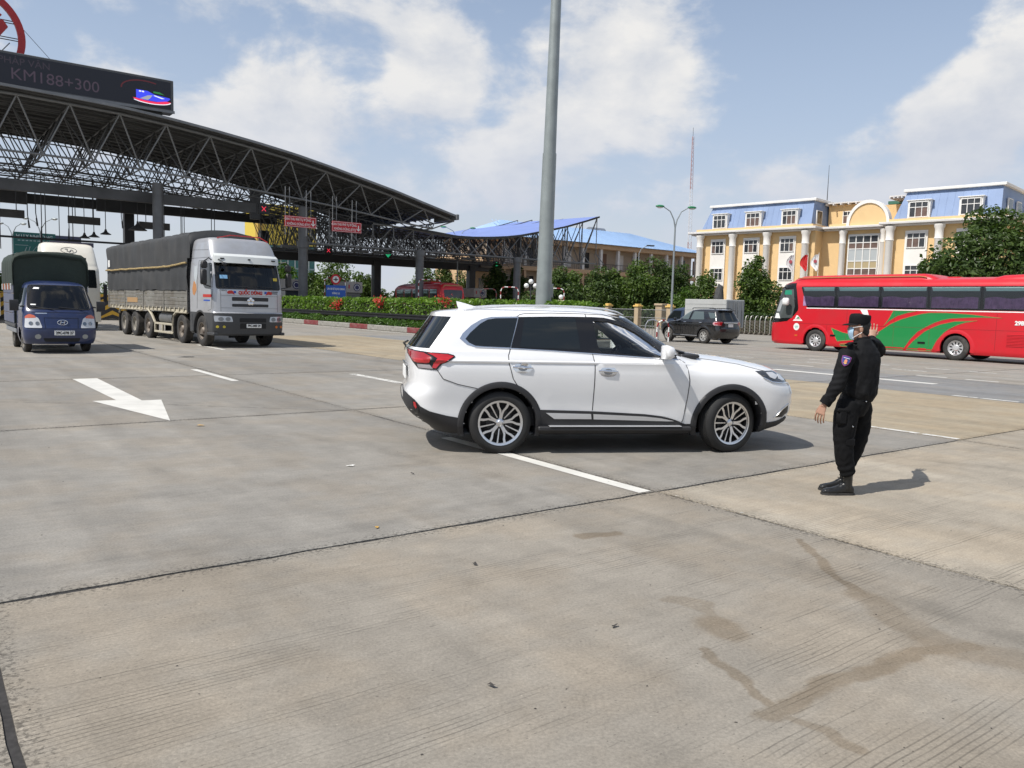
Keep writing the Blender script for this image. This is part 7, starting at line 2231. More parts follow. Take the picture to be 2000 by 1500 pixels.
# cargo bed
cargo = MB()
cargo.box(-11.9, -1.32, -1.22, 1.22, 1.12, 1.24, .02)
cargo.build('cargo_floor', CREAMF, tk, 0)
for sg in (-1, 1):
    xs = [-11.9, -9.28, -6.62, -3.99, -1.32]
    for x0, x1 in zip(xs, xs[1:]):
        for k in range(5): MB().box(x0 + .06, x1 - .06, sg * 1.20, sg * 1.235, 1.25 + .136 * k, 1.25 + .136 * k + .128, .012).build('side_plank', PLANK, tk, 0)
        for q in range(5): MB().box(x0 + .25 + .5 * q, x0 + .33 + .5 * q, sg * 1.236, sg * 1.262, 1.16, 1.30, .008).build('latch', CREAMF, tk, 0)
    for x in xs: MB().box(x - .05, x + .05, sg * 1.20, sg * 1.256, 1.14, 1.97, .012).build('side_post', PLANK, tk, 0)
mb = MB(); mb.box(-1.30, -1.22, -1.22, 1.22, 1.1, 3.1, .02)
for z in (1.5, 1.9, 2.3, 2.7): mb.box(-1.22, -1.18, -1.22, 1.22, z, z + .05)
mb.build('headboard', SILVD, tk, 0)
mb = MB(); mb.tube([(-1.2, -1.26, 1.15), (-1.2, -1.26, 3.02)], .025, 6)
for z in [1.3 + .24 * k for k in range(8)]: mb.tube([(-1.2, -1.26, z), (-1.2, -1.12, z)], .018, 5)
mb.build('ladder', BLACKP, tk)
# tarpaulin: one draped sheet
rgt = random.Random(5)
prof = []
for t in range(9): prof.append((-1.245, 1.93 + (3.74 - 1.93) * t / 8))
for t in range(1, 6): a_ = math.pi - (math.pi / 2) * t / 5; prof.append((-.93 + .315 * math.cos(a_), 3.74 + .24 * math.sin(a_)))
for t in range(1, 8): prof.append((-.93 + 1.86 * t / 8, 3.98 + .10 * math.sin(math.pi * t / 8)))
prof += [(-y, z) for y, z in prof[:14][::-1]]
rings = []
nx = 90
for i in range(nx + 1):
    x = -11.98 + (11.98 - 1.12) * i / nx
    ring = []
    for (y, z) in prof:
        fold = .014 * math.sin(x * 7.3 + z * 1.3) + .045 * mnoise.noise(Vector((x * 1.7, z * .8, y))) + .05 * (.3 - abs(mnoise.noise(Vector((x * 3.1 + z * .9, z * .5, y * 2 + 5))))) + .018 * mnoise.noise(Vector((x * 7, z * 3.2, y * 2)))
        sag = -.09 * (math.sin(x * math.pi / 1.05) ** 2) if z > 3.9 else 0
        bulge = .04 * math.sin(math.pi * min(1, max(0, (z - 1.93) / .95))) if z < 2.9 else .03
        low = .05 * mnoise.noise(Vector((x * 1.3, 4, 1))) if z < 2.0 else 0
        tilt = -.07 * (x + 6.5) / 5 if z > 3.5 else 0
        ring.append((x, y + math.copysign(fold + bulge, y) * (1 if z < 3.95 else 0), z + sag + low - tilt * .6 + (fold * .6 if z > 3.9 else 0)))
    rings.append(ring)
mb = MB(); mb.loft(rings, False)
# gathered front flap
front = rings[-1]
fl = []
for i in range(7):
    f = i / 6
    fl.append([(-1.12 + .16 * math.sin(math.pi * f) + .03 * mnoise.noise(Vector((y * 3, z * 3, f * 4))), y * (1 - .06 * f), z - (.75 + .2 * mnoise.noise(Vector((y * 2, 0, 3)))) * f * (1 if z > 3.6 else .0)) for (x, y, z) in front if z > 2.9])
mb.loft(fl, False)
mb.add([rings[0][k] for k in range(len(rings[0]))], [tuple(range(len(rings[0])))])
mb.build('tarpaulin', TARP, tk, 60)
mb = MB()
for sg in (-1, 1): mb.tube([(-11.95 + (10.8) * k / 30, sg * (1.325 + .02 * mnoise.noise(Vector((k * .6, 1, 1)))), 2.80 + .03 * mnoise.noise(Vector((k * .5, 0, 0))) + (.10 * max(0, k - 24) / 6)) for k in range(31)], .035, 6)
mb.build('rope_band', pm('rope_tan', (.34, .25, .11), .8, var=.2, vs=8), tk)
mb = MB(); patch(mb, [(-11.6, 2.95), (-11.35, 2.95), (-11.35, 3.25), (-11.6, 3.25)], lambda u, v: Vector((u, -1.30, v)), (0, -1, 0), .01, .2); mb.build('side_marker', WHITEP, tk, 0)
MB().box(-8.9, -7.4, -1.242, -1.236, 1.42, 1.62).build('faded_lettering', pm('faded_orange', (.36, .22, .10), .7), tk, 0)
# chassis pieces and guards
for sg in (-1, 1):
    mb = MB()
    mb.box(-5.25, -3.02, sg * 1.17, sg * 1.23, .28, .36, .01); mb.box(-5.25, -3.02, sg * 1.17, sg * 1.23, .60, .68, .01)
    for x in (-5.22, -4.3, -3.1): mb.box(x - .04, x + .04, sg * 1.15, sg * 1.22, .28, .68, .01)
    mb.tube([(-5.2, sg * 1.2, .66), (-5.6, sg * 1.2, .95), (-6.0, sg * 1.2, 1.14), (-6.6, sg * 1.2, 1.16), (-7.2, sg * 1.2, 1.10)], .05, 6)
    mb.tube([(-3.05, sg * 1.2, .66), (-2.9, sg * 1.2, 1.0), (-2.6, sg * 1.2, 1.13), (-1.4, sg * 1.2, 1.13)], .05, 6)
    mb.tube([(-10.3, sg * 1.2, .95), (-10.15, sg * 1.2, 1.12), (-9.0, sg * 1.2, 1.14), (-7.0, sg * 1.2, 1.14)], .05, 6)
    tag(mb.build('side_guard', CREAMF, tk, 40), kind='stuff')
    MB().cyl((-4.9, sg * .85, .85), (-3.4, sg * .85, .85), .30, n=14).build('fuel_tank', pm('tank_grey', (.16, .16, .155), .5, .5, var=.2), tk, 40)
    MB().box(-10.35, -10.3, sg * .75, sg * 1.22, .12, 1.0).build('mud_flap', RUBBER, tk, 0); MB().box(-2.9, -2.86, sg * .85, sg * 1.22, .14, .95).build('mud_flap', RUBBER, tk, 0)
WT1 = wheel_meshes('truck_front', .53, .30, .29, 'truck', pm('wheel_rust', (.22, .19, .16), .6, .4, var=.3, vs=8, dirt=(.12, .09, .07), ds=5, da=.7))
WT2 = wheel_meshes('truck_rear', .52, .30, .29, 'truck_rear', pm('wheel_dust', (.30, .28, .24), .7, .1, var=.2, vs=6, dirt=(.15, .13, .11), ds=5, da=.6))
for x, m_ in ((0, WT1), (-2.1, WT1), (-6.15, WT1), (-8.03, WT2), (-9.6, WT2)):
    for sg in (-1, 1): put_wheel(tk, m_, x, sg * 1.06, .53 if x > -1 else .52, sg, 0, rgt.uniform(0, 1))

# ================================================================== small blue truck
BLUEP = pm('truck_blue', (.013, .025, .085), .3, coat=.5, var=.06, vs=1.5, dirt=(.05, .055, .08), ds=1.3, da=.3)
GREENT = pm('tarpaulin_green', (.022, .034, .026), .8, var=.2, vs=1.3, bump=.3, bs=10)
bt = thing('light_truck', 'small dark blue truck with a green black tarpaulin cover', 'truck', (-13.2995, 23.2548, 0), R(-52.9))
US = Shell([(.27, 1.02), (.34, 1.09), (.55, 1.13), (.70, 1.125), (.76, 1.09), (1.0, 1.02), (1.16, .96), (1.24, .90), (1.5, .69), (1.75, .48), (1.90, .33), (1.97, .18), (2.02, -.02), (2.04, -.2)],
           [(.27, -.72), (2.04, -.72)], [(.27, .85), (.45, .905), (.8, .92), (1.2, .915), (1.3, .895), (1.6, .83), (1.88, .76), (1.96, .71), (2.01, .60), (2.04, .44)], .42, 2.5, .08, 3)
uz = [.27, .34, .44, .55, .65, .70, .76, .85, .95, 1.05, 1.16, 1.20, 1.24, 1.3, 1.4, 1.5, 1.6, 1.7, 1.8, 1.88, 1.93, 1.97, 2.0, 2.02, 2.04]
uf, uo = US.frontmap(), (1, 0, .2)
WSB = [(-.78, 1.25), (.78, 1.25), (.69, 1.89), (-.69, 1.89)]


def ucls(x, y, z, lev):
    if abs(y) > .5 and z < .8 and x ** 2 + (z - .32) ** 2 < .40 ** 2: return None
    if x > .1 and 1.27 < z < 1.87 and in_poly(y, z, [(p[0] * .95, p[1]) for p in WSB]): return None
    return 'body'


g = US.parts(uz, ucls, 16, 30)
mb = MB(); mb.add(*g['body']); mb.build('body', BLUEP, bt, 32)
mb = MB(); patch(mb, round_poly(WSB, .08), uf, uo, .006, .07); ws = mb.build('windscreen', glass('blue_truck_glass', (.26, .31, .31), 1.55), bt, 40)
mb = MB(); seam(mb, round_poly([(p[0] * 1.015, 1.57 + (p[1] - 1.57) * 1.03) for p in WSB], .08), uf, uo, .016, .003, .06, 5, 0, True); mb.build('windscreen_seal', BLACKP, ws, 50)
mb = MB(); patch(mb, [(-.60, 1.79), (-.46, 1.79), (-.44, 1.83), (-.56, 1.84)], uf, uo, .012, .04); patch(mb, [(-.70, 1.34), (-.58, 1.34), (-.58, 1.37), (-.70, 1.37)], uf, uo, .012, .04); mb.build('sticker', WHITEP, ws, 0)
mb = MB()
for y0, y1 in ((-.68, -.15), (-.05, .60)): mb.tube([(US.XF(y1, 1.22) + .03, y1, 1.235), (US.XF(y0, 1.27) + .03, y0, 1.30)], .011, 5)
mb.build('wiper', BLACKP, ws)
mb = MB(); mb.box(.25, .75, -.75, .75, 1.1, 1.28, .05); mb.box(-.66, -.60, -.72, .72, .9, 1.85)
for y in (-.4, .4): mb.box(-.55, -.4, y - .22, y + .22, 1.0, 1.55, .05); mb.box(-.5, -.42, y - .12, y + .12, 1.58, 1.75, .03)
mb.build('cab_interior', INTB, bt, 0)
mb = MB(); mb.sphere((-.25, .38, 1.62), (.09, .075, .12)); mb.sphere((-.3, .38, 1.30), (.14, .22, .24)); mb.build('driver', pm('driver_skin', (.26, .15, .11), .7), bt)
for sg in (-1, 1):
    mb = MB(); patch(mb, round_poly([(sg * .47, .72), (sg * .875, .72), (sg * .85, 1.02), (sg * .75, 1.09), (sg * .55, .99)], .04), uf, uo, .008, .05); hl = mb.build('headlamp', LAMPW, bt, 40)
    mb = MB(); patch(mb, round_poly([(sg * .60, 1.00), (sg * .86, .98), (sg * .845, 1.04), (sg * .75, 1.10), (sg * .64, 1.06)], .03), uf, uo, .013, .05); mb.build('turn_lamp', pm('amber_red_lens', (.52, .11, .05), .25, coat=1), hl, 40)
    mb = MB()
    for y_ in (.58, .73): patch(mb, [(sg * (y_ + .05 * math.cos(q)), .84 + .055 * math.sin(q)) for q in [2 * math.pi * i / 12 for i in range(12)]], uf, uo, .013, .04)
    mb.build('reflector_bowl', pm('bowl', (.25, .26, .27), .1, .9), hl, 40)
    mb = MB(); patch(mb, [(sg * (.58 + .075 * math.cos(q)), .48 + .065 * math.sin(q)) for q in [2 * math.pi * i / 14 for i in range(14)]], uf, uo, .008, .04); mb.build('fog_lamp', pm('fog_glass', (.30, .31, .30), .2), bt, 40)
    mb = MB(); mb.loft([[(.55 + dx, sg * y_, 1.33 + dz) for dx, dz in ((-.06, -.15), (.06, -.14), (.09, 0), (.06, .14), (-.06, .15))] for y_ in (.98, 1.0, 1.16, 1.19)], True, True); mr_ = mb.build('mirror', BLACKP, bt, 40)
    MB().tube([(.60, sg * .80, 1.32), (.58, sg * .95, 1.30)], .02, 5).build('mirror_arm', BLACKP, mr_)
    fm = US.sidemap(sg)
    mb = MB(); patch(mb, round_poly([(.62, 1.27), (.22, 1.82), (-.5, 1.82), (-.52, 1.27)], .05), fm, (0, sg, .2), .006, .06); mb.build('door_window', TINT, bt, 40)
    mb = MB()
    for ln in ([(.72, 1.24), (.70, .8), (.45, .62)], [(-.58, 1.9), (-.60, .5)], [(.7, 1.22), (-.6, 1.22)]): seam(mb, ln, fm, (0, sg, 0), .006, 0, .08, 4)
    mb.build('panel_gap', TRIMB, bt, 40)
mb = MB()
for ln in ([(-.82, .70), (.82, .70)], [(-.42, 1.00), (.42, 1.00)], [(-.42, 1.0), (-.40, .72)], [(.42, 1.0), (.40, .72)], [(-.7, 1.15), (.7, 1.15)]): seam(mb, ln, uf, uo, .006, 0, .08, 4)
mb.build('panel_gap', TRIMB, bt, 40)
mb = MB(); patch(mb, round_poly([(-.42, .34), (.42, .34), (.46, .44), (-.46, .44)], .03), uf, uo, .006, .07); mb.build('air_intake', DARK, bt, 40)
xe = US.XF(0, .87) + .012
mb = MB(); mb.tube([(xe - .01 * abs(math.cos(q)), .02 + .125 * math.cos(q), .875 + .068 * math.sin(q)) for q in [2 * math.pi * i / 28 for i in range(28)]], .010, 6, closed=True)
mb.tube([(xe, -.045, .83), (xe, -.012, .92)], .012, 5); mb.tube([(xe, .052, .83), (xe, .085, .92)], .012, 5); mb.tube([(xe, -.028, .868), (xe, .02, .875), (xe, .068, .884)], .011, 5)
mb.build('badge', CHROME, bt, 60)
xp = US.XF(0, .58) + .01
pl_ = MB().box(xp - .01, xp + .008, -.19, .31, .52, .645, .004).build('licence_plate', WHITEP, bt, 0)
lettering('29C-078 27', .108, TRIMB, pl_, (xp + .011, .06, .583), (0, 1, 0), (0, 0, 1), bold=.004, wide=.84)
mb = MB(); patch(mb, [(-.62, 1.11), (-.34, 1.11), (-.34, 1.135), (-.62, 1.135)], uf, uo, .005, .05); mb.build('small_badge', CHROMES, bt, 0)
MB().box(-3.6, .6, -.4, .4, .3, .62).build('chassis', DARK, bt, 0)
MB().box(-3.75, -.82, -.96, .96, .66, .78, .02).build('cargo_floor', SILVD, bt, 0)
for sg in (-1, 1):
    for k in range(4): MB().box(-3.72, -.84, sg * .945, sg * .975, .79 + .29 * k, .79 + .29 * k + .28, .012).build('side_board', pm('truck_side_blue', (.085, .10, .16), .5, .2, var=.15, vs=2, dirt=(.2, .19, .18), ds=2, da=.4), bt, 0)
    for k in range(7): MB().box(-3.6 + .42 * k, -3.52 + .42 * k, sg * .985, sg * 1.022, 1.76, 1.94, .006).build('strap_end', (WHITEP, pm('strap_orange', (.5, .16, .06), .6))[k % 2], bt, 0)
    MB().box(-3.7, -.86, sg * .80, sg * .93, .50, .64, .02).build('side_rail', pm('side_rail_grey', (.25, .26, .27), .5, .3), bt, 0)
prof = [(-1.0, 1.90), (-1.01, 2.1), (-1.01, 2.4), (-1.0, 2.60), (-.94, 2.76), (-.82, 2.85), (-.6, 2.895), (-.2, 2.91)]
prof += [(-y, z) for y, z in prof[::-1]]
rings = []
for i in range(31):
    x = -3.78 + 2.96 * i / 30
    rings.append([(x, y * (1 + .012 * math.sin(x * 9)) + .012 * mnoise.noise(Vector((x * 4, z * 3, y))), z + .03 * mnoise.noise(Vector((x * 2.5, y * 3, 2))) - .03 * math.sin(x * 4.4) ** 2 * (z > 2.8)) for y, z in prof])
mb = MB(); mb.loft(rings, False); mb.add(rings[0], [tuple(range(16))])
fl = [[(-.82 + .07 * math.sin(math.pi * f) + .03 * mnoise.noise(Vector((y * 4, z * 4, f * 3))), y * (1 - .03 * f), z - f * (.18 + .10 * mnoise.noise(Vector((y * 2.5, 1, 3)))) * (1 if z > 2.4 else 0)) for x, y, z in rings[-1] ] for f in (0, .25, .5, .75, 1)]
mb.loft(fl, False)
mb.build('tarpaulin', GREENT, bt, 60)
MB().box(-.86, -.82, -.95, .95, .8, 2.78).build('front_sheet', GREENT, bt, 0)
WS_ = wheel_meshes('light_truck', .33, .19, .20, 'truck_rear', pm('wheel_dust', (.30, .28, .24), .7))
for x in (0, -2.55):
    for sg in (-1, 1): put_wheel(bt, WS_, x, sg * .75, .33, sg, R(4) if x == 0 else 0)

# ================================================================== tall white truck behind
CRW = pm('cab_cream_white', (.72, .69, .60), .4, coat=.3, var=.05, vs=1, dirt=(.55, .45, .32), ds=.8, da=.35)
wt_ = thing('box_truck', 'tall cream white truck cab with oval emblem behind the blue truck', 'truck', tuple(road(6.15, 43.6)), R(-52.9))
VS = Shell([(.4, 1.3), (2.0, 1.28), (2.9, 1.12), (2.98, 1.0), (3.05, .98), (3.6, .62), (3.95, .30), (4.05, .12), (4.10, -.2)], [(.4, -1.0), (4.1, -1.0)],
           [(.4, 1.22), (2.9, 1.2), (2.98, 1.18), (3.06, 1.17), (3.9, 1.10), (4.04, 1.04), (4.10, .9)], .25, 2.8, .1, 3)
g = VS.parts([.4, .8, 1.2, 1.6, 2.0, 2.4, 2.8, 2.94, 3.0, 3.06, 3.2, 3.4, 3.6, 3.8, 3.9, 3.97, 4.03, 4.07, 4.10], lambda *a_: 'body', 10, 20)
mb = MB(); mb.add(*g['body']); mb.build('body', CRW, wt_, 35)
vf, vo = VS.frontmap(), (1, 0, .2)
mb = MB(); patch(mb, round_poly([(-1.05, 2.0), (1.05, 2.0), (1.02, 2.85), (-1.02, 2.85)], .06), vf, vo, .006, .12); mb.build('windscreen', TINT, wt_, 40)
mb = MB(); seam(mb, [(.33 * math.cos(q), 3.73 + .14 * math.sin(q)) for q in [2 * math.pi * i / 28 for i in range(28)]], vf, vo, .012, .004, .05, 5, 0, True); em = mb.build('oval_emblem', pm('emblem_dark', (.05, .05, .06), .5), wt_, 60)
mb = MB()
for ln in ([(-.16, 3.78), (-.05, 3.80), (-.08, 3.70), (.02, 3.64), (.04, 3.71)], [(.06, 3.67), (.09, 3.76), (.16, 3.75), (.17, 3.65)]): seam(mb, ln, vf, vo, .016, .006, .05, 5)
mb.build('emblem_stroke', pm('emblem_dark', (.05, .05, .06), .5), em, 60)
for sg in (-1, 1):
    fm = VS.sidemap(sg)
    mb = MB(); patch(mb, round_poly([(-.5, 2.0), (.95, 2.0), (.75, 2.85), (-.5, 2.85)], .06), fm, (0, sg, 0), .006, .1); mb.build('door_window', TINT, wt_, 40)
    mb = MB(); patch(mb, [(-.05, 2.05), (.15, 2.05), (.15, 2.3), (-.05, 2.3)], fm, (0, sg, 0), .012, .1); mb.build('red_sticker', REDP, wt_, 0)
    mb = MB(); mb.box(.95, 1.08, sg * 1.35, sg * 1.52, 1.35, 2.2, .04); mb.box(1.0, 1.04, sg * 1.2, sg * 1.4, 1.5, 1.54); mb.build('mirror', BLACKP, wt_, 0)
MB().box(-8.5, -1.2, -1.2, 1.2, 1.0, 3.05, .03).build('box_body', CRW, wt_, 0)
MB().box(-8.5, 1.0, -.5, .5, .5, .95).build('chassis', DARK, wt_, 0)
for x in (0, -5.2, -6.5):
    for sg in (-1, 1): put_wheel(wt_, WT1, x, sg * 1.05, .53, sg)
mb = MB(); mb.box(-.95, -.91, -.6, 1.3, 4.0, 4.22); mb.build('roof_board', pm('dark_board', (.06, .055, .085), .6), wt_, 0)

# white lorry cut off at the left edge
wv = thing('white_lorry', 'white lorry cut off by the left edge of the picture', 'truck', tuple(road(3.0, 53.5)), R(-52.9))
XS = Shell([(.4, 1.2), (1.3, 1.2), (2.6, .85), (2.95, .55), (3.1, .1)], [(.4, -1), (3.1, -1)], [(.4, 1.1), (2.4, 1.08), (2.9, .95), (3.1, .6)], .35, 2.6, .1, 3)
g = XS.parts([.4, .8, 1.2, 1.6, 2.0, 2.4, 2.6, 2.75, 2.88, 2.97, 3.04, 3.1], lambda *a_: 'body', 9, 16)
mb = MB(); mb.add(*g['body']); mb.build('body', WPAINT, wv, 35)
mb = MB(); patch(mb, round_poly([(-.95, 1.5), (.95, 1.5), (.88, 2.4), (-.88, 2.4)], .06), XS.frontmap(), vo, .006, .12); mb.build('windscreen', TINT, wv, 40)
MB().box(-6, -1.1, -1.1, 1.1, .9, 3.0, .03).build('box_body', WHITEP, wv, 0)
for x in (0, -4.2):
    for sg in (-1, 1): put_wheel(wv, WT1, x, sg * .95, .5, sg)

# ================================================================== black four wheel drive
BLKP = pm('black_car_paint', (.010, .010, .011), .22, coat=.9, var=.1, dirt=(.03, .029, .027), ds=1.5, da=.4)
bc = thing('black_car', 'black four wheel drive car seen from its rear left corner', 'car', (10.74, 42.53, 0), R(120.7))
KS = Shell([(.32, 3.40), (.42, 3.58), (.6, 3.66), (.8, 3.66), (.95, 3.58), (1.02, 3.45), (1.08, 3.2), (1.13, 2.8), (1.17, 2.45), (1.22, 2.25), (1.35, 2.05), (1.55, 1.75), (1.70, 1.48), (1.76, 1.30), (1.80, 1.05), (1.825, .75), (1.84, .4)],
           [(.32, -.92), (.45, -1.02), (.6, -1.08), (.8, -1.08), (.86, -1.04), (1.2, -1.02), (1.3, -.96), (1.68, -.74), (1.74, -.73), (1.78, -.68), (1.81, -.45), (1.84, -.05)],
           [(.3, .84), (.45, .89), (.8, .905), (1.0, .915), (1.08, .90), (1.16, .875), (1.22, .85), (1.5, .765), (1.66, .70), (1.74, .64), (1.79, .55), (1.82, .40), (1.84, .2)], .6, 2.6, .35, 3.0)
kz = [.30, .36, .42, .5, .6, .7, .8, .86, .95, 1.02, 1.08, 1.13, 1.17, 1.22, 1.30, 1.4, 1.5, 1.6, 1.68, 1.72, 1.76, 1.79, 1.81, 1.825, 1.84]


def kcls(x, y, z, lev):
    if abs(y) > .5 and z < 1.0:
        for ax in (0, 2.75):
            if (x - ax) ** 2 + (z - .40) ** 2 < .49 ** 2: return None
    if 1.22 < z < 1.70 and x > lerp_tab([(1.2, 2.35), (1.7, 1.48)], z) - .3 and abs(y) < .75: return 'windscreen'
    return 'body'


g = KS.parts(kz, kcls, 11, 60)
mb = MB(); mb.add(*g['body']); mb.build('body', BLKP, bc, 32)
mb = MB(); mb.add(*g['windscreen']); mb.build('windscreen', TINT, bc, 32)
CARG = pm('car_glass_grey', (.085, .11, .11), .06, spec=.8)
for sg in (-1, 1):
    fm, ow = KS.sidemap(sg), (0, sg, .1)
    for pl_ in ([(2.08, 1.27), (1.55, 1.65), (1.10, 1.69), (1.20, 1.25)], [(1.04, 1.25), (.93, 1.68), (.22, 1.67), (.02, 1.26)], [(-.12, 1.64), (-.60, 1.60), (-.76, 1.36), (-.40, 1.32)]):
        mb = MB(); patch(mb, round_poly(pl_, .04), fm, ow, .006, .06); mb.build('side_window', CARG, bc, 40)
    mb = MB(); seam(mb, [(1.15, 1.25), (1.06, 1.67)], fm, ow, .02, .0, .1, 4); mb.build('door_pillar', TRIMB, bc)
    mb = MB()
    for ln in ([(1.13, 1.22), (1.13, .45)], [(.02, 1.25), (.10, .98), (.35, .62)], [(2.15, 1.15), (2.25, .8), (2.2, .45)], [(2.2, .95), (.4, .98)], [(2.2, .66), (.5, .66)]): seam(mb, ln, fm, ow, .006, 0, .08, 4)
    mb.build('panel_gap', DARK, bc)
    for x in (1.40, .22): MB().box(x - .10, x + .10, sg * .905, sg * .945, 1.075, 1.115, .012).build('door_handle', CHROME, bc, 0)
    mb = MB(); mb.tube([(1.2, sg * .60, 1.80), (1.1, sg * .60, 1.86), (-.35, sg * .60, 1.875), (-.5, sg * .60, 1.81)], .02, 6); mb.build('roof_rail', TRIMB, bc)
    mb = MB(); mb.box(.45, 2.3, sg * .86, sg * .95, .36, .42, .02); mb.build('side_step', pm('step_grey', (.22, .22, .22), .4, .5), bc, 0)
    mb = MB(); patch(mb, [(-.99, 1.17), (-.72, 1.15), (-.66, 1.06), (-.78, .98), (-.99, .97)], fm, ow, .008, .04); tl = mb.build('tail_lamp', pm('lamp_clear_red', (.50, .28, .30), .12, coat=1), bc, 40)
    mb = MB(); patch(mb, [(-.99, 1.12), (-.80, 1.11), (-.78, 1.03), (-.99, 1.02)], fm, ow, .012, .04); mb.build('red_lens', LAMPR, tl, 40)
    mb = MB(); patch(mb, [(sg * .52, 1.15), (sg * .80, 1.17), (sg * .80, .98), (sg * .60, .99)], KS.rearmap(), (-1, 0, 0), .008, .04); mb.build('rear_lamp', LAMPR, bc, 40)
    for ax in (0, 2.75):
        mb = MB(); arc_ = [R(-14 + 208 * k / 26) for k in range(27)]
        mb.loft([[(ax + rr * math.cos(a_), sg * (KS.Y(min(3.5, max(-.98, ax + rr * math.cos(a_))), max(.36, .4 + rr * math.sin(a_))) + o_), .40 + rr * math.sin(a_)) for rr, o_ in ((.44, -.08), (.44, .02), (.50, .03), (.56, .0))] for a_ in arc_], False)
        mb.build('wheel_arch', BLKP, bc, 50)
    mb = MB(); mb.box(1.98, 2.12, sg * .95, sg * 1.12, 1.16, 1.32, .05); mb.build('mirror', BLKP, bc, 40)
mb = MB(); patch(mb, round_poly([(-.62, 1.24), (.62, 1.24), (.56, 1.66), (-.56, 1.66)], .05), KS.rearmap(), (-1, 0, .3), .006, .07); mb.build('rear_window', TINT, bc, 40)
MB().box(-1.075, -1.03, -.50, .50, 1.10, 1.145, .01).build('chrome_bar', CHROME, bc, 0)
MB().box(-1.07, -1.035, -.17, .17, .90, 1.06, .005).build('licence_plate', WHITEP, bc, 0)
MB().box(-.84, -.62, -.55, .55, 1.745, 1.775, .012).build('spoiler', BLKP, bc, 0)
MB().tube([(-1.0, 0, 1.22), (-.98, .12, 1.26), (-.95, .38, 1.30)], .012, 5).build('rear_wiper', BLACKP, bc)
MB().box(-.6, 3.1, -.6, .6, .3, .45).build('chassis', DARK, bc, 0)
mb = MB()
for ax in (0, 2.75):
    for sg in (-1, 1): mb.box(ax - .5, ax + .5, sg * .5, sg * .78, .45, .9)
tag(mb.build('wheel_well', DARK, bc, 0), kind='stuff')
WK = wheel_meshes('black_car', .385, .25, .235, 'suv6', pm('alloy_bright', (.70, .69, .66), .35, .6))
for x in (0, 2.75):
    for sg in (-1, 1): put_wheel(bc, WK, x, sg * .77, .385, sg, R(-6) if x else 0)

# grey box truck beyond it
gt = thing('grey_box_truck', 'grey box truck with dark blue cab parked behind the black car', 'truck', tuple(road(39.35, 31.6)), ROT + math.pi / 2)
GBX = pm('box_grey', (.46, .47, .46), .55, .1, var=.08, vs=1, dirt=(.3, .29, .27), ds=1, da=.4)
MB().box(-1.4, 1.75, -.85, .85, .75, 2.42, .02).build('box_body', GBX, gt, 0)
for k in range(4): MB().box(-1.38, 1.73, .852, .866, 1.05 + .36 * k, 1.075 + .36 * k).build('side_rib', GBX, gt, 0)
for sg in (-1, 1):
    MB().box(-1.43, -1.402, sg * .03, sg * .82, .8, 2.36, .008).build('rear_door', pm('door_grey_shade', (.30, .31, .31), .5, .2), gt, 0)  # box grey darkened, the rear's shade is put into the door colour
    for y in (.2, .6): MB().cyl((-1.45, sg * y, .8), (-1.45, sg * y, 2.3), .018, n=6).build('lock_rod', FEN, gt)
GS = Shell([(.3, 3.5), (.9, 3.5), (1.3, 3.35), (1.75, 3.0), (1.85, 2.7), (1.9, 2.4)], [(.3, 1.85), (1.9, 1.85)], [(.3, .8), (1.2, .82), (1.75, .7), (1.9, .5)], .35, 2.5, .08, 3)
g = GS.parts([.3, .6, .9, 1.1, 1.3, 1.5, 1.65, 1.75, 1.82, 1.87, 1.9], lambda *a_: 'cab', 8, 12)
mb = MB(); mb.add(*g['body']) if 'body' in g else None; mb.add(*g['cab']); mb.build('cab', pm('cab_dark_blue', (.02, .035, .07), .35, coat=.5), gt, 35)
mb = MB(); patch(mb, [(3.15, 1.2), (2.9, 1.68), (2.1, 1.68), (2.1, 1.2)], GS.sidemap(1), (0, 1, 0), .006, .1); mb.build('door_window', TINT, gt, 40)
for x in (-.6, 2.7):
    for sg in (-1, 1): put_wheel(gt, WS_, x, sg * .72, .33, sg)

# ================================================================== the officer
def remeshed(name, mb, mat, parent, voxel, smooth_it=4, wr=None, subs=0):
    """joins overlapping volumes into one continuous skin"""
    me = mb.mesh('tmp', mat, 0)
    o = bpy.data.objects.new('tmp', me); COL.objects.link(o)
    r_ = o.modifiers.new('r', 'REMESH'); r_.mode = 'VOXEL'; r_.voxel_size = voxel
    s_ = o.modifiers.new('s', 'SMOOTH'); s_.iterations = smooth_it; s_.factor = .5
    dg = bpy.context.evaluated_depsgraph_get()
    m2 = bpy.data.meshes.new_from_object(o.evaluated_get(dg)); m2.name = name
    bpy.data.objects.remove(o); bpy.data.meshes.remove(me)
    if wr:
        nrm = [v.normal.copy() for v in m2.vertices]
        for v, n_ in zip(m2.vertices, nrm): v.co += n_ * wr(v.co)
    m2.materials.clear(); m2.materials.append(mat)
    m2.polygons.foreach_set('use_smooth', [True] * len(m2.polygons))
    return link(name, m2, parent)


def limb(mb, pts, n=16):
    """pts = [(centre, radius or (rx, ry), yaw)]: a closed tapering volume"""
    P = [Vector(p[0]) for p in pts]
    rings = []
    for i, p in enumerate(pts):
        t = (P[min(i + 1, len(P) - 1)] - P[max(i - 1, 0)]).normalized()
        r_ = p[1] if isinstance(p[1], tuple) else (p[1], p[1])
        yaw = p[2] if len(p) > 2 else None
        if yaw is not None:
            a_ = Vector((math.cos(yaw), math.sin(yaw), 0)); a_ = (a_ - t * a_.dot(t)).normalized()
        else:
            a_ = t.orthogonal().normalized()
        b_ = t.cross(a_)
        rings.append([P[i] + a_ * math.cos(q) * r_[0] + b_ * math.sin(q) * r_[1] for q in [2 * math.pi * k / n for k in range(n)]])
    mb.loft(rings, True, True)
    return mb


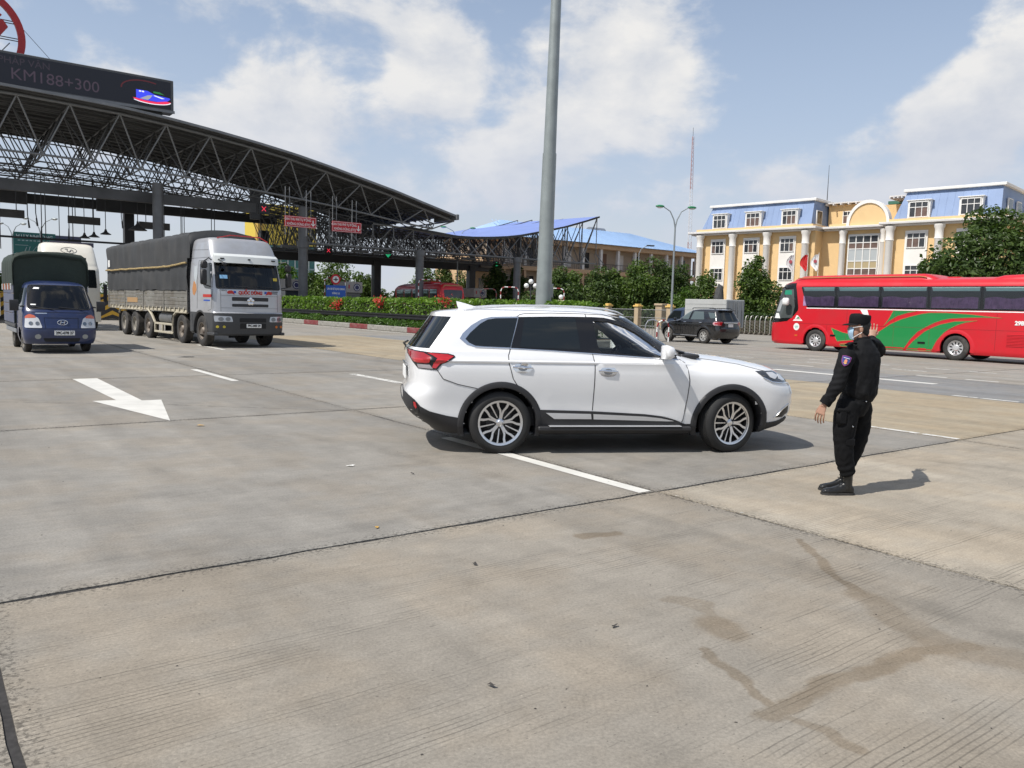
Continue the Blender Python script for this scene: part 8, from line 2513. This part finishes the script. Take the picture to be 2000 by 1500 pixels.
SKIN = pm('skin', (.36, .20, .135), .55, var=.08, vs=20)
CLOTH = pm('black_cloth', (.0058, .0061, .0072), .8, spec=.22, var=.2, vs=9, bump=.15, bs=160)
CLOTHT = pm('black_trouser_cloth', (.0052, .0054, .0062), .85, spec=.2, var=.2, vs=9, bump=.15, bs=160)
LEATHER = pm('black_leather', (.012, .012, .012), .35, var=.2, vs=14)
HAIR = pm('black_hair', (.010, .009, .009), .6, bump=.4, bs=220)
man = thing('person', 'person in black uniform, cap and pale blue mask directing traffic', 'person', (3.163, 7.42, 0), math.pi)
TY = R(-52)                                 # chest faces away to the left
lft = Vector((-math.sin(TY), math.cos(TY), 0)); fwd = Vector((math.cos(TY), math.sin(TY), 0))
SHL, SHR = Vector((.10, .125, 1.335)), Vector((-.255, -.105, 1.345))
CC = (SHL + SHR) / 2
EL, WL = Vector((.200, .185, 1.045)), Vector((.300, .165, .855))
ER, WR = Vector((-.365, -.375, 1.375)), Vector((-.425, -.595, 1.42))

# --- body (one skin: head, neck, arms, hands, legs)
b = MB()
HC = Vector((-.036, -.012, 1.553))
HY = R(-10)
hf = Vector((math.cos(HY), math.sin(HY), 0)); hl_ = Vector((-math.sin(HY), math.cos(HY), 0))


def hp_(f, l, z): return HC + hf * (f * .88) + hl_ * (l * .95) + Vector((0, 0, z))


def ell_(c, r_, yaw=0.0, nu=18, nv=12):
    M = Matrix.Translation(c) @ Matrix.Rotation(yaw, 4, 'Z')
    m2 = MB().sphere((0, 0, 0), (r_[0] * .88, r_[1] * .95, r_[2]), nu, nv)
    b.add([M @ Vector(v) for v in m2.v], m2.f)


ell_(hp_(-.008, 0, .025), (.096, .077, .098), HY)
ell_(hp_(.028, 0, -.045), (.062, .058, .078), HY)
ell_(hp_(.050, 0, -.088), (.032, .032, .026), HY)
limb(b, [(hp_(.078, 0, .028), .012), (hp_(.098, 0, -.012), .013), (hp_(.104, 0, -.026), .012)], 8)
ell_(hp_(.083, 0, -.055), (.016, .026, .016), HY)
for sg in (-1, 1):
    ell_(hp_(-.012, sg * .076, -.018), (.018, .009, .032), HY)
    ell_(hp_(.072, sg * .032, .020), (.018, .018, .014), HY)
limb(b, [(hp_(-.022, 0, -.04), (.055, .052)), (hp_(-.045, 0, -.12), (.054, .054)), (CC + Vector((.01, 0, .07)), (.062, .062)), (CC + Vector((0, 0, -.02)), (.07, .11), TY)])
limb(b, [(CC + Vector((0, 0, .0)), (.08, .14), TY), (CC + Vector((.0, .0, -.2)), (.08, .12), TY), (Vector((-.065, 0, .95)), (.07, .10), R(-25)), (Vector((-.03, 0, .82)), (.075, .12), R(-14))])
limb(b, [(SHL, .05), (EL, .038), (WL, .027), (WL + Vector((.012, .0, -.03)), .026)]); limb(b, [(SHR, .05), (ER, .038), (WR, .027), (WR + Vector((.004, .004, .03)), .026)])
limb(b, [((.040, .075, .86), .07), ((.078, .10, .50), .05), ((.026, .10, .22), .036), ((.008, .10, .09), .030), ((.06, .10, .05), .025)]); limb(b, [((-.10, -.07, .86), .07), ((-.100, -.09, .50), .05), ((-.035, -.10, .22), .036), ((-.036, -.10, .09), .030), ((.02, -.10, .05), .025)])


def hand(wrist, d, side, out, curl):
    """palm, four unequal fingers and a thumb that leaves the side of the palm"""
    d = d.normalized(); o_ = (out - d * out.dot(d)).normalized(); s_ = side - d * side.dot(d) - o_ * side.dot(o_); s_.normalize()
    limb(b, [(wrist, .025), (wrist + d * .025, (.030, .017)), (wrist + d * .06, (.040, .015)), (wrist + d * .092, (.040, .012))], 12) if False else None
    rings = []
    for t, w, h in ((-.02, .026, .021), (.015, .029, .019), (.05, .039, .016), (.085, .041, .014), (.097, .036, .011)):
        c = wrist + d * t
        rings.append([c + s_ * math.cos(q) * w + o_ * math.sin(q) * h for q in [2 * math.pi * k / 14 for k in range(14)]])
    b.loft(rings, True, True)
    for k, (off, ln) in enumerate(((-.035, .074), (-.012, .084), (.012, .080), (.035, .064))):
        p0 = wrist + d * .075 + s_ * off
        spread = s_ * off * .22
        p1 = wrist + d * (.092 + ln * .42) + s_ * off * 1.0 + spread - o_ * ln * curl * .25
        p2 = p1 + d * ln * .36 - o_ * ln * curl * .45
        p3 = p2 + d * ln * .24 - o_ * ln * curl * .55
        limb(b, [(p0, .0088), (p1, .0080), (p2, .0074), (p3, .0060)], 10)
    q0 = wrist + d * .02 - s_ * .024; q1 = wrist + d * .058 - s_ * .046 - o_ * .016; q2 = q1 + d * .034 - s_ * .012 - o_ * .010
    limb(b, [(q0, .014), (q1, .0115), (q2, .0085)], 10)


hand(WL + Vector((.004, 0, -.008)), Vector((.38, -.02, -1)), Vector((-.62, .78, -.2)), Vector((.78, .6, .1)), .6)
hand(WR + Vector((-.01, -.02, .016)), Vector((-.16, -.38, 1)), Vector((.9, -.3, 0)), Vector((.35, .85, .3)), .30)
remeshed('body', b, SKIN, man, .0036, 1)
# eyes and brows on the near side
for sg in (-1, 1):
    e_ = MB().sphere(tuple(hp_(.082, sg * .030, .016)), (.010, .013, .006), 10, 6); e_.build('eye', pm('eye_white', (.55, .52, .48), .3), man, 60)
    MB().sphere(tuple(hp_(.090, sg * .031, .016)), (.004, .006, .005), 8, 6).build('iris', DARK, man, 60)
    MB().tube([tuple(hp_(.086, sg * .014, .034)), tuple(hp_(.084, sg * .034, .040)), tuple(hp_(.070, sg * .052, .034))], .0045, 5).build('eyebrow', HAIR, man)

# --- hair, below the cap
m_ = MB()
for c, r_ in ((hp_(-.030, 0, .012), (.083, .081, .085)), (hp_(-.055, 0, -.035), (.054, .060, .060)), (hp_(-.03, 0, .03), (.09, .083, .07))):
    m2 = MB().sphere((0, 0, 0), (r_[0] * .88, r_[1] * .95, r_[2]), 18, 12); M = Matrix.Translation(c) @ Matrix.Rotation(HY, 4, 'Z'); m_.add([M @ Vector(v) for v in m2.v], m2.f)
remeshed('hair', m_, HAIR, man, .006, 2, lambda p: .002 * mnoise.noise(p * 90))
# --- cap
m_ = MB(); rings = []
for z, rx, ry, dx in ((.030, .1035, .087, -.006), (.045, .1055, .089, -.006), (.075, .107, .091, -.008), (.096, .107, .091, -.010), (.112, .104, .089, -.012), (.121, .095, .081, -.013), (.124, .06, .05, -.014), (.125, .005, .005, -.014)):
    rings.append([hp_(dx + rx * math.cos(q), ry * math.sin(q), z + .006 * math.cos(q) + (.003 * math.sin(5 * q) if z > .1 else 0)) for q in [2 * math.pi * k / 32 for k in range(32)]])
m_.loft(rings, True, False); cap = m_.build('cap', CLOTH, man, 50)
m_ = MB(); top, bot = [], []
for k in range(17):
    q = R(-74 + 148 * k / 16)
    ex = .070 * max(0, math.cos(q * 1.18)) ** .8
    top.append([hp_(-.006 + .100 * math.cos(q), .084 * math.sin(q), .040), hp_(-.006 + (.104 + ex * .6) * math.cos(q), .086 * math.sin(q), .036 - .004), hp_(-.006 + (.104 + ex) * math.cos(q * .94), .088 * math.sin(q), .028 - .006 * math.cos(q))])
for r_ in top: r_ += [p - Vector((0, 0, .005)) for p in r_[::-1]]
m_.loft(top, True, True); m_.build('brim', CLOTH, cap, 40)
m_ = MB(); rings = [[hp_(-.006 + rr * math.cos(q), rr * .845 * math.sin(q), z + .006 * math.cos(q)) for q in [2 * math.pi * k / 32 for k in range(32)]] for rr, z in ((.1062, .034), (.1075, .050))]
m_.loft(rings, True); m_.build('cap_band', CLOTHT, cap, 60)
# --- mask
m_ = MB(); rings = []
for i in range(7):
    z = .002 - .112 * i / 6
    bul = .010 * math.sin(math.pi * i / 6)
    rings.append([hp_((.110 - .018 * abs(i - 2) / 4 + bul) * math.cos(q) ** .6 - .012, .070 * (1 - .08 * abs(i - 2)) * math.sin(q), z + .004 * math.cos(q * 2)) for q in [R(-60 + 120 * k / 16) for k in range(17)]])
m_.loft(rings, False); mk = m_.build('face_mask', pm('mask_blue', (.36, .52, .66), .9, var=.05), man, 60, fix=False)
for sg in (-1, 1):
    for z0, zz in ((.000, .014), (-.098, -.042)):
        MB().tube([tuple(hp_(.072, sg * .062, z0)), tuple(hp_(.03, sg * .077, (z0 + zz) / 2)), tuple(hp_(-.016, sg * .084, zz))], .0028, 5).build('ear_loop', WHITEP, mk)


# --- jacket
def fold(p):
    n1 = mnoise.noise(Vector((p.x * 13 + p.z * 5, p.y * 13, p.z * 7))) * .010
    n2 = (.3 - abs(mnoise.noise(Vector((p.x * 20, p.y * 20 + p.z * 9, p.z * 13))))) * .008
    e = math.exp(-((p - EL).length / .11) ** 2) + math.exp(-((p - ER).length / .1) ** 2)
    d_ = (p - (EL + WL) / 2)
    cuff = math.exp(-((p - WL).length / .13) ** 2)
    hem = math.exp(-((p.z - .96) / .06) ** 2)
    return n1 + n2 + .0035 * (e + .9 * cuff) * math.sin(p.z * 120 + p.x * 30) + .006 * hem * math.sin(math.atan2(p.y, p.x + .06) * 9 + p.z * 20)


b = MB()
yaws = lambda z: TY + (R(-22) - TY) * max(0, min(1, (1.3 - z) / .4))
tor = []
for z, rx, ry, cx, cy in ((.885, .122, .160, -.066, .0), (.905, .136, .176, -.068, 0), (.95, .155, .196, -.072, 0), (1.05, .155, .198, -.078, .0), (1.15, .150, .197, -.082, .004), (1.25, .143, .197, -.084, .008), (1.325, .126, .190, -.084, .010), (1.375, .098, .160, -.080, .010), (1.41, .080, .118, -.078, .006), (1.435, .070, .085, -.074, .0)):
    tor.append(((cx, cy, z), (rx, ry), yaws(z)))
limb(b, tor, 26)
limb(b, [(SHL + Vector((-.05, -.03, .03)), .068), (SHL + Vector((.008, .006, -.01)), .079), ((SHL + EL) / 2 + Vector((.004, .008, 0)), .070), (EL, .064), ((EL * .55 + WL * .45), .060), (WL + (EL - WL) * .25, .056), (WL + (EL - WL) * .08, .047), (WL + Vector((.002, 0, .0)), .045)], 18)
limb(b, [(SHR + Vector((.06, .04, .02)), .07), (SHR + Vector((-.01, -.02, .0)), .082), ((SHR + ER) / 2, .072), (ER + Vector((-.005, -.01, 0)), .065), (ER * .5 + WR * .5, .058), (WR, .048)], 18)
limb(b, [(SHR + Vector((-.02, -.02, .05)), (.06, .035), TY), (SHR + Vector((.08, .05, .075)), (.05, .03), TY)], 12)
jk = remeshed('jacket', b, CLOTH, man, .0085, 3, fold)
m_ = MB(); rings = []
for z, rr in ((1.405, .083), (1.44, .074), (1.468, .069)):
    rings.append([Vector((-.072, -.002, z)) + fwd * rr * math.cos(q) + lft * rr * .98 * math.sin(q) + Vector((0, 0, .012 * math.cos(q + 2.6))) for q in [2 * math.pi * k / 24 for k in range(24)]])
rings += [[p * 1.0 + (Vector((-.072, -.002, p.z)) - p) * .08 for p in r_] for r_ in rings[::-1]]
m_.loft(rings, True); m_.build('collar', CLOTH, man, 50)
for sgn, S_ in ((1, SHL), (-1, SHR)):
    m_ = MB()
    limb(m_, [(S_ - lft * sgn * .10 + Vector((0, 0, .080)), (.026, .007), TY), (S_ - lft * sgn * .02 + Vector((0, 0, .080)), (.026, .007), TY), (S_ + lft * sgn * .035 + Vector((0, 0, .062)), (.024, .007), TY)], 10)
    m_.build('epaulette', CLOTHT, man, 50)
for a_, b_, nm_ in ((EL, WL, 'cuff'), (ER, WR, 'cuff')):
    d_ = (b_ - a_).normalized(); u_ = d_.orthogonal().normalized(); v_ = d_.cross(u_)
    m_ = MB(); m_.loft([[b_ + d_ * t + u_ * rr * math.cos(q) + v_ * rr * math.sin(q) for q in [2 * math.pi * k / 22 for k in range(22)]] for t, rr in ((-.062, .049), (-.060, .054), (.004, .052), (.006, .046), (-.01, .040))], True)
    m_.build(nm_, CLOTHT, man, 40)
# sleeve badge, laid on the sleeve facing out
ax_ = (EL - SHL).normalized()
nb = (Vector((.32, .94, .18)) - ax_ * Vector((.32, .94, .18)).dot(ax_)).normalized()
ub = -ax_; rb_ = ub.cross(nb).normalized()
B0 = SHL + (EL - SHL) * .36 + nb * .088


def shield(k, y, sx=1.0):
    pts = [(-.034, .036), (-.012, .040), (.012, .040), (.034, .036), (.033, .006), (.026, -.018), (.012, -.036), (0, -.044), (-.012, -.036), (-.026, -.018), (-.033, .006)]
    return [B0 + rb_ * (u * k * sx) + ub * (v * k) + nb * (y - 2.2 * (u * k * sx) ** 2 * 3) for u, v in pts]


def plate(pts, dy, mat, name, par):
    n = len(pts)
    c = sum(pts, Vector()) / n + nb * .001
    m_ = MB().add(list(pts) + [p - nb * dy for p in pts] + [c], [(k, (k + 1) % n, 2 * n) for k in range(n)] + [(k, n + k, n + (k + 1) % n, (k + 1) % n) for k in range(n)])
    return m_.build(name, mat, par, 60)


bd_ = plate(shield(1.18, .004), .010, pm('badge_purple', (.20, .035, .16), .7), 'sleeve_badge', man)
plate(shield(1.0, .0055), .004, pm('badge_blue', (.025, .04, .22), .7), 'badge_field', bd_)
plate([B0 + rb_ * u + ub * v + nb * .0075 for u, v in ((-.026, .020), (.026, .020), (.026, .026), (-.026, .026))], .003, pm('badge_white', (.55, .55, .6), .7), 'badge_bar', bd_)
plate([B0 + rb_ * (.013 * math.cos(q)) + ub * (-.006 + .019 * math.sin(q)) + nb * .0078 for q in [2 * math.pi * k / 12 for k in range(12)]], .003, pm('badge_orange', (.62, .25, .12), .7), 'badge_figure', bd_)
plate([B0 + rb_ * u + ub * v + nb * .0072 for u, v in ((-.018, -.020), (.018, -.020), (.0, -.036))], .003, pm('badge_yellow', (.60, .40, .12), .7), 'badge_foot', bd_)


# --- trousers
def foldt(p):
    n1 = mnoise.noise(Vector((p.x * 11 + p.z * 4, p.y * 11, p.z * 6))) * .009 + (.3 - abs(mnoise.noise(Vector((p.x * 18, p.y * 18 + p.z * 8, p.z * 12))))) * .008
    low = math.exp(-((p.z - .22) / .09) ** 2)
    knee = math.exp(-((p.z - .50) / .08) ** 2)
    return n1 + .0035 * low * math.sin(p.z * 95 + p.x * 40) + .002 * knee * math.sin(p.z * 80 + p.x * 26)


b = MB()
limb(b, [((-.06, 0, .945), (.118, .155), R(-24)), ((-.045, 0, .88), (.135, .170), R(-20)), ((-.02, 0, .80), (.135, .172), R(-16)), ((-.015, 0, .74), (.11, .16), R(-12))], 24)
limb(b, [((.030, .075, .86), .112), ((.066, .095, .76), (.118, .106)), ((.078, .10, .62), (.110, .097)), ((.082, .10, .50), (.097, .086)), ((.066, .10, .38), (.088, .082)), ((.042, .10, .27), (.084, .080)), ((.022, .10, .205), (.070, .066)), ((.016, .10, .185), (.055, .052))], 20)
limb(b, [((-.10, -.07, .86), .114), ((-.135, -.085, .76), (.110, .106)), ((-.148, -.09, .62), (.100, .095)), ((-.140, -.09, .50), (.092, .086)), ((-.098, -.095, .38), (.087, .080)), ((-.055, -.10, .27), (.083, .078)), ((-.032, -.10, .205), (.068, .064)), ((-.026, -.10, .185), (.054, .052))], 20)
remeshed('trousers', b, CLOTHT, man, .009, 3, foldt)
# cargo pockets and studs
m_ = MB().box(.085, .195, .150, .212, .655, .815, .03); m_.build('pocket', CLOTHT, man, 40)
m_ = MB().box(.085, .195, .165, .212, .785, .818, .008); m_.build('pocket_flap', CLOTHT, man, 40)
m_ = MB().box(-.235, -.17, -.14, -.05, .70, .84, .02); m_.build('pocket', CLOTHT, man, 40)
m_ = MB().box(.0, .12, .13, .196, .45, .56, .03); m_.build('pocket', CLOTHT, man, 40)
for p in ((-.075, .165, .885), (.045, .2, .655)): MB().sphere(p, .007, 8, 6).build('stud', CHROME, man, 60)
m_ = MB(); m_.loft([[Vector((-.062, 0, z)) + Vector((math.cos(R(-24)), math.sin(R(-24)), 0)) * rx * math.cos(q) + Vector((-math.sin(R(-24)), math.cos(R(-24)), 0)) * ry * math.sin(q) for q in [2 * math.pi * k / 28 for k in range(28)]] for z, rx, ry in ((.895, .130, .168), (.935, .126, .163))], True); m_.build('belt', LEATHER, man, 60)
# --- boots
for bx, by, yaw in ((.028, .10, R(3)), (-.02, -.10, R(6))):
    m_ = MB()
    M = Matrix.Translation((bx, by, 0)) @ Matrix.Rotation(yaw, 4, 'Z')
    rings = []
    for x, w, z0, z1 in ((-.070, .022, .012, .060), (-.062, .034, .008, .085), (-.03, .038, .006, .12), (.03, .037, .006, .118), (.08, .041, .006, .086), (.13, .047, .006, .070), (.175, .047, .006, .064), (.21, .038, .008, .054), (.228, .018, .014, .036)):
        rings.append([M @ Vector((x, w * math.cos(q) * (1.0 if math.sin(q) < 0 else .92), z0 + (z1 - z0) * (.5 + .5 * math.copysign(abs(math.sin(q)) ** .7, math.sin(q))))) for q in [2 * math.pi * k / 18 for k in range(18)]])
    m_.loft(rings, True, True)
    limb(m_, [(M @ Vector((-.018, 0, .05)), (.050, .036)), (M @ Vector((-.016, 0, .12)), (.050, .038)), (M @ Vector((-.008, 0, .255)), (.052, .046))], 18)
    bo = remeshed('boot', m_, LEATHER, man, .005, 2, lambda p: .0012 * mnoise.noise(p * 60))
    m_ = MB(); ol = [(-.076, -.026), (-.05, -.038), (.03, -.040), (.12, -.050), (.19, -.046), (.232, -.018), (.232, .018), (.19, .046), (.12, .050), (.03, .040), (-.05, .038), (-.076, .026)]
    vs = [M @ Vector((x, y, 0.0)) for x, y in ol] + [M @ Vector((x, y, .020)) for x, y in ol]
    n = len(ol); m_.add(vs, [tuple(range(n))[::-1], tuple(range(n, 2 * n))] + [(k, (k + 1) % n, n + (k + 1) % n, n + k) for k in range(n)]); m_.build('sole', RUBBER, bo, 0)
    for k in range(4):
        z = .095 + .026 * k; x = .052 - .016 * k
        MB().tube([tuple(M @ Vector((x - .01, -.030, z - .006))), tuple(M @ Vector((x + .014, 0, z + .004))), tuple(M @ Vector((x - .01, .030, z - .006)))], .0035, 5).build('lace', CLOTH, bo)
